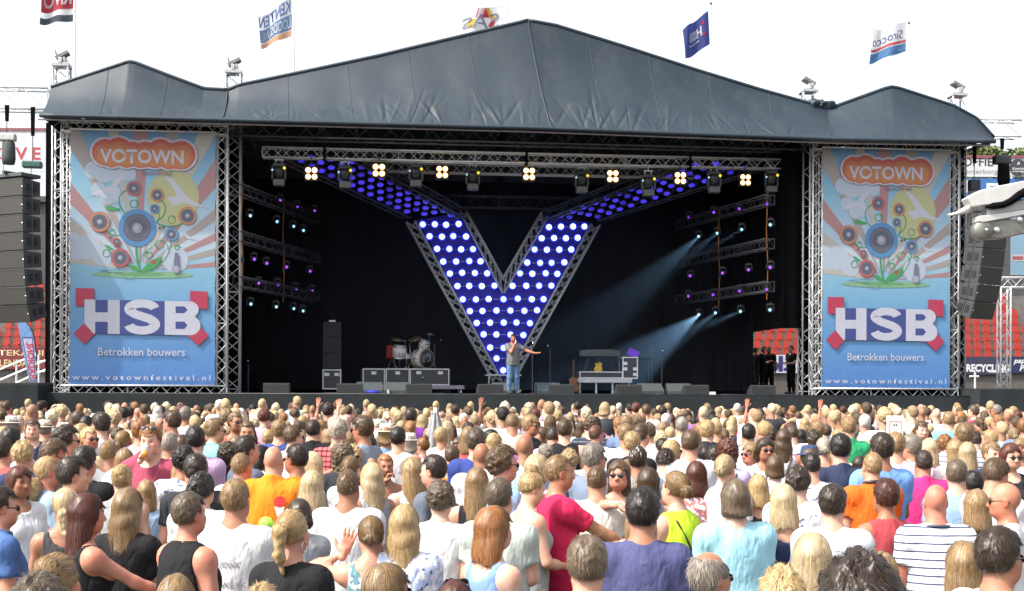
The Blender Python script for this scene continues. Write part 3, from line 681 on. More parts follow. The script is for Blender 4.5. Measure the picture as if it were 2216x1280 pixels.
# ------------------------------------------------------------------ side ladders with small lamps
def on_line(A, B, x):
    lo, hi = 0., 1.
    def px(t):
        p = S(A[0] + (B[0] - A[0]) * t, A[1] + (B[1] - A[1]) * t, 0); return 1108 + F * p.x / p.y
    inc = px(1) > px(0)
    for _ in range(40):
        m = (lo + hi) / 2
        if (px(m) < x) == inc: lo = m
        else: hi = m
    return lo
PURP = glow('purple_lens', (.30, .05, 1.0), 1.6); CYAN = glow('cyan_lens', (.30, .74, 1.0), 1.5)
def mk_spot(lens, nm):
    t = thing(nm, 'x', 'stage light')
    MB().box((0, 0, .2), (.2, .16, .08)).build('base', BLACKM, t, bev=.01)
    [MB().box((x_, 0, .08), (.025, .1, .24)).build('yoke_arm', HEADM, t, bev=.006) for x_ in (-.12, .12)]
    MB().lathe([(.05, -.16), (.09, -.1), (.1, .06), (.105, .1)], (0, 0, 0), (0, -1, 0), 16).build('head', HEADM, t, True)
    MB().lathe([(.05, .1), (.042, .115), (.02, .12)], (0, 0, 0), (0, -1, 0), 14).build('lens', lens, t, True)
    return t
ps0, cs0 = mk_spot(PURP, 'purple_spotlight'), mk_spot(CYAN, 'white_spotlight'); used = {0: 0, 1: 0}
LADD = {-1: ((-8.0, .9), (at(682, 500, 7.6)[0], 7.6)), 1: ((8.05, .9), (at(1470, 500, 7.6)[0], 7.6))}
HN = {0: 'upper', 1: 'middle', 2: 'lower'}
for side, rows_ in ((-1, ((524, 410), (524, 512), (524, 610))), (1, ((1708, 433), (1708, 528), (1708, 621)))):
    A, B = LADD[side]
    for k, (x, y) in enumerate(rows_):
        w = at(x, y, A[1])[1]; t = sthing('side_light_truss', HN[k] + ' lattice truss running back along the ' + ('left' if side < 0 else 'right') + ' stage wall', 'truss', A[0], A[1], w, group='side light trusses')
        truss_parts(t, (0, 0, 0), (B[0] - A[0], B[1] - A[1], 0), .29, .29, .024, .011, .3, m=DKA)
SPOT = [(-1, 0, 0, [(603, 433), (640, 447), (677, 457)]), (-1, 0, 1, [(538, 467), (596, 480), (632, 490), (653, 499)]), (-1, 1, 0, [(547, 561), (574, 570), (617, 578), (668, 587)]), (-1, 2, 0, [(557, 613), (599, 616), (638, 625), (673, 630)]), (-1, 2, 1, [(540, 658), (595, 664), (633, 668), (653, 673)]),
        (1, 0, 0, [(1489, 470), (1544, 460), (1599, 452), (1658, 442)]), (1, 0, 1, [(1511, 512), (1551, 505), (1604, 497), (1675, 487)]), (1, 1, 0, [(1493, 597), (1563, 591), (1619, 584), (1671, 579)]), (1, 2, 0, [(1489, 641), (1543, 638), (1600, 630), (1658, 627)]), (1, 2, 1, [(1512, 681), (1548, 677), (1602, 674), (1672, 671)])]
BEAMS = []
for side, lev, kind, pts in SPOT:
    A, B = LADD[side]
    for k, (x, y) in enumerate(pts):
        t_ = on_line(A, B, x); u, v = A[0] + (B[0] - A[0]) * t_, A[1] + (B[1] - A[1]) * t_; v -= .05
        w = at(x, y, v)[1]; src0 = (ps0, cs0)[kind]
        o = src0 if used[kind] == 0 else copy_tree(src0); used[kind] += 1
        o.location = S(u, v, w); o.rotation_euler = (math.radians(8), 0, YAW + (-.5 if side > 0 else .5)); 
        o.scale = (.85,) * 3
        sd = 'left' if side < 0 else 'right'
        tag(o, ('purple', 'bright white')[kind] + ' spotlight, ' + ORD[k] + ' from left under the ' + HN[lev] + ' ' + sd + ' side truss', 'stage light', 'spotlights on the side trusses')
        MB().tube((0, 0, .24), (0, 0, .3), .012, 5).build('hanger', BLACKM, o)
        if kind == 1: BEAMS.append((side, lev, k, u, v, w))
for side in (-1, 1):
    A, B = LADD[side]
    for k, t_ in enumerate((.05, .55)):
        o = sthing('orange_strap', 'orange ratchet strap hanging at the ' + ('outer' if k == 0 else 'inner') + ' end of the ' + ('left' if side < 0 else 'right') + ' side trusses', 'strap', A[0] + (B[0] - A[0]) * t_, A[1] + (B[1] - A[1]) * t_ - .2, 5.0)
        MB().path([(0, 0, 0), (.03, 0, 1), (-.02, 0, 2.2), (.02, 0, 3.3)], .016, 5).build('webbing', ORANGE_STRAP, o)
        MB().box((.02, -.02, 1.0), (.09, .05, .16)).build('ratchet', BLACKM, o)
# ------------------------------------------------------------------ monitors and back line
def mk_wedge(m, nm):
    t = thing(nm, 'x', 'stage monitor')
    MB().prism([(0, 0), (.5, 0), (.5, .12), (.12, .4), (0, .36)], -.38, .38).build('cabinet', m, t, bev=.012, M=Matrix.Rotation(math.radians(90), 4, 'Z'))
    return t
mw = [mk_wedge(mk('wedge_black', (.017, .019, .021), .7, 0, .25, 12, .2, 120), 'stage_monitor'), mk_wedge(mk('wedge_grey', (.045, .056, .06), .7, 0, .2, 12, .2, 120), 'stage_monitor')]
for kind, rows_ in ((0, ((598, 857), (757, 857), (907, 857), (1062, 858), (1216, 858), (1362, 858), (1508, 861), (1652, 862))), (1, ((799, 850), (857, 850), (1090, 852), (1183, 852), (1402, 852), (1466, 852)))):
    for k, (x, y) in enumerate(rows_):
        v = .15 if kind == 0 else 1.35; u, _ = at(x, y, v)
        o = mw[kind] if k == 0 else copy_tree(mw[kind]); o.location = S(u, v, DECK + .004); o.rotation_euler = (0, 0, YAW + (rnd.uniform(-.05, .05) if kind == 0 else math.pi + rnd.uniform(-.1, .1)))
        o.scale = (1, 1, .74 if kind == 0 else .86)
        tag(o, (ORD[k] + ' low black stage monitor from left along the stage edge') if kind == 0 else (ORD[k] + ' grey wedge monitor from left, set back behind the stage edge'), 'stage monitor', ('front stage monitors', 'rear stage monitors')[kind])
def flightcase(nm, lab, x0, x1, y0, y1, v, dep, catches=2, vert=False, wheels=False):
    ua, wt = at(x0, y0, v); ub, _ = at(x1, y0, v); _, wb = at((x0 + x1) / 2, y1, v); wb = max(wb, DECK + (.12 if wheels else .005)); Wd, Ht = ub - ua, wt - wb
    t = sthing(nm, lab, 'flight case', (ua + ub) / 2, v, wb)
    MB().box((0, dep / 2, Ht / 2), (Wd - .02, dep - .02, Ht - .02)).build('panel', CASE, t)
    e = MB(); r = .03
    for sx in (-1, 1):
        for yy in (0, dep): e.box((sx * (Wd / 2 - r / 2), yy, Ht / 2), (r, r, Ht))
        for zz in (r / 2, Ht - r / 2): e.box((sx * (Wd / 2 - r / 2), dep / 2, zz), (r + .002, dep + r, r + .002))
    for yy in (0, dep):
        for zz in (r / 2, Ht - r / 2): e.box((0, yy, zz), (Wd, r + .004, r + .004))
    e.build('edge_profile', ALU, t)
    for k in range(catches):
        cx, cz = ((k - (catches - 1) / 2) * Wd / max(2, catches) * 1.1, Ht * (.75 if not vert else .5)) if not vert else ((-.35 if k % 2 else .35) * Wd, Ht * (.2 + .25 * (k // 2 + k % 2)))
        MB().box((cx, -.012, cz), (.16, .012, .1)).build('latch', ALU, t, bev=.004)
    if wheels:
        for sx in (-1, 1):
            for yy in (.08, dep - .08): MB().lathe([(.045, -.015), (.05, 0), (.045, .015)], (sx * (Wd / 2 - .08), yy, -.05), (1, 0, 0), 12).build('caster', BLACKM, t)
    return t
flightcase('flight_case', 'wheeled flight case with two latches under the tall speaker stack', 698, 738, 800, 843, 4.2, .6, 2, wheels=True)
u0, w0 = at(698, 799, 4.2); u1, w1 = at(738, 697, 4.2)
t = sthing('speaker_stack', 'tall black three-box speaker stack left of the drum kit', 'speaker', (u0 + u1) / 2, 4.2, w0 + .004)
hh = (w1 - w0) / 3
for k in range(3):
    b_ = MB().box((0, .3, hh * (k + .5)), (u1 - u0, .6, hh - .01)).build('cabinet', mk('speaker_grille', (.012, .013, .015), .75, 0, .3, 30, .4, 200), t, bev=.012)
MB().box((0, .3, hh * 3 + .03), (.2, .12, .06)).build('handle', ALU, t, bev=.01)
flightcase('flight_case', 'black flight case with silver edges left below the drums', 785, 833, 798, 836, 4.6, .7, 1)
flightcase('flight_case', 'middle black flight case with silver edges below the drums', 835, 886, 798, 836, 4.62, .7, 1)
flightcase('flight_case', 'wide black flight case with two corner latches below the bass drum', 887, 972, 798, 834, 4.6, .7, 2)
# drum riser and platform
u0, wr = at(780, 798, 5.4); u1, _ = at(975, 798, 5.4)
t = sthing('drum_riser', 'black drum riser behind the flight cases', 'riser', (u0 + u1) / 2, 5.35, DECK)
MB().box((0, 1.0, (wr - DECK) / 2 - .01), (u1 - u0, 2.0, wr - DECK - .02)).build('platform', mk('riser_black', (.02, .02, .022), .7), t, bev=.01)
u0, wp = at(880, 834, 3.2); u1, _ = at(1005, 834, 3.2)
t = sthing('low_platform', 'low grey rolling platform in front of the drum cases', 'platform', (u0 + u1) / 2, 3.2, 0)
MB().box((0, .6, wp - .06), (u1 - u0, 1.2, .12)).build('top', mk('platform_grey', (.2, .19, .23), .5, .2), t, bev=.008)
for sx in (-1, 1):
    for yy in (.1, 1.1):
        l_ = MB().tube((sx * ((u1 - u0) / 2 - .1), yy, DECK + .1), (sx * ((u1 - u0) / 2 - .1), yy, wp - .12), .025, 8).build('leg', ALU, t)
        MB().lathe([(.045, -.02), (.05, 0), (.045, .02)], (sx * ((u1 - u0) / 2 - .1), yy, DECK + .05), (1, 0, 0), 12).build('caster', ALU, l_)
# drum kit
WD = mk('white_drum_shell', (.62, .6, .6), .35, 0, .1, 10); HEADC = mk('drum_head', (.5, .48, .46), .5, 0, .1, 6); CHR = mk('chrome', (.7, .7, .72), .2, .9, .1, 8); CYM = mk('cymbal_bronze', (.25, .18, .1), .3, .8, .2, 12)
VD = 5.6
u, wf = at(912, 797, VD); kit = sthing('drum_kit', 'white drum kit with tilted cymbals on the riser', 'drum kit', u, VD, wr)
def KP(x, y, dv=0):
    a, b = at(x, y, VD + dv); return Vector((a - u, dv, b - wr))
def drum(nm, c, axis, r, L, head=None):
    ax = Vector(axis).normalized()
    d_ = MB().lathe([(r, -L / 2), (r, L / 2)], c, ax, 26).build(nm, WD, kit, True)
    hp_ = MB()
    for s_ in (-1, 1): hp_.lathe([(r + .004, s_ * L / 2 - .02), (r + .018, s_ * L / 2 - .018), (r + .018, s_ * L / 2 + .018), (r - .01, s_ * L / 2 + .018)], c, ax, 26)
    hp_.build('hoop', CHR if nm != 'bass_drum' else mk('wood_hoop', (.35, .24, .14), .5), d_, True)
    lg = MB(); x_, y_ = perp(ax)
    for i in range(8): a_ = i * math.pi / 4; q = Vector(c) + (x_ * math.cos(a_) + y_ * math.sin(a_)) * (r + .012); lg.tube(q - ax * L * .28, q + ax * L * .28, .009, 5)
    lg.build('lug', CHR, d_, True)
    MB().lathe([(r - .012, L / 2 + .021), (.01, L / 2 + .024)], c, ax, 26).build('drum_head', head or HEADC, d_, True)
    return d_
c = KP(914, 777, .1); bd_ = drum('bass_drum', c, (.62, -.78, 0), .31, .42, mk('dark_drum_head', (.05, .05, .055), .4))
ax = Vector((.62, -.78, 0)).normalized(); q = c + ax * .236
dg = MB(); r_ = random.Random(4); xx, yy_ = perp(ax)
for k in range(16): p0 = q + (xx * r_.uniform(-.17, .17) + yy_ * r_.uniform(-.17, .17)); dg.tube(p0, p0 + xx * r_.uniform(-.07, .07) + yy_ * r_.uniform(-.07, .07), .008, 4)
dg.build('head_print', WD, bd_)
drum('floor_tom', KP(864, 762), (.1, -.2, 1), .22, .38); drum('rack_tom', KP(917, 747, .1), (.25, -.45, .8), .16, .26); drum('snare_drum', KP(880, 772, .3), (0, 0, 1), .18, .14)
hw = MB()
for x in (853, 865, 879): p = KP(x, 755, .05 if x == 865 else -.1); hw.tube((p.x, p.y, 0.01), (p.x, p.y, p.z), .012, 6)
for (x0, y0), (x1, y1), tp in (((884, 790), (876, 737), (858, 735)), ((890, 792), (886, 745), (897, 735)), ((930, 790), (928, 735), (928, 725))):
    a_, b_, c_ = KP(x0, y0, .35), KP(x1, y1, .3), KP(*tp, .2); a_.z = max(a_.z, .1); hw.tube((a_.x, a_.y, .02), b_, .013, 6); hw.tube(b_, c_, .01, 6)
    for k in range(3): an = k * 2.094; hw.tube((a_.x + .25 * math.cos(an), a_.y + .25 * math.sin(an), .012), (a_.x, a_.y, .28), .01, 5)
hw.build('stand_hardware', CHR, kit, True)
for (x, y), ax_, r in (((858, 735), (.25, -.35, 1), .22), ((897, 734), (-.2, -.35, 1), .25), ((929, 724), (.1, -.2, 1), .15)):
    MB().lathe([(r, 0), (r * .6, .02), (.05, .035), (.045, .05), (.01, .06)], KP(x, y, .2), ax_, 26).build('cymbal', CYM, kit, True)
s_ = sthing('drum_stool', 'red drum stool beside the floor tom', 'stool', at(846, 795, VD + .3)[0], VD + .3, wr)
MB().lathe([(.15, .34), (.17, .38), (.17, .46), (.13, .48)], (0, 0, 0), (0, 0, 1), 18).build('seat', mk('red_velour', (.28, .015, .02), .8), s_, True)
MB().box((-.02, .14, .62), (.26, .06, .34)).build('backrest', MATS['red_velour'], s_, bev=.03)
lg = MB()
for k in range(3): lg.tube((0, 0, .34), (.2 * math.cos(k * 2.1), .2 * math.sin(k * 2.1), .01), .012, 6)
lg.build('tripod', CHR, s_)
# microphone stands
def micstand(x, yt, v, lab, boom=0):
    u, w = at(x, yt, v); t = sthing('microphone_stand', lab, 'microphone stand', u, v, DECK)
    h = w - DECK; MB().tube((0, 0, .02), (0, 0, h), .013, 7).build('pole', mk('stand_grey', (.09, .09, .1), .45, .4), t)
    MB().lathe([(.15, .0), (.15, .015), (.03, .035)], (0, 0, .002), (0, 0, 1), 20).build('base', BLACKM, t)
    b_ = MB()
    if boom: b_.tube((0, 0, h - .05), (boom, -.1, h + .1), .01, 6)
    b_.tube((boom, -.1 * bool(boom), h + .1 * bool(boom)), (boom, -.1 - .1 * bool(boom), h + .1), .016, 7); b_.build('microphone', BLACKM, t)
    MB().sphere((boom, -.12 - .1 * bool(boom), h + .12), .028, 8, 6).build('capsule', CHR, t, True)
micstand(1152, 752, .9, 'tall microphone stand right of the singer'); micstand(1432, 768, 2.0, 'microphone stand right of the keyboard desk'); micstand(537, 790, 2.2, 'dark microphone stand at the left stage curtain', .0); micstand(1190, 757, 4.5, 'dark boom microphone stand behind the singer', -.1); micstand(940, 745, 5.4, 'boom microphone stand beside the drum kit', .2); micstand(914, 826, 2.9, 'low microphone stand in front of the drum cases')
# keyboard riser, keyboard, case, laptop desk
VK = 3.0
u0, wp = at(1250, 820, VK); u1, _ = at(1368, 820, VK)
t = sthing('keyboard_riser', 'white-edged rolling riser carrying the keyboard', 'platform', (u0 + u1) / 2, VK, 0); Wd = u1 - u0
MB().box((0, .6, wp - .06), (Wd, 1.2, .13)).build('deck', mk('riser_white', (.42, .42, .44), .5), t, bev=.01)
MB().box((-.12, .5, wp + .12), (Wd * .78, .9, .2)).build('upper_frame', CASE, t); e = MB()
for z in (wp + .03, wp + .215): e.box((-.12, .03, z), (Wd * .78 + .04, .03, .03))
for x in (-.12 - Wd * .39, -.12 + Wd * .39): e.box((x, .03, wp + .12), (.03, .035, .2))
e.build('edge_profile', ALU, t)
for sx in (-.9, -.3, .3, .9):
    l_ = MB().tube((sx * Wd / 2, .1, DECK + .12), (sx * Wd / 2, .1, wp - .12), .025, 8).build('leg', ALU, t); MB().lathe([(.05, -.02), (.06, 0), (.05, .02)], (sx * Wd / 2, .1, DECK + .062), (1, .3, 0), 12).build('caster', ALU, l_)
u0, wk = at(1258, 765, VK + .2); u1, _ = at(1342, 765, VK + .2); zr = wp + .22
t = sthing('keyboard', 'dark keyboard seen from behind on crossed legs', 'keyboard', (u0 + u1) / 2, VK + .25, zr); Wd = u1 - u0; h = wk - zr
MB().box((0, .2, h), (Wd, .4, .2)).build('body', GREYB, t, bev=.02); MB().box((0, .2, h + .12), (Wd * .7, .3, .03)).build('lid', CASE, t)
lg = MB()
for sx in (-1, 1): lg.tube((sx * Wd * .38, .1, .01), (sx * Wd * .28, .1, h - .1), .015, 6); lg.tube((sx * Wd * .38, .35, .01), (sx * Wd * .28, .35, h - .1), .015, 6)
lg.build('leg', BLACKM, t)
gu = sthing('guitar', 'yellow electric guitar leaning under the keyboard', 'guitar', at(1296, 814, VK + .35)[0], VK + .45, zr)
MB().prism([(-.12, 0), (.1, 0), (.14, .1), (.09, .18), (.13, .27), (.05, .32), (-.03, .27), (-.11, .3), (-.09, .18), (-.15, .1)], 0, .04).build('body', mk('yellow_lacquer', (.5, .33, .03), .3), gu, bev=.01); MB().box((0, .02, .5), (.05, .025, .5)).build('neck', mk('dark_wood', (.06, .035, .02), .5), gu)
gu = sthing('guitar', 'brown acoustic guitar standing at the left of the keyboard riser', 'guitar', at(1241, 836, VK - .1)[0], VK - .1, DECK + .06)
MB().prism([(-.15, .02), (.15, .02), (.19, .15), (.11, .28), (.14, .42), (0, .48), (-.14, .42), (-.11, .28), (-.19, .15)], 0, .09).build('body', mk('brown_lacquer', (.16, .06, .02), .35), gu, bev=.01); MB().box((0, .02, .72), (.05, .03, .6)).build('neck', MATS['dark_wood'], gu)
gs = MB(); gs.tube((-.12, -.05, -.06), (0, .12, .3), .012, 6); gs.tube((.12, -.05, -.06), (0, .12, .3), .012, 6); gs.tube((0, .3, -.06), (0, .12, .3), .012, 6); gs.tube((-.1, -.04, 0), (.1, -.04, 0), .012, 6); gs.build('stand', BLACKM, gu)
flightcase('flight_case', 'upright black flight case with silver edges beside the keyboard', 1347, 1380, 773, 820, VK + .02, .6, 4, True)
# laptop desk
u0, wk = at(1352, 774, VK + .9); u1, _ = at(1412, 774, VK + .9); t = sthing('side_table', 'slim dark table with a single thin leg carrying the laptop', 'table', (u0 + u1) / 2, VK + .9, DECK); Wd = u1 - u0; h = wk - DECK
MB().box((0, .25, h), (Wd, .5, .03)).build('table_top', BLACKM, t)
for sx in (-1, 1):
    for y_ in (.03, .47): MB().tube((sx * (Wd / 2 - .02), y_, 0), (sx * (Wd / 2 - .02), y_, h), .012, 6).build('leg', mk('stand_grey', (.09, .09, .1)), t)
t = sthing('laptop', 'open laptop with purple-lit lid on the slim table', 'laptop', at(1376, 772, VK + .9)[0], VK + .95, DECK + h + .016)
MB().box((0, .2, .012), (.36, .25, .02)).build('keyboard_base', BLACKM, t); MB().box((-.08, .02, .13), (.36, .02, .26), Matrix.Rotation(math.radians(-28), 3, 'X') @ Matrix.Rotation(math.radians(28), 3, 'Y')).build('lid', glow('purple_screen', (.22, .05, .8), .09), t)
# small clutter on the deck
for k, (x, y, v, c, lab) in enumerate(((806, 854, .7, (.02, .03, .5), 'blue cloth lying between the left wedge monitors'), (841, 853, .8, (.5, .5, .5), 'white cup on the stage floor below the drums'), (1540, 856, .8, (.6, .6, .58), 'small white box on the stage floor right of the last front monitor'))):
    u, w = at(x, y, v); t = sthing(('cloth', 'cup', 'carton')[k], lab, ('cloth', 'cup', 'box')[k], u, v, DECK + .003)
    m_ = MB()
    if k == 0: m_.sphere((0, 0, .04), (.2, .12, .05), 12, 6); m_.v = [(a + rnd.uniform(-.02, .02), b + rnd.uniform(-.02, .02), max(0, c2 + rnd.uniform(-.02, .02))) for a, b, c2 in m_.v]
    elif k == 1: m_.lathe([(.035, 0), (.045, .11), (.04, .11), (.032, .01)], (0, 0, 0), (0, 0, 1), 14)
    else: m_.box((0, 0, .04), (.22, .15, .08)); m_.box((0, 0, .085), (.22, .02, .008))
    m_.build('body', mk('clutter%d' % k, c, .7), t)
r_ = random.Random(31)
for k in range(9):
    x0 = -7.2 + 1.7 * k; pts_ = [(0, 0, .012)]; 
    for i in range(7): a_, b_, _ = pts_[-1]; pts_.append((a_ + r_.uniform(.1, .45) * r_.choice([1, 1, -1]), max(-.35, min(1.6, b_ + r_.uniform(-.3, .4))), .012))
    t = sthing('floor_cable', ORD[k] + ' thin black cable from left lying loose on the stage floor', 'cable', x0, .45, DECK, group='cables on the stage floor'); MB().path(pts_, .012, 5).build('cable', BLACKM, t, True)
# ------------------------------------------------------------------ line arrays
ARR = mk('array_paint', (.022, .021, .019), .6, .0, .25, 14, .15, 150); ARS = mk('array_side', (.036, .038, .043), .55, 0, .15, 10); HOLE = mk('array_recess', (.008, .009, .011), .6)
def line_array(lab, x, ytop, n, v, yaw, ch, side, curve, tilt0=0.):
    """side=+1: the handle side faces the stage at its right"""
    u, w = at(x, ytop, v); t = sthing('line_array', lab, 'line array', u, v, w, rz=yaw)
    Wd, Dp = 1.25, .62; y, z, tilt = 0., 0., tilt0
    fr_ = MB(); fr_.box((0, .3, .1), (Wd * .95, .7, .1)); fr_.box((0, .3, .18), (.1, .9, .08)); fr_.build('fly_frame', GREYB, t, bev=.01)
    for k in range(n):
        tilt += curve[k] if k < len(curve) else curve[-1]
        R = Matrix.Rotation(math.radians(tilt), 4, 'X'); Mx = Matrix.Translation((0, y, z)) @ R
        c = MB(); h = ch - .012
        c.add([(-Wd / 2, 0, -.005), (Wd / 2, 0, -.005), (Wd / 2, 0, -h), (-Wd / 2, 0, -h), (-Wd / 2 + .02, Dp, -.05), (Wd / 2 - .02, Dp, -.05), (Wd / 2 - .02, Dp, -h + .04), (-Wd / 2 + .02, Dp, -h + .04)], [(3, 2, 1, 0), (0, 1, 5, 4), (1, 2, 6, 5), (2, 3, 7, 6), (3, 0, 4, 7), (4, 5, 6, 7)])
        cab = c.build('cabinet', ARS, t, bev=.008, M=Mx)
        MB().box((0, -.012, -h / 2), (Wd - .03, .02, h - .04)).build('grille', ARR, cab)
        ed = MB(); ed.box((0, -.016, -.012), (Wd, .03, .014)); ed.build('top_lip', ALUD, cab)
        for yy in (.17, .42): MB().box((side * (Wd / 2 - .008), yy, -h / 2), (.03, .13, h * .42)).build('handle_recess', HOLE, cab)
        rg = MB(); MB().tube((side * (Wd / 2 - .02), -.02, -h * .5), (side * (Wd / 2 - .05), -.03, -h * .5), .014, 6).build('pin', ALU, cab); rg.tube((side * (Wd / 2 + .01), .3, 0), (side * (Wd / 2 + .01), .3, -ch), .009, 5); rg.build('rigging', ALUD, cab)
        d = R @ Vector((0, 0, -ch)); y += d.y; z += d.z
    return t, u, w
line_array('tall black line array of speakers hanging left of the left banner', 14, 388, 8, -.6, math.radians(-34), .50, 1, [0, .6, .8, 1, 1.2, 1.6, 2.2, 7])
line_array('black line array of speakers hanging right of the right banner', 2157, 424, 7, -.4, math.radians(33), .54, -1, [3, 1, 1.5, 2, 2, 2.5, 5])
# PA wing trusses
def wing(lab, x0, x1, y, v, size):
    a, w = at(x0, y, v); b, _ = at(x1, y, v); t = sthing('wing_truss', lab, 'truss', (a + b) / 2, v, w); h = (b - a) / 2
    truss_parts(t, (-h, 0, 0), (h, 0, 0), .5, size, .03, .014, .75)
wing('silver wing truss reaching left from the roof above the left line array', -120, 104, 212, 1.6, .62); wing('silver wing truss reaching right from the roof above the right line array', 2112, 2200, 279, 1.6, .52)
def hoist(lab, x, ytop, ybox, v, wd, ht, bag, m, bagm, shape='box'):
    u, w = at(x, ybox, v); _, wt = at(x, ytop, v); t = sthing('chain_hoist', lab, 'hoist', u, v, w)
    MB().box((0, 0, 0), (wd, .3, ht)).build('motor', m, t, bev=.03)
    c = MB(); c.tube((0, 0, ht / 2), (.02, 0, wt - w), .012, 5); c.build('chain', BLACKM, t)
    MB().box((.01, 0, (wt - w) * .75), (.09, .05, (wt - w) * .5), taper=1.3).build('strap', BLACKC, t)
    if bag: MB().lathe([(.16, -.75), (.19, -.6), (.17, -.15), (.12, -.1)], (.06, 0, 0), (0, 0, 1), 10).build('chain_bag', bagm, t, True)
    f_ = MB(); f_.tube((-.02, 0, -ht / 2), (-.1, 0, -ht / 2 - 1.0), .01, 5); f_.build('fall_chain', ALUD, t)
hoist('pale chain hoist with dark bag above the left line array', 12, 228, 298, -.1, .5, .2, True, mk('hoist_pale', (.45, .47, .46), .5), mk('bag_dark', (.05, .06, .06), .9)); hoist('green and black chain hoist just above the left line array', 68, 232, 357, -.1, .52, .18, False, mk('hoist_green', (.03, .09, .08), .5), BLACKC)
hoist('black chain hoist with long black bag above the right line array', 2166, 300, 347, -.1, .5, .26, True, BLACKM, BLACKC); hoist('round black hoist on a cable beside the right outer tower', 2106, 306, 402, .0, .3, .34, False, BLACKM, BLACKC)
# ------------------------------------------------------------------ stadium stand
SX = 67.0
SEAT = mk('seat_red', (.30, .028, .018), .5, 0, .2, 8); CONC = mk('stand_concrete', (.12, .115, .11), .9, 0, .25, 2, .4, 20)
sd = thing('stadium_stand', 'grandstand of red plastic seats behind the stage', 'grandstand', (0, SX, 0))
z0 = atw(2150, 765, SX).z - .35
NR = 9
bk = MB()
for r in range(NR): bk.box((0, .8 * r + .4, z0 + .45 * r - .25), (90, .8, .5))
bk.build('terrace', CONC, sd)
_m, _n, _b = nodes_of('stand_brick'); bt = N(_n, 'ShaderNodeTexBrick'); bt.inputs['Color1'].default_value = (.09, .08, .075, 1); bt.inputs['Color2'].default_value = (.06, .055, .05, 1); bt.inputs['Mortar'].default_value = (.14, .135, .13, 1); bt.inputs['Scale'].default_value = 4
cc = N(_n, 'ShaderNodeTexCoord'); cx_ = N(_n, 'ShaderNodeSeparateXYZ'); cy_ = N(_n, 'ShaderNodeCombineXYZ'); _n.links.new(cc.outputs['Object'], cx_.inputs[0]); _n.links.new(cx_.outputs['X'], cy_.inputs['X']); _n.links.new(cx_.outputs['Z'], cy_.inputs['Y']); _n.links.new(cy_.outputs[0], bt.inputs['Vector']); _n.links.new(bt.outputs[0], _b.inputs['Base Color']); _b.inputs['Roughness'].default_value = .9
MB().box((0, -.1, z0 / 2 - .2), (90, .2, z0 - .4)).build('front_wall', _m, sd)
MB().box((0, .8 * NR + .4, 6.2), (90, .3, 12.4)).build('rear_wall', mk('stand_rear', (.06, .06, .065), .9), sd)
zf = atw(2150, 430, SX + 7).z
MB().box((0, 9.5, zf - .2), (90, 4.6, .3)).build('roof_slab', mk('stand_rear', (.06, .06, .065)), sd)
sm = MB()
sm.prism([(-.2, .0), (.2, .0), (.19, .06), (.17, .06), (.14, .36), (.09, .42), (-.09, .42), (-.14, .36), (-.17, .06), (-.19, .06)], .3, .36)
sm.box((0, .12, .03), (.42, .38, .06)); sm.box((0, .2, -.1), (.08, .1, .24))
SME = sm.mesh('seat'); SME.materials.append(SEAT)
rest = MB(); pitch = .5; cnt = 0
def inview(x): px = 1108 + F * x / (SX + 4); return px < 125 or 1600 < px < 1740 or px > 2070
for r in range(NR):
    k = -52
    while k <= 52:
        x = k * pitch + (.25 if r % 2 else 0); px = 1108 + F * x / (SX + .8 * r)
        vis = (-25 < px < 112 and r > -1) or (1612 < px < 1728 and r < 5) or (2082 < px < 2240)
        if vis and cnt < 300:
            o = bpy.data.objects.new('seat', SME); COL.objects.link(o); o.parent = sd; o.location = (x, .8 * r + .25, z0 + .45 * r + .14); o.rotation_euler = (rnd.uniform(-.02, .02), 0, rnd.uniform(-.02, .02)); cnt += 1
        elif r < 6 or abs(x) > 18:
            for c, d in (((0, .33, .22), (.3, .06, .4)), ((0, .12, .03), (.42, .38, .06))): rest.box((x + c[0], .8 * r + .25 + c[1], z0 + .45 * r + .14 + c[2]), d)
        k += 1
ro = rest.build('seat_rows', SEAT, sd); ro['kind'] = 'stuff'
# advertising boards
def board(lab, x0, x1, y0, y1, Y, c, lines, edge=None, group=None):
    A, B = atw(x0, y0, Y), atw(x1, y1, Y); Wd, Ht = B.x - A.x, A.z - B.z
    t = thing('advertising_board', lab, 'sign', ((A.x + B.x) / 2, Y, B.z), 0, group)
    MB().box((0, .05, Ht / 2), (Wd, .1, Ht)).build('panel', mk('board_%d_%d_%d' % c, tuple(.62 * k for k in col(*c)), .5, 0, .06, 1.5), t)
    if edge: MB().box((0, .04, Ht + .08), (Wd, .16, .16)).build('top_edge', mk('board_edge', tuple(.6 * k for k in col(*edge)), .6), t)
    for k, (s, px, py, pw, ph, cc_, kw) in enumerate(lines):
        p = atw(px, py, Y); text(s, p.x - t.location.x, -.006 - .002 * k, p.z - B.z, ph / 40, mk('ink_%d_%d_%d' % cc_, tuple(.7 * k2 for k2 in col(*cc_)), .6, 0, .05), t, fit=pw / F * Y, fith=ph / F * Y, **kw)
    return t
YB = SX - .35
board('dark red board with cream capital letters below the left seats', -160, 250, 752, 800, YB, (128, 40, 44), [('TEKAAJI', 45, 766, 98, 16, (214, 196, 150), dict(bold=.006)), ('LENDA', 30, 786, 62, 15, (214, 196, 150), dict(bold=.006))])
board('navy board reading RECYCLING below the right seats', 2040, 2186, 772, 811, YB, (58, 60, 86), [('RECYCLING', 2138, 797, 94, 17, (225, 225, 230), dict(bold=.02)), ('_______', 2160, 806, 40, 1.5, (225, 225, 230), {})])
board('dark blue board with italic white letters at the right edge', 2190, 2330, 772, 808, YB, (40, 48, 88), [('papier', 2216, 783, 46, 14, (225, 225, 230), dict(bold=.01, shear=.25)), ('PLUS', 2227, 797, 42, 13, (225, 225, 230), dict(bold=.01, shear=.25))])
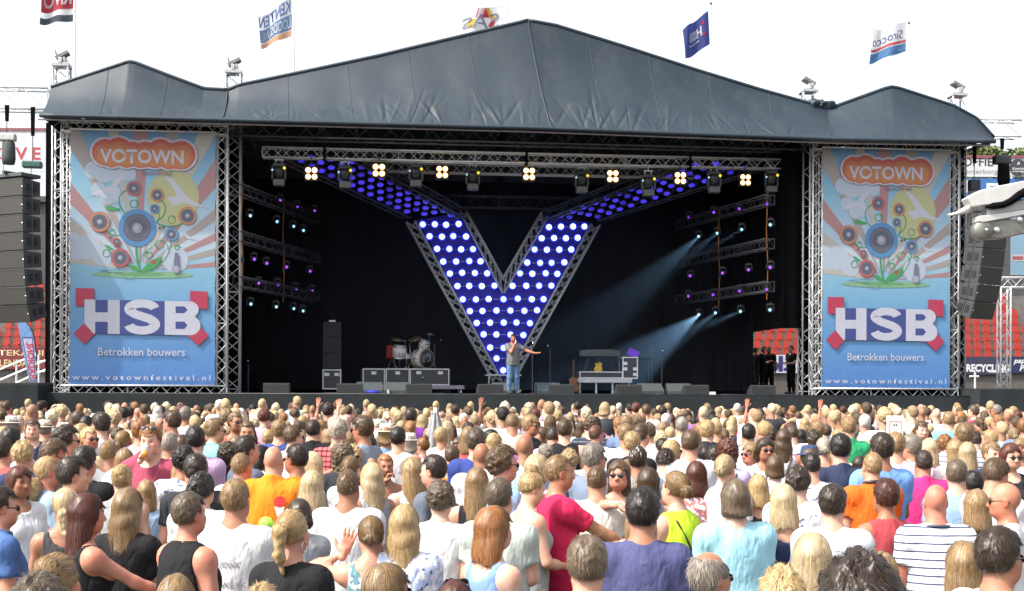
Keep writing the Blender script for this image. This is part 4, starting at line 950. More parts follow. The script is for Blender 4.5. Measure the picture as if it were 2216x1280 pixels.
board('white board with dark blue round letters seen through the stage doorway', 1560, 1760, 768, 808, YB, (205, 212, 225), [('ol', 1676, 788, 36, 34, (45, 40, 110), dict(bold=.05)), ('.', 1700, 800, 10, 8, (45, 40, 110), dict(bold=.05))])
YF = SX + 7.0
board('white fascia board with tall thin red letters above the left line array', -200, 420, 283, 374, YF, (222, 228, 236), [('C', 3, 333, 20, 27, (196, 60, 74), {}), ('V', 44, 333, 26, 27, (196, 60, 74), dict(bold=.015)), ('E', 77, 333, 18, 27, (196, 60, 74), dict(bold=.015)), ('R', 110, 333, 18, 27, (196, 60, 74), dict(bold=.015))], (150, 90, 96))
board('white fascia board with dark capital letters at the upper right', 1950, 2330, 342, 384, YF, (225, 228, 234), [('OFFIE', 2114, 351, 66, 19, (52, 56, 66), dict(bold=.006)), ('aenterborg', 2118, 373, 78, 13, (140, 142, 150), {})], (150, 84, 86))
t = thing('round_sign', 'dark round sign with white lettering on the fascia at the right edge', 'sign', atw(2201, 363, YF - .15)); MB().lathe([(.46, 0), (.46, .04)], (0, 0, 0), (0, -1, 0), 30).build('disc', mk('sign_dark', (.035, .04, .05), .5), t)
for s, z, w_, h_ in (('A', .22, .16, .18), ('Koeritz', -.06, .62, .13), ('overlag', -.22, .62, .13)): text(s, 0, -.05, z, .2, WHITE, t, fit=w_, fith=h_, shear=.2)
board('blue fascia board with large white letters at the upper right', 1950, 2330, 386, 432, YF, (66, 124, 196), [('IL', 2102, 404, 34, 26, (232, 236, 242), dict(bold=.03)), ('EK', 2158, 410, 50, 26, (232, 236, 242), dict(bold=.03))])
# railings in front of the stand
def railing(lab, pts, Y, posts):
    t = thing('hand_railing', lab, 'railing', (0, Y, 0)); m_ = MB()
    for a, b in pts: p, q = atw(*a, Y), atw(*b, Y); MB().tube((p.x, 0, p.z), (q.x, 0, q.z), .05, 6).build('rail', ALU, t)
    for a, b in posts: p, q = atw(*a, Y), atw(*b, Y); MB().tube((p.x, 0, 0), (q.x, 0, p.z), .05, 6).build('post', ALU, t)
railing('sloping metal stair railing in front of the left seats', [((-30, 812), (80, 768)), ((-20, 832), (100, 780)), ((30, 832), (100, 800)), ((78, 785), (110, 780)), ((78, 806), (110, 802))], SX - 2.5, [((36, 790), (36, 840)), ((84, 768), (84, 845))])
railing('metal railing with short sign bar left of the right line array', [((2098, 845), (2130, 845)), ((2098, 815), (2118, 815))], SX - 2.5, [((2110, 806), (2110, 850))])
# truss goal post and side screen at the right edge
Yg = 50.0
A, B = atw(2108, 612, Yg), atw(2290, 612, Yg)
t = thing('goalpost_truss', 'silver truss goalpost standing behind the right line array', 'truss', (0, Yg, 0)); truss_parts(t, (A.x, 0, A.z), (B.x, 0, A.z), .34, .36, .03, .014, .36)
for x in (2172, 2300): p = atw(x, 700, Yg); truss_parts(t, (p.x, 0, .05), (p.x, 0, A.z - .2), .36, .36, .03, .014, .36, up=Vector((0, 1, 0)))
A, B = atw(2186, 470, Yg), atw(2330, 596, Yg)
t = thing('side_banner', 'pale blue festival banner hung on the goalpost at the right edge', 'banner', (A.x, Yg, B.z)); Wd, Ht = B.x - A.x, A.z - B.z
MB().box((Wd / 2, 0, Ht / 2), (Wd, .03, Ht)).build('cloth', prt(150, 198, 226), t)
for k in range(4):
    q = clip_rect([(-.1 + .5 * k, Ht * 1.2), (.2 + .5 * k, Ht * 1.2), (1.6 + .2 * k, Ht * .35), (1.45 + .2 * k, Ht * .35)], 0, Wd, 0, Ht)
    if q: flat(q, -.02, prt(*((196, 150, 140), (205, 200, 190))[k % 2]), t, 'ray')
flat([(0.03, .5), (.5, .5), (.5, .75), (.03, .75)], -.022, prt(225, 225, 235), t, 'logo_panel'); flat([(.52, .45), (1.2, .45), (1.2, .78), (.52, .78)], -.022, prt(60, 90, 160), t, 'logo_panel'); flat([(0.06, .55), (.45, .55), (.45, .68), (.06, .68)], -.024, prt(196, 80, 90), t, 'logo_panel')
# feather flag at the left
Yf = 46.0; t = thing('feather_flag', 'blue feather flag with red mirrored letters below the left line array', 'flag', atw(78, 830, Yf)); o0 = Vector(t.location)
t.location.z = 0
def FP(x, y): p = atw(x, y, Yf) - Vector((o0.x, Yf, 0)); return (p.x, p.z)
out = [(36, 690), (44, 691), (54, 697), (63, 708), (69, 722), (73, 740), (76, 770), (79, 826), (63, 826), (55, 790), (46, 745)]
flat([FP(*p) for p in out][::-1], 0, mk('flag_blue', tuple(.62 * k for k in col(112, 158, 214)), .7), t, 'cloth')
flat([FP(*p) for p in ((47, 730), (70, 730), (77, 824), (66, 824))][::-1], -.004, mk('flag_label_edge', tuple(.6 * k for k in col(70, 70, 150)), .7), t, 'label'); flat([FP(*p) for p in ((49.5, 733), (69, 733), (75.5, 822), (67, 822))][::-1], -.007, mk('flag_label', tuple(.6 * k for k in col(190, 196, 226)), .7), t, 'label')
a_, b_ = FP(62, 737), FP(72, 822)
o = text('RADIONL', (a_[0] + b_[0]) / 2, -.012, (a_[1] + b_[1]) / 2, .3, mk('flag_red', (.35, .03, .06), .7), t, fit=1.25, fith=.22, bold=.01, mirror=True); o.rotation_euler = (0, math.radians(84), 0)
pl = [(p[0], .02, p[1]) for p in [FP(*q) for q in [(36, 690), (44, 689), (54, 695), (64, 707), (71, 722), (75, 740), (78, 770), (80, 826)]]]; pl.append((pl[-1][0], .02, 0)); MB().path(pl, .02, 6).build('pole', BLACKM, t, True)
# ------------------------------------------------------------------ flags on poles behind the roof
def translucent(m):
    nt = m.node_tree
    if 'Translucent' in nt.nodes: return m
    b = nt.nodes['Principled BSDF']; tr = nt.nodes.new('ShaderNodeBsdfTranslucent'); tr.name = 'Translucent'; mx = nt.nodes.new('ShaderNodeMixShader'); mx.inputs[0].default_value = .55
    nt.links.new(b.inputs['Base Color'].links[0].from_socket, tr.inputs['Color']); o = nt.nodes['Material Output']; nt.links.new(b.outputs[0], mx.inputs[1]); nt.links.new(tr.outputs[0], mx.inputs[2]); nt.links.new(mx.outputs[0], o.inputs['Surface']); return m
def flag(lab, px, ytop, Y, corners, base, layers, Wt, Ht, lean=0):
    """corners in pixels: hoist top, fly top, fly bottom, hoist bottom"""
    P_ = atw(px, ytop, Y); t = thing('flag_on_pole', lab, 'flag', (P_.x, Y, 0), 0, 'sponsor flags on poles')
    MB().tube((0, 0, 0), (0, 0, P_.z), .045, 8, .03).build('pole', mk('pole_grey', (.30, .32, .33), .45), t, True); MB().sphere((0, 0, P_.z), .06, 8, 6).build('finial', ALUD, t, True)
    cs = [atw(*c, Y) - Vector((P_.x, Y, 0)) for c in corners]; ph = rnd.uniform(0, 6)
    def W_(s, r): # s 0 hoist..1 fly ; r 0 bottom..1 top
        p = (cs[3].lerp(cs[2], s)).lerp(cs[0].lerp(cs[1], s), r)
        wv = .16 * s ** .6 * math.sin(s * 7.5 + ph + r * 1.2); sg = .06 * s * math.sin(s * 9 + ph + 1 + r * 2); return Vector((p.x + sg * .5, wv, p.z + sg))
    def warp(me_or_pts, off):
        return [W_(*p) + Vector((0, -off, 0)) for p in me_or_pts]
    g = [[tuple(W_(i / 20, j / 14)) for i in range(21)] for j in range(15)]
    _m2 = translucent(mk('flag_' + base[0], tuple(.8 * k for k in col(*base[1])), .8, 0, .06, 3))
    MB().sheet(g).build('cloth', _m2, t, True)
    for k, ly in enumerate(layers):
        m_ = translucent(mk('flagink_%d_%d_%d' % ly[-1], tuple(.75 * q for q in col(*ly[-1])), .8, 0, .06, 3)); off = .012 + .006 * k
        if ly[0] == 'rect':
            _, s0, s1, r0, r1, _c = ly; MB().sheet([[tuple(W_(s0 + (s1 - s0) * i / 16, r0 + (r1 - r0) * j / 6) - Vector((0, off, 0))) for i in range(17)] for j in range(7)]).build('print', m_, t, True)
        elif ly[0] == 'poly': MB().add([tuple(q) for q in warp(ly[1], off)], [tuple(range(len(ly[1])))]).build('print', m_, t)
        else:
            _, s_, s0, s1, r0, r1, bo, _c = ly; me = text_mesh(s_, 1, bold=bo, mirror=False); a = np.empty(len(me.vertices) * 3, np.float32); me.vertices.foreach_get('co', a); a = a.reshape(-1, 3); lo, hi = a.min(0), a.max(0)
            q = []
            for v_ in a: q.append(tuple(W_(s0 + (s1 - s0) * (v_[0] - lo[0]) / (hi[0] - lo[0]), r0 + (r1 - r0) * (v_[2] - lo[2]) / (hi[2] - lo[2])) - Vector((0, off, 0))))
            me.vertices.foreach_set('co', np.array(q, np.float32).ravel()); me.materials.append(m_); me.update(); oo = bpy.data.objects.new('lettering', me); COL.objects.link(oo); oo.parent = t
YP = 60.0
flag('red and dark flag with white letters at the top left', 159, -60, YP, [(156, -48), (88, -30), (84, 52), (155, 47)], ('white', (236, 238, 242)), [('rect', 0, .98, .3, 1, (196, 70, 84)), ('rect', 0, 1, 0, .16, (84, 96, 108)), ('text', 'KIVO', .05, .92, .4, .8, .03, (238, 238, 242))], 1, 1)
flag('white and blue flag with an orange strip above the left of the roof', 634, -60, YP, [(629, -8), (555, 40), (563, 104), (628, 78)], ('white', (236, 238, 242)), [('rect', 0, 1, .18, .56, (130, 164, 206)), ('rect', 0, 1, 0, .15, (238, 190, 160)), ('text', 'KENTEN', .05, .98, .62, .95, .02, (110, 140, 196)), ('text', 'LOODS.NL', .03, .98, .22, .5, .02, (238, 240, 244))], 1, 1)
flag('white flag with a red and yellow arrow emblem peeking over the ridge', 1093, -60, YP, [(1088, 10), (996, 28), (994, 74), (1086, 72)], ('white', (246, 248, 250)), [('poly', [(.5, .62), (.34, .62), (.42, .98), (.62, 1.0), (.68, .6), (.55, .55)], (226, 70, 110)), ('poly', [(.32, .55), (.2, .55), (.36, 1.0), (.44, .96)], (226, 196, 90)), ('poly', [(.9, .3), (.74, .2), (.66, .55), (.8, .66)], (226, 196, 90)), ('poly', [(.36, .3), (.26, .2), (.18, .55), (.3, .5)], (216, 60, 80)), ('text', 'SAS', .12, .98, .2, .75, .0, (150, 160, 180))], 1, 1)
flag('dark blue flag with mirrored white letters above the right of the roof', 1535, 8, YP, [(1529, 24), (1474, 66), (1478, 132), (1533, 96)], ('navy', (62, 74, 140)), [('text', 'HSB', .28, .78, .42, .72, .05, (232, 232, 240)), ('poly', [(.18, .7), (.26, .7), (.26, .82), (.18, .82)], (210, 40, 70)), ('poly', [(.18, .36), (.26, .36), (.26, .46), (.18, .46)], (210, 40, 70)), ('rect', .4, .8, .3, .34, (220, 222, 236))], 1, 1)
flag('white flag with blue script and red and blue stripes above the right gable', 1964, 50, YP, [(1958, 48), (1884, 66), (1880, 138), (1957, 112)], ('white', (246, 248, 250)), [('rect', 0, 1, .02, .3, (100, 150, 205)), ('rect', 0, 1, .34, .42, (216, 100, 110)), ('text', 'Sirocco', .1, .95, .5, .78, .0, (96, 116, 170)), ('poly', [(.1, .12), (.6, .08), (.5, .2)], (235, 240, 246))], 1, 1)
# ------------------------------------------------------------------ trees beyond the stand
LEAF = bpy.data.materials.new('leaf'); LEAF.use_nodes = True; _n = LEAF.node_tree; _b = _n.nodes['Principled BSDF']
_n.links.new(ramp(_n, noise(_n, .9, 3, coords(_n)), [(.3, (.05, .085, .02)), (.7, (.14, .17, .05))]), _b.inputs['Base Color']); _b.inputs['Roughness'].default_value = .7
def tree(lab, x, y, Y, rx, seed):
    p = atw(x, y, Y); r_ = random.Random(seed); t = thing('tree', lab, 'tree', (p.x, Y, 0), 0, 'trees beyond the stand'); H_ = p.z
    tk = MB(); tk.path([(0, 0, 0), (.1, 0, H_ * .4), (0, .1, H_ * .75)], [.35, .25, .1], 8)
    for k in range(6): a_ = k * 1.05; tk.path([(0, 0, H_ * (.45 + .05 * k)), (rx * .4 * math.cos(a_), rx * .4 * math.sin(a_), H_ * (.6 + .05 * k)), (rx * .75 * math.cos(a_), rx * .75 * math.sin(a_), H_ * (.7 + .04 * k))], [.12, .08, .03], 6)
    tk.build('trunk', mk('bark', (.09, .07, .05), .9, 0, .3, 6, .5, 20), t, True)
    cl = [(rx * .7 * r_.uniform(-1, 1), rx * .7 * r_.uniform(-1, 1), H_ * r_.uniform(.55, .93), rx * r_.uniform(.22, .4)) for _ in range(26)] + [(rx * .5 * r_.uniform(-1, 1), rx * .5 * r_.uniform(-1, 1), H_ - rx * .3, rx * .28) for _ in range(6)]
    m_ = MB()
    for cx, cy, cz, cr_ in cl:
        for k in range(130):
            d = Vector((r_.gauss(0, 1), r_.gauss(0, 1), r_.gauss(0, 1))).normalized() * cr_ * r_.uniform(.5, 1.05); c = Vector((cx, cy, cz)) + d
            a_ = Vector((r_.gauss(0, 1), r_.gauss(0, 1), r_.gauss(0, 1))).normalized() * .17; b_ = a_.cross(Vector((r_.gauss(0, 1), r_.gauss(0, 1), r_.gauss(0, 1)))).normalized() * .11
            m_.add([c - a_, c + b_, c + a_, c - b_], [(0, 1, 2, 3)])
    m_.build('crown', LEAF, t)
for k, (x, y) in enumerate(((2098, 318), (2140, 316), (2186, 322), (2236, 318))): tree(('leftmost', 'second', 'third', 'rightmost')[k] + ' green tree top showing over the right fascia board', x, y, 96, 2.3, k)
# ------------------------------------------------------------------ camera crane reaching in from the right
Yj = 21.0
JW = mk('crane_white', (.5, .5, .48), .35, .2, .12, 3, .1, 8); JG = mk('crane_grey', (.2, .2, .18), .4, .6, .25, 6)
jb = thing('camera_crane', 'silver camera crane arm reaching in from the right edge', 'camera crane', (atw(2330, 700, Yj).x, Yj, 0)); jx = jb.location.x
def JP(x, y): p = atw(x, y, Yj); return (p.x - jx, p.z)
MB().prism([JP(*p) for p in ((2084, 431), (2110, 416), (2145, 407), (2330, 370), (2330, 410), (2240, 412), (2205, 416), (2180, 432), (2152, 447), (2120, 448), (2096, 452))][::-1], -.16, .16).build('hood', JW, jb, bev=.02)
MB().prism([JP(*p) for p in ((2128, 452), (2150, 448), (2330, 405), (2330, 455), (2216, 455), (2130, 468))][::-1], -.12, .12).build('boom', mk('crane_panel', (.33, .34, .34), .45, .3), jb, bev=.01)
lo_ = MB(); lo_.path([(JP(x, y)[0], -.17, JP(x, y)[1]) for x, y in ((2122, 452), (2140, 449), (2160, 447), (2178, 439), (2195, 426), (2216, 416), (2250, 409), (2330, 398))], [.02, .05, .05, .055, .06, .075, .08, .08], 8); lo_.build('cable_loom', BLACKC, jb, True)
MB().prism([JP(*p) for p in ((2110, 470), (2130, 468), (2330, 440), (2330, 452), (2216, 466), (2120, 484), (2108, 482))][::-1], -.14, .14).build('lower_rail', JW, jb, bev=.01)
pl = [JP(2128 + 20 * math.cos(a_), 499 + 20 * math.sin(a_)) for a_ in np.linspace(math.radians(80), math.radians(275), 12)] + [JP(2190, 476), JP(2330, 440), JP(2330, 492), JP(2216, 506), JP(2160, 518)]
MB().prism(pl, -.1, .1).build('lower_plate', JG, jb, bev=.015)
for x, y, r in ((2151, 500, .05), (2200, 478, .05), (2128, 500, .03)): p = JP(x, y); MB().lathe([(r, 0), (r, .03), (r * .5, .05)], (p[0], -.1, p[1]), (0, -1, 0), 16).build('bolt', CHR, jb, True)
MB().lathe([(.13, -.13), (.15, -.1), (.15, .1), (.13, .13)], (JP(2122, 500)[0], 0, JP(2122, 500)[1]), (0, 1, 0), 24).build('pivot_wheel', JG, jb, True)
nz = MB(); a_, b_, c_ = JP(2050, 466), JP(2068, 463), JP(2100, 450); nz.path([(a_[0], 0, a_[1]), (b_[0], 0, b_[1]), (c_[0], 0, c_[1])], [.014, .03, .07], 8); nz.build('nose_bracket', JW, jb, True)
d_ = JP(2330, 420); bo = MB(); bo.box((d_[0] + 1.2, 0, d_[1] + .05), (2.4, .22, .3)); bo.build('boom_extension', JW, jb)
ps = MB(); ps.tube((d_[0] + 2, 0, 0), (d_[0] + 2, 0, d_[1]), .09, 10)
for k in range(3): ps.tube((d_[0] + 2 + .8 * math.cos(k * 2.1), .8 * math.sin(k * 2.1), .02), (d_[0] + 2, 0, 1.2), .04, 8)
ps.build('pedestal', BLACKM, jb, True)
# ------------------------------------------------------------------ people: bodies grown as one continuous surface from a signed field
f32 = np.float32
def _cap(P, a, b, ra, rb):
    a, b = np.asarray(a, f32), np.asarray(b, f32); ab = b - a; L = float(ab @ ab) + 1e-9
    t = np.clip(((P[0] - a[0]) * ab[0] + (P[1] - a[1]) * ab[1] + (P[2] - a[2]) * ab[2]) / L, 0, 1)
    return np.sqrt((P[0] - a[0] - t * ab[0]) ** 2 + (P[1] - a[1] - t * ab[1]) ** 2 + (P[2] - a[2] - t * ab[2]) ** 2) - (ra + (rb - ra) * t)
def _ell(P, c, r, R=None):
    q = [P[i] - c[i] for i in range(3)]
    if R is not None: q = [R[0][i] * q[0] + R[1][i] * q[1] + R[2][i] * q[2] for i in range(3)]   # R^T q
    k0 = np.sqrt((q[0] / r[0]) ** 2 + (q[1] / r[1]) ** 2 + (q[2] / r[2]) ** 2)
    k1 = np.sqrt((q[0] / r[0] ** 2) ** 2 + (q[1] / r[1] ** 2) ** 2 + (q[2] / r[2] ** 2) ** 2) + 1e-6
    return k0 * (k0 - 1) / k1
def smin(a, b, k):
    h = np.maximum(k - np.abs(a - b), 0) / k; return np.minimum(a, b) - h * h * k * .25
def smax(a, b, k): return -smin(-a, -b, k)
def prim(P, p):
    return _cap(P, *p[1:5]) if p[0] == 'c' else _ell(P, p[1], p[2], p[3] if len(p) > 3 and p[3] is not None else None)
def pbox(p):
    if p[0] == 'c': a, b = np.array(p[1]), np.array(p[2]); r = max(p[3], p[4]); return np.minimum(a, b) - r, np.maximum(a, b) + r
    r = max(p[2]) if p[3] is not None else np.array(p[2]); return np.array(p[1]) - r, np.array(p[1]) + r
def feval(P, prims):
    d = None
    for p, k in prims:
        v = prim(P, p); d = v if d is None else (smin(d, v, k) if k > 0 else smax(d, -v, -k))
    return d
class Grid:
    def __init__(s, lo, hi, h):
        s.lo = np.array(lo, float); s.h = h; s.n = np.ceil((np.array(hi) - s.lo) / h).astype(int) + 1
        s.ax = [(s.lo[i] + np.arange(s.n[i]) * h).astype(f32) for i in range(3)]
        s.d = np.full(s.n, .3, f32)
    def sl(s, lo, hi):
        a = np.clip(np.floor((lo - s.lo) / s.h).astype(int), 0, s.n); b = np.clip(np.ceil((hi - s.lo) / s.h).astype(int) + 1, 0, s.n)
        return tuple(slice(a[i], b[i]) for i in range(3))
    def P(s, sl=None):
        sl = sl or (slice(None),) * 3
        return (s.ax[0][sl[0]][:, None, None], s.ax[1][sl[1]][None, :, None], s.ax[2][sl[2]][None, None, :])
    def fill(s, prims, pad=.09):
        for p, k in prims:
            lo, hi = pbox(p); sl = s.sl(lo - pad, hi + pad)
            if any(x.stop <= x.start for x in sl): continue
            v = prim(s.P(sl), p); c = s.d[sl]
            s.d[sl] = smin(c, v, k) if k > 0 else smax(c, -v, -k)
        return s
def surface_nets(g, inner=None):
    d = g.d; n = g.n; neg = d < 0
    c = np.zeros(n - 1, np.uint8)
    for i in (0, 1):
        for j in (0, 1):
            for k in (0, 1): c += neg[i:n[0] - 1 + i, j:n[1] - 1 + j, k:n[2] - 1 + k]
    act = (c > 0) & (c < 8); idx = np.full(n - 1, -1, np.int64); cells = np.argwhere(act); idx[act] = np.arange(len(cells))
    acc = np.zeros((len(cells), 3)); cnt = np.zeros(len(cells)); I, J, K = cells.T
    corners = [(i, j, k) for i in (0, 1) for j in (0, 1) for k in (0, 1)]
    vals = {q: d[I + q[0], J + q[1], K + q[2]] for q in corners}
    for a in corners:
        for ax in range(3):
            if a[ax] == 0:
                b = list(a); b[ax] = 1; b = tuple(b); va, vb = vals[a], vals[b]; m = (va < 0) != (vb < 0)
                t = np.where(m, va / np.where(m, va - vb, 1), 0); p = np.zeros((len(cells), 3)); p += a; p[:, ax] += t
                acc[m] += p[m]; cnt[m] += 1
    V = g.lo + (cells + acc / np.maximum(cnt, 1)[:, None]) * g.h
    quads = []
    for ax in range(3):
        u, v = (ax + 1) % 3, (ax + 2) % 3
        s0 = [slice(None)] * 3; s1 = [slice(None)] * 3; s0[ax] = slice(0, n[ax] - 1); s1[ax] = slice(1, n[ax])
        e = np.argwhere(neg[tuple(s0)] != neg[tuple(s1)]); ok = (e[:, u] > 0) & (e[:, v] > 0) & (e[:, u] < n[u] - 1) & (e[:, v] < n[v] - 1); e = e[ok]
        if not len(e): continue
        q = []
        for du, dv in ((-1, -1), (0, -1), (0, 0), (-1, 0)):
            r = e.copy(); r[:, u] += du; r[:, v] += dv; q.append(idx[r[:, 0], r[:, 1], r[:, 2]])
        q = np.stack(q, 1); fl = neg[e[:, 0], e[:, 1], e[:, 2]]; q[~fl] = q[~fl][:, ::-1]; quads.append(q)
    Q = np.concatenate(quads) if quads else np.zeros((0, 4), int)
    return V.astype(f32), Q[(Q >= 0).all(1)]
def join(*parts):
    Vs, Qs, o = [], [], 0
    for V, Q in parts: Vs.append(V); Qs.append(Q + o); o += len(V)
    return np.concatenate(Vs), np.concatenate(Qs)
def np_mesh(name, V, Q, mats, colr=None, tri=None):
    me = bpy.data.meshes.new(name); nq = len(Q); nt = 0 if tri is None else len(tri)
    me.vertices.add(len(V)); me.vertices.foreach_set('co', np.ascontiguousarray(V, f32).ravel())
    me.loops.add(nq * 4); me.loops.foreach_set('vertex_index', np.ascontiguousarray(Q, np.int32).ravel())
    me.polygons.add(nq); me.polygons.foreach_set('loop_start', np.arange(nq, dtype=np.int32) * 4)
    me.polygons.foreach_set('use_smooth', np.ones(nq, bool))
    for m in mats: me.materials.append(m)
    if colr is not None:
        at_ = me.color_attributes.new('tint', 'FLOAT_COLOR', 'POINT'); c4 = np.ones((len(V), 4), f32); c4[:, :3] = colr; at_.data.foreach_set('color', c4.ravel())
    me.update(calc_edges=True); return me
SMOOTH = [False]
def wob(P, freq, seed, n=6, amp=(1, 1, 1)):
    if SMOOTH[0]: return f32(.3)
    r = np.random.RandomState(seed); o = 0
    for i in range(n):
        k = r.normal(size=3) * freq * np.array(amp); o = o + np.sin(P[0] * f32(k[0]) + P[1] * f32(k[1]) + P[2] * f32(k[2]) + f32(r.uniform(0, 6.28)))
    return o / math.sqrt(n)
# ---- head, in head space: origin between the ears, +y forward
HEAD = [(('e', (0, -.012, .018), (.076, .098, .100), None), .02), (('e', (0, .028, -.035), (.060, .066, .088), None), .04), (('e', (0, .058, -.088), (.034, .034, .03), None), .035),
        (('e', (.045, .035, -.07), (.025, .04, .04), None), .04), (('e', (-.045, .035, -.07), (.025, .04, .04), None), .04),
        (('c', (-.034, .082, .012), (.034, .082, .012), .012, .012), .02), (('c', (0, .094, -.004), (0, .112, -.042), .008, .013), .014), (('c', (-.012, .1, -.046), (.012, .1, -.046), .008, .008), .012),
        (('c', (-.045, .068, -.03), (.045, .068, -.03), .016, .016), .03), (('e', (.033, .094, -.009), (.017, .014, .010), None), -.014), (('e', (-.033, .094, -.009), (.017, .014, .010), None), -.014),
        (('e', (.033, .078, -.009), (.013, .012, .011), None), .004), (('e', (-.033, .078, -.009), (.013, .012, .011), None), .004),
        (('c', (-.018, .089, -.070), (.018, .089, -.070), .006, .006), .006), (('c', (-.015, .089, -.080), (.015, .089, -.080), .007, .007), .006),
        (('e', (.078, -.006, -.016), (.010, .020, .032), None), .006), (('e', (-.078, -.006, -.016), (.010, .020, .032), None), .006), (('e', (.086, -.0, -.014), (.006, .011, .018), None), -.006), (('e', (-.086, -.0, -.014), (.006, .011, .018), None), -.006)]
HEADZ = 1.645
def rotz(a): c, s = math.cos(a), math.sin(a); return np.array([[c, -s, 0], [s, c, 0], [0, 0, 1.]])
def rotx(a): c, s = math.cos(a), math.sin(a); return np.array([[1, 0, 0], [0, c, -s], [0, s, c]])
def xf(prims, R, t):
    o = []
    for p, k in prims:
        if p[0] == 'c': o.append((('c', R @ np.array(p[1]) + t, R @ np.array(p[2]) + t, p[3], p[4]), k))
        else: o.append((('e', R @ np.array(p[1]) + t, p[2], R if p[3] is None else R @ p[3]), k))
    return o
def hand(wr, dirn, nrm, kind, side):
    """palm and five fingers from the wrist; dirn along the hand, nrm out of the palm"""
    d = np.array(dirn, float); d /= np.linalg.norm(d); n = np.array(nrm, float); n -= d * (n @ d); n /= np.linalg.norm(n); s = np.cross(d, n) * side
    L = lambda a, b, c: wr + d * a + s * b + n * c
    pr = [(('c', L(-.02, 0, 0), L(.03, 0, 0), .026, .024), .02)]
    for k in range(4): b = (k - 1.5) * .019; pr.append((('c', L(.02, b * .8, 0), L(.085, b, 0), .014, .012), .014))
    curl = {'relaxed': (.5, .7), 'open': (.05, .08), 'grip': (1.0, 1.2)}[kind]
    for k, ln in enumerate((.068, .078, .074, .058)):
        b = (k - 1.5) * .02 * (1.5 if kind == 'open' else 1.05); p0 = L(.085, (k - 1.5) * .019, 0); a1 = curl[0]; 
        fd = d * math.cos(a1) + n * math.sin(a1) + s * (b - (k - 1.5) * .019) * 10; p1 = p0 + fd * ln * .5; a2 = a1 + curl[1]; p2 = p1 + (d * math.cos(a2) + n * math.sin(a2) + s * (b - (k - 1.5) * .019) * 10) * ln * .5
        pr += [(('c', p0, p1, .0105, .0095), .006), (('c', p1, p2, .0095, .0078), .004)]
    t0 = L(.02, -.03, .004); td = d * .6 - s * .7 + n * (.2 if kind == 'open' else .55); td /= np.linalg.norm(td); t1 = t0 + td * .042; t2 = t1 + (td + d * .5) / np.linalg.norm(td + d * .5) * .032
    pr += [(('c', t0, t1, .014, .012), .012), (('c', t1, t2, .011, .009), .004)]
    return pr
def ik(sh, wr, l1, l2, hint):
    sh, wr = np.array(sh, float), np.array(wr, float); v = wr - sh; D = np.linalg.norm(v); D2 = min(D, (l1 + l2) * .995); wr = sh + v / D * D2; v = v / D
    a = (l1 * l1 - l2 * l2 + D2 * D2) / (2 * D2); h = math.sqrt(max(0, l1 * l1 - a * a)); hn = np.array(hint, float); hn -= v * (hn @ v); hn /= np.linalg.norm(hn)
    return sh + v * a + hn * h, wr
POSES = {  # right wrist (x>0), left wrist, elbow hints, hand kinds, head yaw / pitch (degrees)
 'stand': dict(r=(.26, .06, .84), l=(-.26, .06, .84)),
 'front': dict(r=(.06, .26, 1.14), l=(-.09, .25, 1.10), hr='relaxed'),
 'turn_l': dict(r=(.07, .27, 1.12), l=(-.25, .08, .85), yaw=32),
 'turn_r': dict(r=(.25, .08, .85), l=(-.05, .26, 1.14), yaw=-32),
 'down': dict(r=(.08, .28, 1.08), l=(-.06, .28, 1.12), pitch=-22),
 'drink': dict(r=(.03, .17, 1.50), l=(-.27, .05, .85), hr='grip', dr=(-.35, .1, .75)),
 'wave': dict(r=(.30, .02, 1.98), l=(-.25, .08, .86), hr='open', dr=(.05, 0, 1), er=(1, -.2, -.2)),
 'hug': dict(r=(.06, .50, 1.44), l=(-.22, .47, 1.45), hr='relaxed', hl='relaxed', dr=(-.5, .3, -.5), dl=(.8, .2, -.5), yaw=-18, pitch=6, er=(1, 0, .1), el=(-1, 0, .1)),
 'sing': dict(r=(.02, .16, 1.45), l=(-.58, .30, 1.20), hr='grip', hl='open', dr=(-.2, .2, .7), dl=(-1, .4, .1), er=(.8, -.2, -1), el=(-.3, -.6, -.8), yaw=-8, pitch=4),
 'reach': dict(r=(.16, .50, 1.12), l=(-.24, .10, .86), hr='relaxed', dr=(-.2, 1, 0)),
 'tohair': dict(r=(.25, .08, .85), l=(-.17, .06, 1.52), hl='open', dl=(.3, .1, .9), el=(-1, .3, -.6)),
 'crossed': dict(r=(-.06, .24, 1.20), l=(.06, .26, 1.16))}
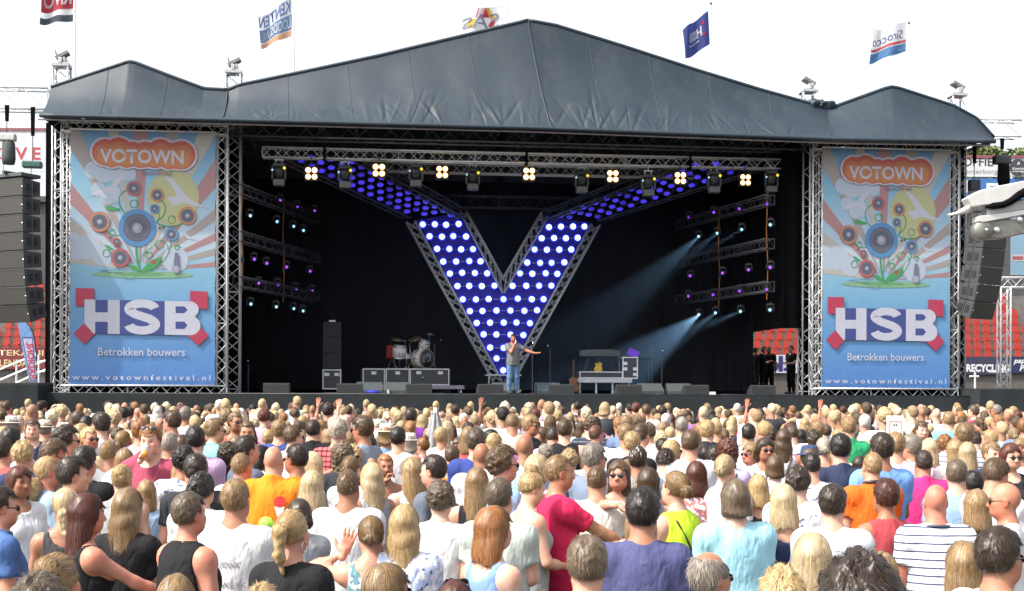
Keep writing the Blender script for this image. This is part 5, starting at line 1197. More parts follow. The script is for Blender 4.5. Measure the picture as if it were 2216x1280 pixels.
def body_def(sex, pose, fat=0.):
    ps = POSES[pose]; m = sex == 'm'; sw = .182 if m else .155; tr = (.158 if m else .138) + .03 * fat; hipw = .155 if m else .168
    sh = {1: np.array((sw, -.005, 1.405)), -1: np.array((-sw, -.005, 1.405))}
    aw = 1.0 if m else .82; aw += .18 * fat
    torso = [(('e', (0, .0, 1.27), (tr, .112 + .02 * fat, .20), None), .03), (('e', (0, -.018, 1.37), (sw * .98, .078 + .01 * fat, .085), None), .06),
             (('e', (0, .012 + .02 * fat, 1.08), ((.142 if m else .122) + .045 * fat, .105 + .05 * fat, .17), None), .08), (('e', (0, -.005, .94), (hipw + .03 * fat, .118 + .03 * fat, .13), None), .08)]
    if not m: torso += [(('e', (.07, .085, 1.27), (.062, .058, .062), None), .04), (('e', (-.07, .085, 1.27), (.062, .058, .062), None), .04)]
    for s in (1, -1): torso.append((('c', (s * .028, -.022, 1.468), (s * sw * .86, -.015, 1.400), .042, .05), .05))
    nr = .060 if m else .049
    neck = [(('c', (0, -.025, 1.42), (0, -.002, 1.56), nr + .006 + .008 * fat, nr + .004 * fat), .035)]
    arms, hands, info = [], [], {}
    for s, key in ((1, 'r'), (-1, 'l')):
        e, w = ik(sh[s], ps[key], .285, .265, ps.get('e' + key, (s * .5, -.7, -.3)))
        ua = [(('c', sh[s], e, .056 * aw, .043 * aw), .05), (('e', sh[s] + np.array((s * .004, 0, -.012)), (.058 * aw, .06 * aw, .062 * aw), None), .05)]
        fa = [(('c', e, e + (w - e) * .35, .042 * aw, .042 * aw), .03), (('c', e + (w - e) * .3, w, .042 * aw, .027 * aw), .03)]
        arms += ua + fa; d = ps.get('d' + key); d = (w - e) if d is None else np.array(d, float); d = d / np.linalg.norm(d)
        nrm = np.array((-s * .9, .35, 0)) if abs(d[2]) > .6 else np.array((0, .2, -1.))
        if ps.get('h' + key) == 'open': nrm = np.array((0, 1, .1)) if pose != 'sing' else np.array((.2, .3, 1.))
        hp = hand(w, d, nrm, ps.get('h' + key, 'relaxed'), s); hands.append((hp, w, d)); info[s] = (sh[s], e, w, d)
    legs = []
    for s in (1, -1):
        k = np.array((s * .10, .012, .49)); a = np.array((s * .115, -.02, .085)); h = np.array((s * .088, 0, .90))
        legs += [(('c', h, k, .088 + .02 * fat, .058 + .01 * fat), .05), (('c', k, (k + a) / 2 + np.array((0, -.012, .03)), .056, .056), .03), (('c', (k + a) / 2 + np.array((0, -.012, .03)), a, .054, .036), .03), (('c', a + np.array((0, -.03, -.04)), a + np.array((s * .02, .15, -.052)), .036, .028), .03)]
    Rh = rotz(math.radians(ps.get('yaw', 0))) @ rotx(math.radians(ps.get('pitch', 0))); th = np.array((0, .008 + (.02 if ps.get('pitch', 0) < 0 else 0), HEADZ - (.012 if ps.get('pitch', 0) < 0 else 0)))
    return dict(torso=torso, neck=neck, arms=arms, hands=hands, legs=legs, info=info, Rh=Rh, th=th, sw=sw, aw=aw, sex=sex, fat=fat, hs=.94 if m else .90, pose=pose)
def skin_mesh(B, hb=.021, hh=.0078):
    core = B['torso'] + B['neck'] + B['arms'] + B['legs']
    head = xf(HEAD, B['Rh'] * B['hs'], B['th']) if False else xf([((p[0], *[tuple(np.array(q) * B['hs']) if isinstance(q, tuple) else (q * B['hs'] if isinstance(q, float) else q) for q in p[1:]]), k) for p, k in HEAD], B['Rh'], B['th'])
    pts = np.array([p[j] for p, k in core if p[0] == 'c' for j in (1, 2)] + [i[2] for i in B['info'].values()])
    lo = np.minimum(pts.min(0), (-.25, -.17, 0)) - .07; hi = np.maximum(pts.max(0), (.25, .16, 1.5)) + .07; hi[2] = max(1.50, pts[:, 2].max() + .06); lo[2] = -.02
    g = Grid(lo, hi, hb); g.fill(core); parts = [surface_nets(g)]
    gh = Grid(B['th'] - np.array((.13, .15, .21)), B['th'] + np.array((.13, .16, .14)), hh); gh.fill(B['neck'] + B['torso'] + head); parts.append(surface_nets(gh))
    for hp, w, d in B['hands']:
        pp = np.array([q for p, k in hp for q in (p[1], p[2])]); gg = Grid(pp.min(0) - .03, pp.max(0) + .03, .0062); gg.fill(hp); parts.append(surface_nets(gg))
    V, Q = join(*parts); c = np.ones((len(V), 3), f32)
    H = (V - B['th']) @ B['Rh'] / B['hs']
    def spot(ctr, r, colr, soft=.6):
        dd = np.sqrt((((H - np.array(ctr)) / np.array(r)) ** 2).sum(1)); w = np.clip((1 - dd) / soft, 0, 1)[:, None]; c[:] = c * (1 - w) + np.array(colr, f32) * w
    spot((0, .093, -.075), (.027, .02, .014), (.82, .5, .5)); spot((0, .112, -.042), (.03, .03, .02), (1.0, .86, .82), 1)
    for s in (-1, 1):
        spot((s * .05, .07, -.045), (.035, .04, .03), (1.02, .82, .78), 1); spot((s * .033, .086, -.009), (.016, .012, .0075), (.5, .42, .4), .5); spot((s * .033, .09, -.009), (.007, .02, .007), (.08, .06, .05), .5); spot((s * .034, .09, .016), (.026, .02, .006), (.35, .25, .18), .5); spot((s * .082, 0, -.016), (.012, .03, .04), (1.05, .75, .7), .5)
    return V, Q, c
def cloth_mesh(B, kind, h=.0155, seed=1):
    ps = B['torso']; fat = B['fat']; m = B['sex'] == 'm'; lo = np.array((-.42, -.26, .74)); hi = np.array((.42, .28, 1.56))
    for s in (1, -1): lo = np.minimum(lo, B['info'][s][1] - .12); hi = np.maximum(hi, B['info'][s][1] + .12)
    if kind in ('longsleeve',): 
        for s in (1, -1): lo = np.minimum(lo, B['info'][s][2] - .1); hi = np.maximum(hi, B['info'][s][2] + .1)
    g = Grid(lo, hi, h); off = .014 if kind != 'tank' else .008
    pr = [((p[0], p[1], tuple(x + off for x in p[2]), p[3]) if p[0] == 'e' else ('c', p[1], p[2], p[3] + off - .004, p[4] + off), k) for p, k in ps]
    wz = .165 if m else .15
    pr = [(p, k) for p, k in pr]
    g.fill([(p, k) for p, k in pr])
    P = g.P(); hem = .84 if m else .88
    # loose body of the garment
    t = np.clip((P[2] - hem) / (1.38 - hem), 0, 1); rx = (wz + .005 + .03 * fat + .022 * (1 - t)); ry = .122 + .03 * fat + .022 * (1 - t)
    if kind == 'tank' and not m: rx = rx - .018 + .02 * np.abs(t - .45); ry = ry - .015
    dc = (np.sqrt((P[0] / rx) ** 2 + ((P[1] - .004) / ry) ** 2) - 1) * np.minimum(rx, ry); dc = smax(dc, P[2] - 1.34, .08); g.d = smin(g.d, dc.astype(f32), .05)
    for s in (1, -1):
        sh, e, w, d = B['info'][s]; ua = (e - sh); L = np.linalg.norm(ua); ua = ua / L
        if kind in ('tshirt', 'polo'):
            end = .64 * L; dl = _ell(P, sh + np.array((s * .004, 0, -.010)), (.058 * B['aw'] + .017, .06 * B['aw'] + .016, .062 * B['aw'] + .016)); g.d = smin(g.d, dl.astype(f32), .05); c = _cap(P, sh, sh + ua * .8 * L, .061 * B['aw'] + .006, .058 * B['aw'] + .012)
            pl = (P[0] - sh[0]) * ua[0] + (P[1] - sh[1]) * ua[1] + (P[2] - sh[2]) * ua[2] - end; g.d = smin(g.d, smax(c, pl, .008).astype(f32), .045)
        elif kind == 'longsleeve':
            dl = _ell(P, sh + np.array((s * .004, 0, -.010)), (.058 * B['aw'] + .017, .06 * B['aw'] + .016, .062 * B['aw'] + .016)); g.d = smin(g.d, dl.astype(f32), .05); c = _cap(P, sh, e, .066 * B['aw'], .055 * B['aw']); c2 = _cap(P, e, e + (w - e) * .85, .055 * B['aw'], .043); g.d = smin(smin(g.d, c.astype(f32), .045), c2.astype(f32), .03)
        else:
            c = _cap(P, sh + np.array((s * .012, 0, -.02)), sh + ua * .3 + np.array((s * .05, 0, -.02)), .074 * B['aw'], .085); c3 = _ell(P, (sh[0] + s * .03, 0, 1.40), (.062 if kind == 'tank' else .05, .12, .14)); g.d = smax(smax(g.d, -c, .01), -c3, .012).astype(f32)
    # neck opening
    nr = {'tshirt': .084, 'polo': .074, 'longsleeve': .08, 'tank': .105, 'vest': .09}[kind]
    nk = _cap(P, (0, .02, 1.47), (0, .05, 1.62), nr, nr + .03)
    if kind == 'tank': nk = np.minimum(nk, _ell(P, (0, .02, 1.47), (.10, .17, .135)))
    g.d = smax(g.d, -nk, .006).astype(f32)
    if kind == 'polo':
        col_ = np.abs(_cap(P, (0, -.012, 1.44), (0, .0, 1.56), .078, .072)) - .009; col_ = smax(smax(col_, P[2] - 1.515 - .25 * P[1] * -1, .01), 1.43 - P[2], .01); g.d = smin(g.d, col_.astype(f32), .012)
    g.d = smax(g.d, hem - P[2], .008).astype(f32)
    low = np.clip((1.36 - P[2]) / .3, .25, 1)
    g.d = (g.d + (.0030 * wob(P, 26, seed, 6, (1, 1, .8)) + .0066 * wob(P, 12, seed + 5, 5, (1.3, .8, 1))) * low).astype(f32)
    return surface_nets(g)
def legs_mesh(B, kind, h=.019):
    off = .014; end = {'long': .09, 'short': .52}[kind]
    g = Grid((-.28, -.2, .0), (.28, .22, 1.0), h); pr = [(('e', (0, -.005, .93), (.160 + .03 * B['fat'], .118 + .03 * B['fat'], .11), None), .03)]
    for p, k in B['legs']:
        if p[0] == 'c' and p[1][2] > .1: pr.append((('c', p[1], p[2], p[3] + off, p[4] + off + .008), .045))
    g.fill(pr); P = g.P(); g.d = smax(smax(g.d, end - P[2], .006), P[2] - .93, .006).astype(f32); g.d = (g.d + .003 * wob(P, 30, 3, 5)).astype(f32)
    return surface_nets(g)
def shoe_mesh(h=.014):
    pr = []
    for s in (1, -1): pr += [(('c', (s * .115, -.055, .045), (s * .135, .15, .038), .046, .042), .03), (('c', (s * .115, -.03, .06), (s * .117, -.02, .12), .05, .046), .03)]
    g = Grid((-.22, -.14, -.01), (.22, .24, .16), h); g.fill(pr); P = g.P(); g.d = smax(g.d, -P[2] + .002, .004).astype(f32); return surface_nets(g)
# ---- hair, in head space
SK = (('e', (0, -.012, .018), (.076, .098, .100), None), .02)
def hair_field(style, P):
    sk = _ell(P, (0, -.012, .018), (.076, .098, .100)); x, y, z = P; side = np.sqrt(x * x + 0 * y + 0 * z)
    line = (z + .03) + np.minimum(0, 0) ; 
    def cut(front, nape, ear=.0):
        # keep above a hairline running from the forehead to the nape
        l = np.where(y > .03, front + (y - .09) * -.3, nape + (y + .11) * (.035 + ear - nape) / .13 * .55); return l - z
    n1 = wob(P, 90, 11, 7); n2 = wob(P, 45, 12, 6); n3 = wob(P, 170, 13, 7)
    if style in ('short', 'shortb', 'crop'):
        th = {'short': .016, 'shortb': .024, 'crop': .007}[style]
        d = sk - th * (.75 + .55 * np.clip((z - .02) / .08, 0, 1)) + .0022 * n1 + .0018 * n2 * (th / .016) + .0012 * n3
        c = cut(.066, -.085, .0); d = smax(d, c, .012); ear = _ell(P, (.085, .012, -.03), (.03, .03, .05)); ear2 = _ell(P, (-.085, .012, -.03), (.03, .03, .05)); return smax(smax(d, -ear, .01), -ear2, .01)
    if style == 'balding':
        d = sk - .010 + .003 * n1; d = smax(d, cut(.0, -.085), .01); top = _ell(P, (0, .04, .11), (.075, .125, .082)); d = smax(d, -top, .012)
        for s in (1, -1): d = smax(d, -_ell(P, (s * .085, .012, -.03), (.03, .03, .05)), .01)
        return d
    if style == 'messy':
        d = sk - .025 + .005 * n2 + .005 * n1 + .003 * n3; return smax(d, cut(.07, -.09), .012)
    if style in ('curly', 'bigcurly'):
        th = .034 if style == 'curly' else .05; bl = np.abs(wob(P, 62, 21, 5)) ; d = sk - th + .014 * bl + .005 * n1
        if style == 'bigcurly':
            d = smin(d, _ell(P, (0, -.045, -.10), (.105, .075, .14)) + .014 * bl + .005 * n1, .04); d = smax(d, y - .06, .03)
        return smax(d, cut(.075, -.10 if style == 'curly' else -.26), .012)
    if style in ('bob', 'long', 'longw', 'half', 'bobs'):
        zl = {'bob': -.20, 'bobs': -.125, 'long': -.37, 'longw': -.33, 'half': -.28}[style]; wv = .010 if style == 'longw' else .003
        d = sk - .020 + .003 * n2
        sh = np.clip((-z) / .3, 0, 1); rx = .088 + (.018 if style != 'long' else .008) * np.sin(np.clip(-z / .22, 0, 1) * 3.0) + .012 * sh; ry = .085 - .018 * sh
        cy = -.03 - .055 * sh
        hang = (np.sqrt((x / rx) ** 2 + ((y - cy) / ry) ** 2) - 1) * np.minimum(rx, ry); hang = smax(hang, z - .03, .04)
        edge = zl + .014 * wob((x, y, z * 0), 70, 5, 5) + .04 * (x / .1) ** 2 * (-1 if style == 'bob' else .6); hang = smax(hang, edge - z, .02)
        hang = hang + wv * wob((x, y, z), 38, 7, 5, (.4, .4, 1.6)) + .0018 * wob((x, y, z), 150, 8, 6, (1, 1, .12))
        face = _ell(P, (0, .115, -.06), (.066, .105, .13)); d = smin(d, hang, .03); d = smax(d, -face, .012)
        d = smax(d, np.where(y > .05, .05 - z, -1.), .01) if style != 'x' else d
        return d
    if style in ('pony', 'ponyl', 'bunt', 'bunl', 'updo'):
        d = sk - .013 + .0022 * n1 + .0012 * n3; d = smax(d, cut(.064, -.085), .012)
        for s in (1, -1): d = smax(d, -_ell(P, (s * .087, .014, -.03), (.022, .026, .042)), .008)
        wv = .004 * wob(P, 60, 9, 5, (1, 1, .6)) + .0025 * n1
        if style == 'pony':
            t = smin(_cap(P, (0, -.10, .035), (0, -.155, .02), .026, .034), _cap(P, (0, -.155, .02), (.0, -.150, -.13), .036, .03), .03); t = smin(t, _cap(P, (0, -.150, -.12), (.01, -.135, -.22), .03, .010), .03)
        elif style == 'ponyl':
            t = smin(_cap(P, (0, -.095, -.03), (0, -.125, -.06), .02, .03), _cap(P, (0, -.125, -.06), (.02, -.115, -.20), .034, .026), .02); t = smin(t, _cap(P, (.02, -.115, -.2), (.03, -.10, -.30), .026, .008), .02)
        elif style == 'bunt': t = _ell(P, (0, -.055, .128), (.046, .044, .04)) + .004 * wob(P, 70, 3, 5)
        elif style == 'bunl': t = _ell(P, (0, -.125, -.02), (.05, .036, .045)) + .005 * wob(P, 80, 3, 5)
        else: t = smin(_ell(P, (0, -.09, .07), (.062, .05, .055)), _ell(P, (.02, -.11, .02), (.055, .04, .05)), .02) + .009 * np.abs(wob(P, 70, 3, 5))
        return smin(d, t + wv, .012)
def strands(style, N, seed, coarse=False):
    SMOOTH[0] = True
    try: return _strands(style, N, seed, coarse)
    finally: SMOOTH[0] = False
def _strands(style, N, seed, coarse):
    """thin ribbons that follow the hair surface; they break the outline and carry the light"""
    r = np.random.RandomState(seed); th = r.uniform(0, 6.283, N * 3); zz = r.uniform(-.55, 1, N * 3); q = np.sqrt(1 - zz * zz)
    p = np.stack([q * np.cos(th) * .09, q * np.sin(th) * .11 - .012, zz * .115 + .018], 1)
    def fld(a): return hair_field(style, (a[:, 0], a[:, 1], a[:, 2]))
    def grad(a, e=.004):
        o = np.zeros_like(a)
        for k in range(3): dv = np.zeros(3); dv[k] = e; o[:, k] = (fld(a + dv) - fld(a - dv)) / (2 * e)
        return o / (np.linalg.norm(o, axis=1, keepdims=True) + 1e-6)
    for _ in range(4): p -= grad(p) * np.clip(fld(p), -.03, .03)[:, None]
    ok = (np.abs(fld(p)) < .004) & (_ell((p[:, 0], p[:, 1], p[:, 2]), (0, -.012, .018), (.076, .098, .1)) > .003); p = p[ok][:N]; n_ = len(p)
    short = style in ('short', 'shortb', 'crop', 'messy', 'balding', 'curly', 'bigcurly')
    steps, dl = (4, .009) if short else ((9, .029 if style.startswith('long') else .021) if not coarse else (6, .036))
    if style == 'crop': dl = .004
    lift = r.uniform(.001, .006, n_) if not short else r.uniform(.002, .012 if style != 'messy' else .024, n_)
    lift = lift + (r.uniform(0, 1, n_) < .14) * r.uniform(.004, .018, n_)
    rv = r.normal(size=(n_, 3)); tips = []; vl = r.uniform(.45, 1.5, (n_, 1)) if not short else 1.
    for s in range(steps + 1):
        tips.append(p.copy()); g = grad(p)
        crown = p - np.array((0, -.05, .11)); dirn = np.tile(np.array((0, 0, -1.)), (n_, 1)) + (crown / (np.linalg.norm(crown, axis=1, keepdims=True) + 1e-6)) * (.9 if short else .35) + rv * (.35 if short else .10)
        if style in ('pony', 'bunt', 'bunl', 'updo', 'ponyl'):
            tgt = {'pony': (0, -.12, .03), 'bunt': (0, -.055, .12), 'bunl': (0, -.12, -.02), 'updo': (0, -.1, .05), 'ponyl': (0, -.11, -.05)}[style]; tv = np.array(tgt) - p; dd = np.linalg.norm(tv, axis=1, keepdims=True); on = (dd > .045) & (p[:, 2:3] > -.06 if style != 'x' else True); dirn = np.where(on, tv / dd, dirn)
        if style in ('curly', 'bigcurly'): dirn = rv + .5 * g
        dirn -= g * (dirn * g).sum(1, keepdims=True) * (.85 if short else 1); dirn /= np.linalg.norm(dirn, axis=1, keepdims=True) + 1e-6
        p = p + dirn * (dl * vl); f = fld(p); p = p - grad(p) * (f - lift * (s + 1) / steps if not short else np.minimum(0, f - lift * (s + 1) / steps))[:, None] * .9
    A = np.stack(tips, 1); T = np.gradient(A, axis=1); G = A - A.mean((0, 1)); sd_ = np.cross(T, G); sd_ /= np.linalg.norm(sd_, axis=2, keepdims=True) + 1e-9
    w = (r.uniform(.0009, .0019, n_)[:, None] * np.linspace(1, .25, steps + 1)[None])[:, :, None]; L_ = A + sd_ * w; R_ = A - sd_ * w; m = steps + 1
    V = np.stack([L_, R_], 2).reshape(-1, 3); base = (np.arange(n_) * m * 2)[:, None]; k = np.arange(steps)[None] * 2; i = base + k
    Q = np.stack([i, i + 1, i + 3, i + 2], 2).reshape(-1, 4); return V.astype(f32), Q
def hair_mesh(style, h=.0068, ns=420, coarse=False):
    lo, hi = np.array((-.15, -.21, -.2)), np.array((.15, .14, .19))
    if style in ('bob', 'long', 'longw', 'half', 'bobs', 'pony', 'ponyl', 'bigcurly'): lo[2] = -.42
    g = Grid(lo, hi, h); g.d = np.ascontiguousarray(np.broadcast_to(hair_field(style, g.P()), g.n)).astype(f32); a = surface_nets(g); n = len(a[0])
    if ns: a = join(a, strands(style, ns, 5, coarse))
    c = np.ones((len(a[0]), 3), f32) * 1.1; c[:n] = .74   # under-layer tint darkened to paint the depth shade between loose top strands
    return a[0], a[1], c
# ---- materials fed by each object's own colour
def ocol_mat(name, kind):
    m, nt, b = nodes_of(name); oi = N(nt, 'ShaderNodeObjectInfo'); base = oi.outputs['Color']
    if kind == 'skin':
        va = N(nt, 'ShaderNodeVertexColor'); va.layer_name = 'tint'; c = mixc(nt, 1.0, base, va.outputs[0], 'MULTIPLY'); f = noise(nt, 24, 3, coords(nt)); c = mixc(nt, f, c, mixc(nt, 1., c, (.86, .78, .76), 'MULTIPLY')); c = mixc(nt, ramp(nt, noise(nt, 7, 3, coords(nt)), [(.4, (0, 0, 0)), (.7, (1, 1, 1))]), c, mixc(nt, 1., c, (.98, .70, .62), 'MULTIPLY'))
        nt.links.new(c, b.inputs['Base Color']); b.inputs['Roughness'].default_value = .5; b.inputs['Specular IOR Level'].default_value = .35; b.inputs['Subsurface Weight'].default_value = .0
        bump(nt, b, noise(nt, 160, 2, coords(nt)), .08, .003)
    elif kind == 'hair':
        va = N(nt, 'ShaderNodeVertexColor'); va.layer_name = 'tint'; base = mixc(nt, 1., base, va.outputs[0], 'MULTIPLY')
        v = coords(nt, scale=(260, 260, 16)); f = noise(nt, 1, 4, v, .6); c = mixc(nt, ramp(nt, f, [(.3, (0, 0, 0)), (.72, (1, 1, 1))]), mixc(nt, 1., base, (.52, .49, .45), 'MULTIPLY'), mixc(nt, 1., base, (1.3, 1.25, 1.16), 'MULTIPLY')); ge = N(nt, 'ShaderNodeNewGeometry'); c = mixc(nt, 1., c, ramp(nt, ge.outputs['Random Per Island'], [(0., (.62, .58, .53)), (.5, (1., 1., 1.)), (1., (1.5, 1.46, 1.36))]), 'MULTIPLY')
        f2 = noise(nt, 14, 2, coords(nt)); c = mixc(nt, f2, mixc(nt, 1., c, (.72, .68, .62), 'MULTIPLY'), c); nt.links.new(c, b.inputs['Base Color']); b.inputs['Roughness'].default_value = .42; b.inputs['Specular IOR Level'].default_value = .4; bump(nt, b, f, .14, .003)
    else:
        c = base; tc = coords(nt)
        if kind == 'stripe' or kind == 'plaid':
            sp = N(nt, 'ShaderNodeSeparateXYZ'); nt.links.new(tc, sp.inputs[0])
            def bandf(out, fr, duty, ph=0.):
                a = N(nt, 'ShaderNodeMath', operation='MULTIPLY_ADD'); a.inputs[1].default_value = fr; a.inputs[2].default_value = ph; nt.links.new(out, a.inputs[0]); fr_ = N(nt, 'ShaderNodeMath', operation='FRACT'); nt.links.new(a.outputs[0], fr_.inputs[0]); l = N(nt, 'ShaderNodeMath', operation='LESS_THAN'); l.inputs[1].default_value = duty; nt.links.new(fr_.outputs[0], l.inputs[0]); return l.outputs[0]
            if kind == 'stripe': c = mixc(nt, bandf(sp.outputs['Z'], 19, .2), c, (.06, .075, .14)); c = mixc(nt, bandf(sp.outputs['Z'], 19, .07, .62), c, (.32, .36, .46))
            else: c = mixc(nt, bandf(sp.outputs['Z'], 20, .35), c, mixc(nt, 1., c, (.25, .25, .28), 'MULTIPLY')); c = mixc(nt, bandf(sp.outputs['X'], 20, .3), c, mixc(nt, 1., c, (.35, .35, .38), 'MULTIPLY'))
        if kind == 'floral':
            f = noise(nt, 28, 2, tc, .4); f2 = noise(nt, 19, 3, coords(nt, scale=(1.2, 1, 1)), .5); c = mixc(nt, ramp(nt, f, [(.52, (0, 0, 0)), (.56, (1, 1, 1))]), c, (.7, .7, .72)); c = mixc(nt, ramp(nt, f2, [(.60, (0, 0, 0)), (.63, (1, 1, 1))]), c, (.09, .12, .25))
        f = noise(nt, 9, 3, tc); c = mixc(nt, f, mixc(nt, 1., c, (.86, .86, .88), 'MULTIPLY'), c); nt.links.new(c, b.inputs['Base Color']); b.inputs['Roughness'].default_value = .85; b.inputs['Specular IOR Level'].default_value = .2
        h1 = noise(nt, 5.0, 3, coords(nt, scale=(1.5, 1, .7)), .5); ab = N(nt, 'ShaderNodeMath', operation='SUBTRACT'); ab.inputs[1].default_value = .5; nt.links.new(h1, ab.inputs[0]); ab2 = N(nt, 'ShaderNodeMath', operation='ABSOLUTE'); nt.links.new(ab.outputs[0], ab2.inputs[0]); bump(nt, b, ab2.outputs[0], .85, .06)
    return m
SKINM, HAIRM, CLOTHM, STRIPEM, PLAIDM, FLORALM = ocol_mat('skin', 'skin'), ocol_mat('hair', 'hair'), ocol_mat('fabric', 'cloth'), ocol_mat('striped_fabric', 'stripe'), ocol_mat('plaid_fabric', 'plaid'), ocol_mat('patterned_fabric', 'floral')
FABM = {'plain': CLOTHM, 'stripe': STRIPEM, 'plaid': PLAIDM, 'floral': FLORALM}
STRAWM = ocol_mat('hat_weave', 'cloth')
LENSM = mk('dark_lens', (.012, .012, .014), .08, 0, .1, 5, spec=.8)
_BD, _SK, _CL, _LG, _HR = {}, {}, {}, {}, {}
def get_body(key):
    if key not in _BD: _BD[key] = body_def(*key)
    return _BD[key]
def get_skin(key):
    if key not in _SK: V, Q, c = skin_mesh(get_body(key)); _SK[key] = np_mesh('body', V, Q, [SKINM], c)
    return _SK[key]
def get_cloth(key, kind, pat):
    k = (key, kind, pat)
    if k not in _CL:
        k0 = (key, kind, 'raw')
        if k0 not in _CL: _CL[k0] = cloth_mesh(get_body(key), kind, seed=len(_CL) + 2)
        _CL[k] = np_mesh('top', *_CL[k0], [FABM[pat]])
    return _CL[k]
def get_legs(sex, fat, kind):
    k = (sex, fat, kind)
    if k not in _LG: _LG[k] = np_mesh('trousers', *legs_mesh(get_body((sex, 'stand', fat)), kind), [CLOTHM])
    return _LG[k]
SHOE = np_mesh('shoes', *shoe_mesh(), [mk('shoe', (.05, .045, .045), .6)])
def get_hair(style, hi=False):
    k = (style, hi)
    if k not in _HR:
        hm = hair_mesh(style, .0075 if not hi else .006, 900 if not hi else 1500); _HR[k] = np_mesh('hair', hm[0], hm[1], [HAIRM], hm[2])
    return _HR[k]
# ---- hats and glasses in head space
def simple(mb, name, mat_):
    me = mb.mesh(name); me.materials.append(mat_); me.shade_smooth(); return me
def cap_mesh():
    m_ = MB(); rows = []
    for j in range(9):
        t = j / 8 * math.pi / 2; row = []
        for i in range(25): a = i / 24 * 2 * math.pi; row.append((.088 * math.cos(t) * math.cos(a), .110 * math.cos(t) * math.sin(a) - .012, .035 + .10 * math.sin(t)))
        rows.append(row)
    m_.sheet(rows); br = []
    for j in range(5):
        row = []
        for i in range(13):
            a = math.radians(25 + 130 * i / 12); rr = 1 + .75 * j / 4 * math.sin(a) ** 1.5; row.append((.088 * math.cos(a) * (1 + .05 * j / 4), .110 * math.sin(a) * rr - .012, .036 - .02 * (j / 4) + .006 * math.sin(a)))
        br.append(row)
    m_.sheet(br); m_.sphere((0, -.012, .137), (.008, .008, .005), 8, 4); return simple(m_, 'cap', CLOTHM)
def hat_mesh(brim, crown, dent):
    pr = [(.005, .14 + crown - dent), (.045, .145 + crown - dent), (.075, .14 + crown), (.085, .11 + crown), (.094, .045), (.10, .04), (.10 + brim * .6, .034), (.10 + brim, .04), (.10 + brim, .045), (.09, .05)]
    return simple(MB().lathe(pr, (0, -.012, 0), (0, 0, 1), 28), 'hat', CLOTHM)
def glasses_mesh():
    m_ = MB()
    for s in (-1, 1):
        m_.sphere((s * .034, .103, -.010), (.027, .006, .021), 14, 8); m_.tube((s * .06, .098, -.004), (s * .079, -.01, -.002), .004, 6); m_.tube((s * .079, -.01, -.002), (s * .077, -.035, -.014), .004, 6)
    m_.tube((-.012, .108, -.004), (.012, .108, -.004), .004, 6); return simple(m_, 'sunglasses', LENSM)
HATS = {'cap': cap_mesh(), 'straw': hat_mesh(.06, .0, .014), 'bucket': hat_mesh(.035, -.012, .0), 'glasses': glasses_mesh()}
hb_ = MB().lathe([(.0945, .046), (.098, .048), (.0965, .068), (.0915, .07)], (0, -.012, 0), (0, 0, 1), 28); HATS['band'] = simple(hb_, 'hat_band', BLACKM)
SKINS = [(.44, .25, .175), (.52, .31, .22), (.36, .19, .12), (.56, .36, .275), (.46, .22, .155), (.30, .155, .095), (.50, .28, .20), (.60, .40, .31)]
HAIRC = {'blonde': (.50, .37, .205), 'pale': (.64, .53, .36), 'dirty': (.29, .20, .11), 'brown': (.105, .066, .038), 'dark': (.038, .026, .019), 'black': (.018, .014, .013), 'grey': (.30, .285, .27), 'white': (.58, .56, .53), 'red': (.24, .085, .035), 'auburn': (.095, .03, .02), 'ginger': (.33, .155, .062), 'greybrown': (.125, .097, .074)}
PEOPLE = []
def person(X, Y, hgt, face, sex, pose, fat, hair, hairc, top, pat, tcol, label, pants='long', pcol=None, skin=None, hat=None, hatc=None, glasses=False, z=0., group='people in the crowd', hi=False):
    """face: 0 looks at the stage, +90 looks to picture right, 180 looks at the camera"""
    fat = min((0., .35, .75), key=lambda f_: abs(f_ - fat - .01)); key = (sex, pose, fat); B = get_body(key); o = thing('person', label, 'person', (X, Y, z), -math.radians(face), group); k = hgt / 1.762; o.scale = (k, k, k)
    r = random.Random(int(X * 977 + Y * 131)); sk = skin or r.choice(SKINS)
    def ch(name, me, c=None, M=None):
        a = bpy.data.objects.new(name, me); COL.objects.link(a); a.parent = o
        if c is not None: a.color = (*c, 1)
        if M is not None: a.matrix_local = M
        return a
    ch('body', get_skin(key), sk)
    if top: ch('top', get_cloth(key, top, pat), tcol)
    ch('trousers', get_legs(sex, fat, pants), pcol or r.choice([(.05, .08, .16), (.03, .04, .07), (.02, .02, .022), (.09, .13, .22), (.3, .28, .24)])); ch('shoes', SHOE)
    Mh = Matrix.Translation(Vector(B['th'])) @ Matrix([list(q) for q in B['Rh']]).to_4x4() @ Matrix.Scale(B['hs'], 4)
    if hair and hair != 'bald':
        c = HAIRC[hairc]; j = r.uniform(.8, 1.2); a = ch('hair', get_hair(hair, hi), tuple(x * j for x in c), Mh @ Matrix.Scale(-1 if (r.random() < .5) else 1, 4, (1, 0, 0)))
    if hat: ch('hat', HATS[hat], hatc or (.6, .6, .58), Mh); 
    if hat == 'straw': ch('hat_band', HATS['band'], None, Mh)
    if glasses: ch('sunglasses', HATS['glasses'], None, Mh if glasses != 'up' else Mh @ Matrix.Translation((0, -.022, .085)) @ Matrix.Rotation(math.radians(22), 4, 'X'))
    PEOPLE.append((o, X, Y, hgt)); return o
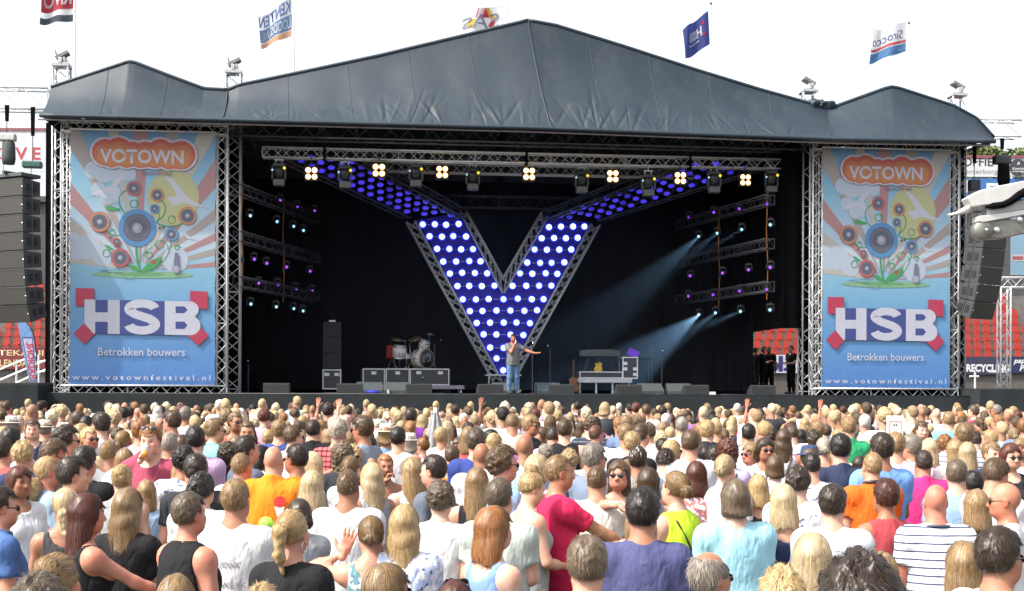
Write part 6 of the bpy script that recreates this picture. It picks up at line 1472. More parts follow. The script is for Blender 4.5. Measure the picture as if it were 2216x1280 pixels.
# ------------------------------------------------------------------ the people one can tell apart, read off the photograph
# crop number, head x and top y in that crop (2.977 px per photograph px), photograph px per metre, facing, sex, pose, build, hair style, hair colour, top, pattern, top colour, label
WH, BK, NV, GY, LB, RD = (.62, .62, .635), (.012, .012, .014), (.03, .04, .10), (.30, .32, .34), (.28, .46, .60), (.40, .03, .06)
BKM = (.025, .028, .035)
HERO = [
 (0, 1215, 632, 405, 38, 'f', 'stand', .9, 'short', 'greybrown', 'vest', 'plain', BK, 'stout short-haired person in black sleeveless top, lower left of crowd'),
 (0, 1520, 552, 366, 8, 'm', 'front', .2, 'short', 'dirty', 'tshirt', 'plain', WH, 'man in white T-shirt with grey script and ERK on the back'),
 (0, 560, 637, 395, 55, 'f', 'reach', 0., 'long', 'auburn', 'tank', 'plain', BK, 'woman with long dark red hair in black tank top reaching right'),
 (0, 825, 602, 372, 15, 'f', 'front', 0., 'longw', 'dirty', 'tshirt', 'plain', BK, 'woman with long golden-brown curls in black top'),
 (0, 420, 602, 350, -12, 'f', 'front', 0., 'ponyl', 'pale', 'tank', 'plain', (.05, .05, .055), 'pale blonde woman with low ponytail and dark sleeveless top'),
 (0, 470, 407, 325, 68, 'm', 'stand', .2, 'short', 'dark', 'tshirt', 'plain', (.12, .17, .22), 'dark-haired man in grey-blue T-shirt shown in profile facing right'),
 (0, 125, 462, 300, 128, 'f', 'stand', 0., 'bob', 'auburn', 'tshirt', 'plain', WH, 'woman with dark red bob in white top looking back right'),
 (0, 205, 547, 285, 5, 'f', 'front', 0., 'shortb', 'blonde', 'tshirt', 'plaid', (.62, .62, .62), 'short blond person in black and white checked top'),
 (0, 305, 402, 282, 55, 'm', 'stand', .3, 'crop', 'blonde', 'tshirt', 'plain', (.25, .35, .46), 'cropped blond man in pale blue T-shirt with sunglasses', dict(glasses=True)),
 (0, 322, 287, 262, 70, 'm', 'down', .3, 'short', 'brown', 'tshirt', 'plain', (.40, .43, .45), 'man in glasses and light grey T-shirt bending his head down', dict(glasses=True)),
 (0, 150, 302, 248, 0, 'f', 'front', 0., 'messy', 'blonde', 'tshirt', 'plain', NV, 'person with short wavy blond hair and dark top near left edge'),
 (0, 5, 602, 372, 60, 'm', 'stand', .6, 'short', 'dark', 'polo', 'plain', (.07, .14, .33), 'man in blue polo shirt and sunglasses cut by left edge', dict(glasses=True)),
 (0, 970, 212, 240, 180, 'm', 'drink', .3, 'shortb', 'ginger', 'tshirt', 'plain', (.32, .06, .10), 'ginger man in maroon T-shirt facing camera drinking beer', dict(glasses='up')),
 (0, 700, 302, 232, 10, 'm', 'front', .4, 'crop', 'dirty', 'tshirt', 'plain', WH, 'shaven-headed man in white T-shirt left of the maroon shirt'),
 (0, 1260, 212, 230, -10, 'm', 'front', .3, 'short', 'black', 'polo', 'plain', (.52, .36, .54), 'man in black cap and lilac shirt', dict(hat='cap', hatc=(.012, .013, .018))),
 (0, 1592, 272, 245, 55, 'm', 'stand', .2, 'short', 'dark', 'tshirt', 'plain', (.09, .11, .16), 'dark-haired man in slate T-shirt right of the lilac shirt'),
 (0, 1475, 325, 225, 5, 'f', 'front', 0., 'bigcurly', 'dark', 'tshirt', 'plain', NV, 'woman with big dark curls between lilac and slate shirts'),
 (0, 1555, 382, 262, 20, 'm', 'front', .3, 'crop', 'dirty', 'tshirt', 'plain', WH, 'cropped man in white T-shirt behind the grey script T-shirt'),
 (0, 1185, 342, 256, -20, 'm', 'front', .2, 'curly', 'black', 'tshirt', 'floral', WH, 'black curly-haired man in white patterned T-shirt'),
 (0, 1262, 397, 285, -25, 'm', 'stand', .2, 'shortb', 'dark', 'polo', 'plain', (.03, .033, .038), 'dark-haired man in black polo shirt'),
 (0, 1300, 512, 308, 15, 'm', 'front', .2, 'messy', 'black', 'tshirt', 'plain', WH, 'black-haired man in white T-shirt behind the black sleeveless top'),
 (0, 788, 452, 290, 0, 'f', 'front', 0., 'updo', 'blonde', 'tank', 'plain', GY, 'woman with messy blond updo and grey tank top'),
 (0, 545, 347, 268, 10, 'm', 'stand', .2, 'shortb', 'dark', 'tshirt', 'plain', BK, 'dark-haired man in plain black T-shirt on the left'),
 (0, 425, 212, 235, 58, 'm', 'front', .2, 'curly', 'dark', 'longsleeve', 'plain', WH, 'curly dark-haired man in glasses and white shirt', dict(glasses=True)),
 (0, 575, 207, 205, 130, 'f', 'stand', 0., 'pony', 'blonde', 'tank', 'plain', WH, 'blond woman with tied hair and sunglasses looking back', dict(glasses=True)),
 (0, 650, 97, 188, -55, 'm', 'stand', .1, 'shortb', 'dark', 'tshirt', 'plain', WH, 'tall dark-haired man in white T-shirt and glasses facing left', dict(glasses=True)),
 (0, 1110, 112, 172, -65, 'm', 'stand', .1, 'shortb', 'brown', 'tshirt', 'plain', BKM, 'man in sunglasses and black T-shirt facing left', dict(glasses=True)),
 (0, 1195, 62, 138, 10, 'm', 'stand', .2, 'short', 'grey', 'tshirt', 'plain', (.5, .5, .53), 'grey-haired man in pale grey shirt below left inner tower'),
 (0, 805, 352, 235, -5, 'f', 'front', 0., 'bob', 'dirty', 'tshirt', 'plain', WH, 'person in pale lilac cap and white shirt', dict(hat='cap', hatc=(.55, .52, .66))),
 (0, 905, 167, 195, 5, 'm', 'front', 0., 'shortb', 'ginger', 'tshirt', 'plain', WH, 'ginger-haired boy in white T-shirt behind the maroon shirt'),
 (0, 20, 282, 240, 20, 'm', 'stand', .2, 'short', 'dark', 'tshirt', 'plain', (.50, .09, .08), 'dark-haired man in coral T-shirt at left edge'),
 (0, 72, 227, 212, 10, 'm', 'front', .1, 'shortb', 'black', 'longsleeve', 'plain', WH, 'black-haired man in white shirt near left edge'),
 (0, 212, 167, 175, 165, 'm', 'stand', .1, 'short', 'brown', 'tshirt', 'plain', NV, 'smiling brown-haired man facing the camera on the left'),
 (0, 75, 147, 155, 10, 'f', 'stand', .2, 'bobs', 'grey', 'tshirt', 'plain', WH, 'person in white brimmed hat near left edge', dict(hat='straw', hatc=(.66, .64, .58))),
 (0, 290, 177, 160, -10, 'm', 'stand', .2, 'short', 'grey', 'tshirt', 'plain', BKM, 'man in cream straw hat and black shirt below the left banner', dict(hat='straw', hatc=(.60, .52, .38))),
 (0, 505, 115, 145, 20, 'm', 'stand', .1, 'short', 'brown', 'tshirt', 'plain', NV, 'person in blue denim cap', dict(hat='cap', hatc=(.12, .19, .30))),
 (0, 560, 117, 150, 30, 'f', 'stand', 0., 'bobs', 'black', 'tshirt', 'plain', (.5, .03, .06), 'black-haired person in bright red shirt on the left'),
 (0, 795, 237, 195, 25, 'f', 'front', 0., 'ponyl', 'dirty', 'tank', 'plain', BKM, 'dark blond woman with low ponytail and black tank top'),
 (0, 1090, 247, 218, 0, 'm', 'stand', .3, 'crop', 'grey', 'tshirt', 'plain', (.40, .42, .44), 'balding man behind the maroon shirt drinker'),
 (0, 1385, 167, 190, 62, 'm', 'stand', .2, 'shortb', 'dirty', 'polo', 'plain', (.18, .42, .38), 'man in teal polo shirt and sunglasses facing right', dict(glasses=True)),
 (0, 372, 1012, 590, 10, 'f', 'stand', 0., 'updo', 'dirty', 'tshirt', 'plain', GY, 'large dark blond head at the bottom left', dict(hi=True)),
 (0, 250, 1152, 720, -8, 'f', 'stand', 0., 'messy', 'greybrown', 'tshirt', 'plain', NV, 'brown-haired head filling the bottom left corner', dict(hi=True)),
 (0, 1140, 1152, 545, 0, 'f', 'stand', 0., 'bob', 'dirty', 'tshirt', 'plain', GY, 'brown-blond head at the bottom below the black sleeveless top', dict(hi=True)),
 (1, 235, 737, 445, 20, 'f', 'stand', .8, 'pony', 'blonde', 'tshirt', 'plain', BK, 'blond woman with ponytail and black T-shirt at the bottom'),
 (1, 595, 487, 318, 8, 'm', 'front', .8, 'crop', 'brown', 'tshirt', 'plain', WH, 'broad man in plain white T-shirt with cropped brown hair'),
 (1, 115, 342, 265, 5, 'm', 'front', .7, 'bald', 'brown', 'polo', 'plain', (.80, .22, .015), 'bald man in orange polo shirt with red print'),
 (1, 265, 327, 258, -58, 'm', 'stand', .3, 'short', 'dark', 'tshirt', 'plain', (.80, .20, .02), 'dark-haired man in glasses and orange shirt facing left', dict(glasses=True)),
 (1, 365, 492, 300, 8, 'f', 'front', 0., 'half', 'pale', 'tshirt', 'plain', WH, 'pale blonde woman with half-tied hair and white top'),
 (1, 285, 667, 335, -15, 'f', 'down', 0., 'bobs', 'dark', 'tshirt', 'plain', GY, 'short person with dark bob behind the blond ponytail'),
 (1, 745, 777, 400, -5, 'f', 'tohair', 0., 'bunl', 'dirty', 'tank', 'floral', (.12, .25, .28), 'woman with low bun and bare shoulders lifting a hand to her hair'),
 (1, 960, 707, 400, 8, 'f', 'front', .5, 'longw', 'blonde', 'tshirt', 'floral', (.42, .48, .66), 'woman with long wavy blond hair in blue and white patterned top'),
 (1, 1190, 562, 342, 5, 'f', 'front', .2, 'curly', 'greybrown', 'tshirt', 'plain', WH, 'woman with grey-brown curls in white T-shirt'),
 (1, 1530, 717, 432, 52, 'f', 'front', .1, 'bob', 'ginger', 'tank', 'plain', (.16, .26, .68), 'woman with ginger bob and bright blue tank top'),
 (1, 1570, 547, 350, 18, 'm', 'front', .3, 'short', 'greybrown', 'tshirt', 'plain', (.40, .45, .41), 'man in sage green T-shirt with short dark hair'),
 (1, 1425, 472, 298, 5, 'f', 'front', 0., 'long', 'dirty', 'tank', 'plain', BK, 'woman with very long light brown hair and black tank top'),
 (1, 1590, 342, 298, 70, 'm', 'stand', .2, 'curly', 'brown', 'tshirt', 'plain', (.28, .46, .66), 'curly-haired man in sunglasses and light blue T-shirt facing right', dict(glasses=True)),
 (1, 1455, 322, 242, 0, 'm', 'front', .4, 'bald', 'brown', 'polo', 'plain', WH, 'bald man in white shirt seen from behind at centre'),
 (1, 1150, 397, 280, -68, 'm', 'stand', .2, 'short', 'dark', 'tshirt', 'plain', (.11, .13, .17), 'dark-haired man in grey T-shirt in profile facing left'),
 (1, 1005, 407, 270, -25, 'f', 'front', 0., 'long', 'blonde', 'tank', 'plain', WH, 'woman with long straight blond hair in white tank top'),
 (1, 835, 387, 240, 165, 'f', 'drink', 0., 'pony', 'ginger', 'tank', 'plain', BK, 'fair woman in black top facing camera with hand at mouth'),
 (1, 745, 442, 280, -38, 'f', 'front', 0., 'longw', 'pale', 'tank', 'plain', GY, 'woman with wavy pale blond hair and bare shoulder facing left'),
 (1, 560, 322, 232, 5, 'f', 'stand', 0., 'bigcurly', 'greybrown', 'tshirt', 'plain', BKM, 'woman with tall brown curly hair right of the orange shirts'),
 (1, 612, 397, 250, 20, 'f', 'front', 0., 'bunl', 'dirty', 'tshirt', 'plain', WH, 'dark blond woman with tied hair behind the broad white T-shirt', dict(glasses='up')),
 (1, 1265, 337, 205, 5, 'm', 'stand', 0., 'short', 'brown', 'tank', 'plain', (.80, .22, .02), 'boy in orange sleeveless top at centre'),
 (1, 1420, 232, 222, 8, 'm', 'front', .3, 'shortb', 'greybrown', 'tshirt', 'plain', (.03, .05, .20), 'grey-brown haired man in royal navy shirt at centre'),
 (1, 1370, 202, 196, 0, 'f', 'front', 0., 'bob', 'dirty', 'tshirt', 'plain', (.55, .08, .10), 'woman with light brown bob in coral shirt at centre'),
 (1, 842, 197, 186, 5, 'f', 'front', .1, 'bobs', 'dirty', 'vest', 'plain', (.16, .24, .36), 'person in wide beige hat and denim vest', dict(hat='straw', hatc=(.62, .56, .44))),
 (1, 915, 217, 196, 0, 'm', 'front', .1, 'short', 'black', 'vest', 'plain', WH, 'black-haired man in white sleeveless top beside the beige hat'),
 (1, 990, 254, 190, 0, 'f', 'front', 0., 'bobs', 'grey', 'tshirt', 'plain', (.5, .55, .5), 'person in cream bucket hat', dict(hat='bucket', hatc=(.62, .58, .48))),
 (1, 690, 152, 205, -62, 'm', 'stand', .1, 'shortb', 'brown', 'tshirt', 'plain', (.22, .27, .33), 'brown-haired man in white sunglasses facing left', dict(glasses=True)),
 (1, 530, 167, 205, 5, 'm', 'front', .4, 'shortb', 'white', 'tshirt', 'plaid', (.60, .12, .13), 'white-haired man in red checked shirt'),
 (1, 370, 172, 175, 5, 'm', 'front', .2, 'short', 'dark', 'polo', 'plain', BK, 'dark-haired man in black shirt left of the red checked shirt'),
 (1, 150, 177, 176, 5, 'm', 'front', .2, 'shortb', 'dirty', 'tshirt', 'plain', (.04, .07, .22), 'sandy-haired man in navy shirt left of centre'),
 (1, 240, 207, 196, 50, 'm', 'stand', .1, 'short', 'brown', 'tshirt', 'plain', (.56, .58, .6), 'brown-haired man in pale shirt and glasses facing right', dict(glasses=True)),
 (1, 1000, 97, 140, 10, 'm', 'stand', .2, 'short', 'dark', 'tshirt', 'plain', (.14, .03, .22), 'man in purple shirt near the grey parasol'),
 (1, 840, 1082, 560, 58, 'f', 'stand', 0., 'half', 'dirty', 'tank', 'plain', GY, 'woman with streaked blond hair and sunglasses at the bottom edge', dict(glasses=True, hi=True)),
 (1, 1285, 1192, 560, 5, 'f', 'stand', 0., 'bobs', 'auburn', 'tshirt', 'plain', GY, 'dark red-brown head with sunglasses on top at the bottom edge', dict(glasses='up', hi=True)),
 (1, 45, 1222, 520, 0, 'f', 'stand', 0., 'messy', 'blonde', 'tshirt', 'plain', GY, 'small blond head at the bottom below the black T-shirt', dict(hi=True)),
 (2, 845, 617, 418, 4, 'm', 'stand', .5, 'shortb', 'black', 'tshirt', 'plain', (.07, .075, .17), 'black-haired man in dusty navy T-shirt at the bottom centre right', dict(hi=True)),
 (2, 490, 927, 520, 4, 'm', 'stand', .5, 'shortb', 'greybrown', 'polo', 'plain', (.14, .20, .28), 'grey-brown haired man in denim blue collar at the bottom', dict(hi=True)),
 (2, 1270, 1002, 525, 55, 'm', 'stand', .4, 'balding', 'grey', 'tshirt', 'plain', GY, 'balding grey-haired man with sunglasses at the bottom', dict(glasses=True, hi=True)),
 (2, 1440, 552, 352, -8, 'm', 'front', .6, 'bobs', 'greybrown', 'tshirt', 'plain', (.30, .55, .64), 'long-haired man in light turquoise T-shirt'),
 (2, 1060, 492, 332, -38, 'f', 'front', .2, 'bunl', 'dirty', 'vest', 'plain', (.52, .80, .04), 'woman with tied-back hair in neon yellow top'),
 (2, 550, 462, 290, 5, 'm', 'front', .2, 'crop', 'brown', 'tshirt', 'plain', (.66, .63, .58), 'cropped man in cream T-shirt being hugged'),
 (2, 690, 424, 283, 176, 'f', 'hug', 0., 'long', 'brown', 'tank', 'plain', WH, 'long-haired woman in sunglasses hugging the cream T-shirt man', dict(glasses=True)),
 (2, 300, 392, 312, 72, 'm', 'reach', .1, 'crop', 'dirty', 'tshirt', 'plain', (.52, .02, .08), 'young man in crimson T-shirt and jeans in profile facing right', dict(pcol=(.07, .11, .15))),
 (2, 110, 482, 322, 66, 'f', 'down', 0., 'bunt', 'blonde', 'tank', 'plain', GY, 'woman with blond top bun looking down'),
 (2, 165, 387, 272, 60, 'f', 'front', 0., 'long', 'pale', 'tshirt', 'plain', WH, 'blond woman in glasses beside the crimson shirt', dict(glasses=True)),
 (2, 815, 342, 242, 15, 'm', 'front', .2, 'short', 'dark', 'tshirt', 'plain', (.20, .26, .34), 'man in cream baseball cap and grey-blue shirt', dict(hat='cap', hatc=(.68, .64, .56))),
 (2, 882, 472, 292, 12, 'f', 'front', 0., 'long', 'brown', 'tank', 'plain', GY, 'woman with long straight brown hair right of centre'),
 (2, 530, 327, 252, 48, 'm', 'stand', .3, 'shortb', 'grey', 'longsleeve', 'plain', (.15, .19, .27), 'grey-haired man in glasses and blue-grey shirt', dict(glasses=True)),
 (2, 1150, 237, 222, 5, 'm', 'front', .4, 'short', 'brown', 'tshirt', 'plain', (.58, .60, .62), 'man in pale T-shirt with dark arched lettering on the back'),
 (2, 1190, 432, 270, 10, 'f', 'front', .1, 'bob', 'auburn', 'vest', 'floral', (.38, .14, .13), 'woman with dark red hair in red patterned vest'),
 (2, 1372, 387, 272, 28, 'f', 'front', 0., 'bunl', 'pale', 'tshirt', 'plain', WH, 'pale blonde woman with tied hair and white collar'),
 (2, 1545, 312, 214, -118, 'f', 'stand', 0., 'long', 'dirty', 'tshirt', 'floral', (.5, .5, .52), 'long-haired woman in sunglasses looking back left', dict(glasses=True)),
 (2, 1632, 282, 216, 168, 'f', 'stand', 0., 'bobs', 'dark', 'tshirt', 'floral', WH, 'dark-haired woman in sunglasses facing camera right of centre', dict(glasses=True)),
 (2, 1390, 302, 222, 8, 'f', 'front', 0., 'bigcurly', 'auburn', 'tshirt', 'plain', (.48, .40, .62), 'woman with long dark red curls in lilac T-shirt'),
 (2, 1590, 517, 272, 5, 'f', 'front', 0., 'bob', 'blonde', 'tank', 'plain', BK, 'woman with blond bob and black tank top right of the turquoise shirt'),
 (2, 990, 352, 222, 10, 'm', 'down', 0., 'messy', 'dark', 'tshirt', 'plain', (.5, .45, .42), 'person with tousled dark hair right of the cream cap'),
 (2, 1030, 297, 206, 68, 'f', 'stand', 0., 'bob', 'blonde', 'tshirt', 'plain', WH, 'blond woman in sunglasses left of the lettered T-shirt', dict(glasses=True)),
 (2, 85, 267, 232, 5, 'm', 'front', .4, 'bald', 'brown', 'tshirt', 'plain', (.30, .50, .68), 'bald man in light blue T-shirt near centre'),
 (2, 372, 357, 222, 0, 'f', 'front', 0., 'messy', 'blonde', 'vest', 'plain', (.03, .04, .09), 'short-haired blond person in navy top right of the crimson shirt'),
 (2, 340, 167, 182, 5, 'm', 'front', .3, 'short', 'brown', 'vest', 'plain', BK, 'brown-haired man in black sleeveless top near centre'),
 (2, 540, 210, 160, 50, 'm', 'stand', .1, 'short', 'brown', 'tshirt', 'plain', WH, 'person in red baseball cap', dict(hat='cap', hatc=(.55, .02, .05))),
 (2, 735, 197, 186, 10, 'm', 'front', .2, 'short', 'dirty', 'tshirt', 'plain', WH, 'sandy-haired man in white T-shirt left of the sunglasses man'),
 (2, 832, 197, 188, 42, 'm', 'stand', .2, 'short', 'brown', 'tshirt', 'plain', WH, 'man in white T-shirt and sunglasses turning right', dict(glasses=True)),
 (2, 775, 252, 200, 0, 'm', 'front', .2, 'shortb', 'blonde', 'polo', 'plain', BK, 'blond man in black shirt above the cream cap'),
 (2, 1218, 187, 170, 95, 'f', 'stand', 0., 'bob', 'ginger', 'tshirt', 'floral', (.1, .42, .40), 'ginger woman in sunglasses and bright patterned top', dict(glasses=True)),
 (2, 1095, 155, 155, 5, 'm', 'stand', .2, 'short', 'grey', 'tshirt', 'plain', WH, 'man in grey cap and white T-shirt', dict(hat='cap', hatc=(.42, .44, .47))),
 (2, 1525, 197, 176, 5, 'm', 'front', .2, 'short', 'black', 'tshirt', 'plain', WH, 'black-haired man in white T-shirt right of centre'),
 (2, 830, 640, 372, 0, 'f', 'front', .3, 'bob', 'dirty', 'tank', 'plain', (.70, .32, .40), 'woman in pink tank top hidden behind the navy T-shirt'),
 (2, 865, 47, 108, 0, 'm', 'stand', .1, 'short', 'brown', 'tshirt', 'plain', WH, 'tall man in white shirt standing out near the stage'),
 (3, 1085, 587, 345, 3, 'm', 'stand', .5, 'bald', 'brown', 'tshirt', 'stripe', (.70, .71, .74), 'bald man in white T-shirt with navy stripes', dict(skin=(.46, .20, .14))),
 (3, 1535, 577, 348, -72, 'm', 'stand', .4, 'bald', 'brown', 'tshirt', 'plain', WH, 'bald man in sunglasses and white T-shirt facing left at right edge', dict(glasses=True, skin=(.43, .20, .13))),
 (3, 765, 552, 332, -12, 'f', 'front', .3, 'shortb', 'auburn', 'vest', 'plain', (.33, .05, .06), 'person with short dark red hair in brick red shirt'),
 (3, 420, 592, 352, 16, 'm', 'front', .3, 'shortb', 'dark', 'tshirt', 'plain', (.62, .65, .68), 'dark-haired man in glasses and pale grey T-shirt at lower right', dict(glasses=True)),
 (3, 100, 577, 342, 0, 'f', 'front', 0., 'bob', 'pale', 'tank', 'plain', NV, 'woman with pale blond bob and navy top'),
 (3, 288, 887, 500, 5, 'f', 'stand', 0., 'bob', 'pale', 'tshirt', 'plain', WH, 'large pale blond head at the bottom right', dict(hi=True)),
 (3, 600, 1022, 900, 10, 'm', 'stand', 0., 'messy', 'dark', 'tshirt', 'plain', BKM, 'very large dark-haired head at the bottom edge', dict(hi=True)),
 (3, 1490, 872, 520, 58, 'm', 'stand', .4, 'shortb', 'dark', 'tshirt', 'plain', WH, 'dark-haired man in black sunglasses filling the lower right corner', dict(glasses=True, hi=True)),
 (3, 1265, 942, 480, 5, 'f', 'stand', 0., 'bob', 'dirty', 'tshirt', 'plain', GY, 'light brown long head left of the lower right corner man', dict(hi=True)),
 (3, 95, 1107, 590, 0, 'f', 'stand', 0., 'messy', 'blonde', 'tshirt', 'plain', GY, 'curly blond head at the bottom edge right of centre', dict(hi=True)),
 (3, 1345, 612, 332, 5, 'f', 'front', 0., 'bob', 'dirty', 'tshirt', 'plain', BKM, 'woman with thick brown shoulder-length hair right of the striped shirt'),
 (3, 675, 377, 262, -8, 'm', 'front', .3, 'crop', 'dirty', 'polo', 'plain', (.78, .12, .015), 'shaven man in orange polo with black collar'),
 (3, 735, 262, 256, -12, 'm', 'front', .4, 'shortb', 'dark', 'tshirt', 'plain', (.16, .32, .66), 'dark-haired man in sky blue T-shirt'),
 (3, 470, 267, 242, 3, 'm', 'front', .3, 'shortb', 'black', 'polo', 'plain', (.025, .035, .075), 'black-haired man in dark navy polo shirt'),
 (3, 1005, 362, 242, 3, 'm', 'front', .4, 'crop', 'dark', 'polo', 'plain', (.50, .03, .17), 'dark-haired man in magenta polo with grey script'),
 (3, 1455, 407, 300, 58, 'm', 'down', .6, 'short', 'brown', 'tshirt', 'plain', WH, 'brown-haired man in white T-shirt leaning right'),
 (3, 825, 252, 222, 5, 'm', 'front', .2, 'short', 'dirty', 'tshirt', 'plain', (.58, .40, .50), 'sandy-haired man in pale pink shirt'),
 (3, 920, 272, 212, -55, 'm', 'stand', .2, 'shortb', 'grey', 'tshirt', 'plain', WH, 'grey-haired man in glasses facing left', dict(glasses=True)),
 (3, 1218, 427, 272, 18, 'm', 'front', .3, 'short', 'greybrown', 'tshirt', 'plain', (.22, .32, .48), 'grey-brown haired man in muted blue shirt'),
 (3, 518, 152, 176, -10, 'm', 'front', .5, 'short', 'dirty', 'polo', 'plain', (.03, .33, .14), 'man in bright green shirt'),
 (3, 285, 377, 248, 5, 'm', 'front', .2, 'crop', 'black', 'tshirt', 'floral', WH, 'man with dark cropped hair and white patterned shirt'),
 (3, 195, 467, 292, 12, 'm', 'front', .2, 'messy', 'dark', 'tshirt', 'floral', (.6, .62, .66), 'tousled dark-haired man in pale floral shirt'),
 (3, 45, 392, 232, 8, 'f', 'front', 0., 'bobs', 'brown', 'tshirt', 'plain', WH, 'brown-haired woman in white top right of the long-haired man'),
 (3, 268, 335, 236, 0, 'm', 'stand', .1, 'short', 'brown', 'tshirt', 'plain', GY, 'person in navy bucket hat', dict(hat='bucket', hatc=(.035, .06, .13))),
 (3, 1285, 312, 216, 5, 'f', 'front', 0., 'long', 'pale', 'tank', 'plain', WH, 'right one of two women with long pale blond hair'),
 (3, 1205, 292, 210, 0, 'f', 'front', 0., 'long', 'blonde', 'tshirt', 'plain', (.60, .48, .54), 'left one of two women with long pale blond hair'),
 (3, 1565, 317, 242, 170, 'f', 'stand', 0., 'bobs', 'auburn', 'tshirt', 'plain', BKM, 'dark red-haired woman in big sunglasses facing camera at right', dict(glasses=True)),
 (3, 1440, 312, 220, 160, 'm', 'stand', .2, 'short', 'dirty', 'tshirt', 'plain', NV, 'fair man facing the camera left of the big sunglasses'),
 (3, 1165, 122, 136, 5, 'm', 'stand', .2, 'short', 'dirty', 'tshirt', 'plain', (.18, .50, .62), 'sandy-haired man in aqua T-shirt below the right banner'),
 (3, 100, 227, 186, 5, 'f', 'front', 0., 'longw', 'brown', 'tank', 'plain', WH, 'woman with long wavy brown hair and white tank top'),
 (3, 1325, 47, 106, -55, 'm', 'stand', .2, 'short', 'greybrown', 'tshirt', 'plaid', (.55, .08, .16), 'man in red checked shirt standing out below right tower', dict(glasses=True)),
 (3, 1470, 62, 102, -55, 'm', 'stand', .1, 'short', 'grey', 'tshirt', 'plain', (.62, .60, .20), 'man in yellow shirt at the far right near the stage', dict(glasses=True)),
 (3, 1240, 72, 108, -70, 'f', 'stand', 0., 'bobs', 'ginger', 'tshirt', 'floral', (.5, .05, .06), 'ginger woman in red patterned top near the stage at right'),
 (3, 990, 182, 156, 170, 'm', 'stand', .2, 'short', 'brown', 'tshirt', 'plain', NV, 'man facing the camera right of the white sign'),
 (3, 1040, 287, 205, 10, 'f', 'front', 0., 'bob', 'pale', 'tshirt', 'plain', WH, 'woman with pale blond bob above the magenta polo'),
 (3, 735, 1010, 470, 5, 'f', 'stand', 0., 'bobs', 'dirty', 'tshirt', 'plain', GY, 'light brown hair just above the very large dark head', dict(hi=True)),
 (1, 300, 112, 118, 0, 'f', 'wave', 0., 'bob', 'blonde', 'tshirt', 'plain', WH, 'blond person waving an open hand below the left stage monitors'),
 (1, 418, 150, 135, 0, 'f', 'wave', 0., 'long', 'dirty', 'tank', 'plain', BKM, 'woman with raised bare arm below the drum kit'),
 (1, 1345, 120, 120, 0, 'm', 'wave', 0., 'bald', 'brown', 'tshirt', 'plain', WH, 'bald person with raised hand below the singer'),
 (2, 1420, 110, 112, 0, 'f', 'wave', 0., 'bob', 'blonde', 'tshirt', 'plain', RD, 'blond person in red with raised arm below the right side trusses'),
 (3, 238, 115, 118, 0, 'f', 'wave', 0., 'longw', 'blonde', 'tank', 'plain', WH, 'person in white with raised arm below the right inner tower'),
 (0, 45, 18, 103, 8, 'm', 'stand', .2, 'short', 'brown', 'polo', 'plain', (.5, .18, .32), 'man in black cap and pink shirt near the stage at far left', dict(hat='cap', hatc=(.015, .016, .02))),
]
HP = []
EXTRA = {}
for h in HERO:
    crop, cx, top, s, face, sex, pose, fat, hair, hc, tp, pat, colr, label = h[:14]; kw = dict(h[14]) if len(h) > 14 else {}
    px, py = 554 * crop + cx / 2.977, 850 + top / 2.977; dy = py - 841 - ROLL * (px - 1108)
    hg = CAMH - dy / s
    lim = (1.50, 1.95) if sex == 'm' else (1.46, 1.84)
    if hg < lim[0]: s = dy / (CAMH - lim[0]); hg = lim[0]
    if hg > lim[1]: hg = lim[1]
    Y = F / s; X = (px - 1108) / F * Y
    if pose == 'wave': hg = min(hg, 1.75)
    HP.append((px, py, s, X, Y)); EXTRA[label] = person(X, Y, hg - (.012 if hair != 'bald' else 0), face, sex, pose, fat, hair, hc, tp, pat, colr, label, **kw)
# lettering printed on backs, laid on the cloth surface
def back_print(label, txt, x, z, w, h, m, **kw):
    o = EXTRA[label]; top = next(c for c in o.children if c.name.startswith('top')); n = len(top.data.vertices); a = np.empty(n * 3, f32); top.data.vertices.foreach_get('co', a); a = a.reshape(-1, 3)
    me = text_mesh(txt, 1, **kw); b = np.empty(len(me.vertices) * 3, f32); me.vertices.foreach_get('co', b); b = b.reshape(-1, 3); lo, hi = b.min(0), b.max(0)
    b[:, 0] = x + ((b[:, 0] - lo[0]) / (hi[0] - lo[0]) - .5) * w; b[:, 2] = z + ((b[:, 2] - lo[2]) / (hi[2] - lo[2]) - .5) * h
    for i in range(len(b)):
        near = (np.abs(a[:, 0] - b[i, 0]) < .03) & (np.abs(a[:, 2] - b[i, 2]) < .03); b[i, 1] = (a[near, 1].min() if near.any() else -.14) - .004
    me.vertices.foreach_set('co', b.ravel()); me.materials.append(m); me.update(); q = bpy.data.objects.new('print', me); COL.objects.link(q); q.parent = o
INKG = mk('print_grey', (.18, .19, .22), .8); INKD = mk('print_dark', (.05, .07, .11), .8); INKR = mk('print_red', (.6, .03, .03), .8); INKW = mk('print_white', (.75, .74, .7), .8)
L_ = 'man in white T-shirt with grey script and ERK on the back'; back_print(L_, 'Duroend', -.01, 1.27, .21, .055, INKG, shear=.4); back_print(L_, 'WERK', .04, 1.14, .16, .035, INKG)
L_ = 'man in pale T-shirt with dark arched lettering on the back'; back_print(L_, 'J-STAR 87', 0, 1.28, .26, .04, INKD, bold=.01); back_print(L_, '_________', 0, 1.305, .28, .012, INKD)
L_ = 'dark-haired man in magenta polo with grey script'; back_print(L_, 'Paul', .0, 1.30, .13, .07, INKG, shear=.3)
L_ = 'bald man in orange polo shirt with red print'; back_print(L_, 'o', .09, 1.32, .09, .09, INKR, bold=.12); back_print(L_, 'w', .09, 1.24, .08, .08, INKW, bold=.12)
L_ = 'black-haired man in dusty navy T-shirt at the bottom centre right'; back_print(L_, 'o', 0, 1.40, .02, .02, INKG, bold=.0)
def part_on(label, mb, name, m): o = EXTRA[label]; return mb.build(name, m, o, True)
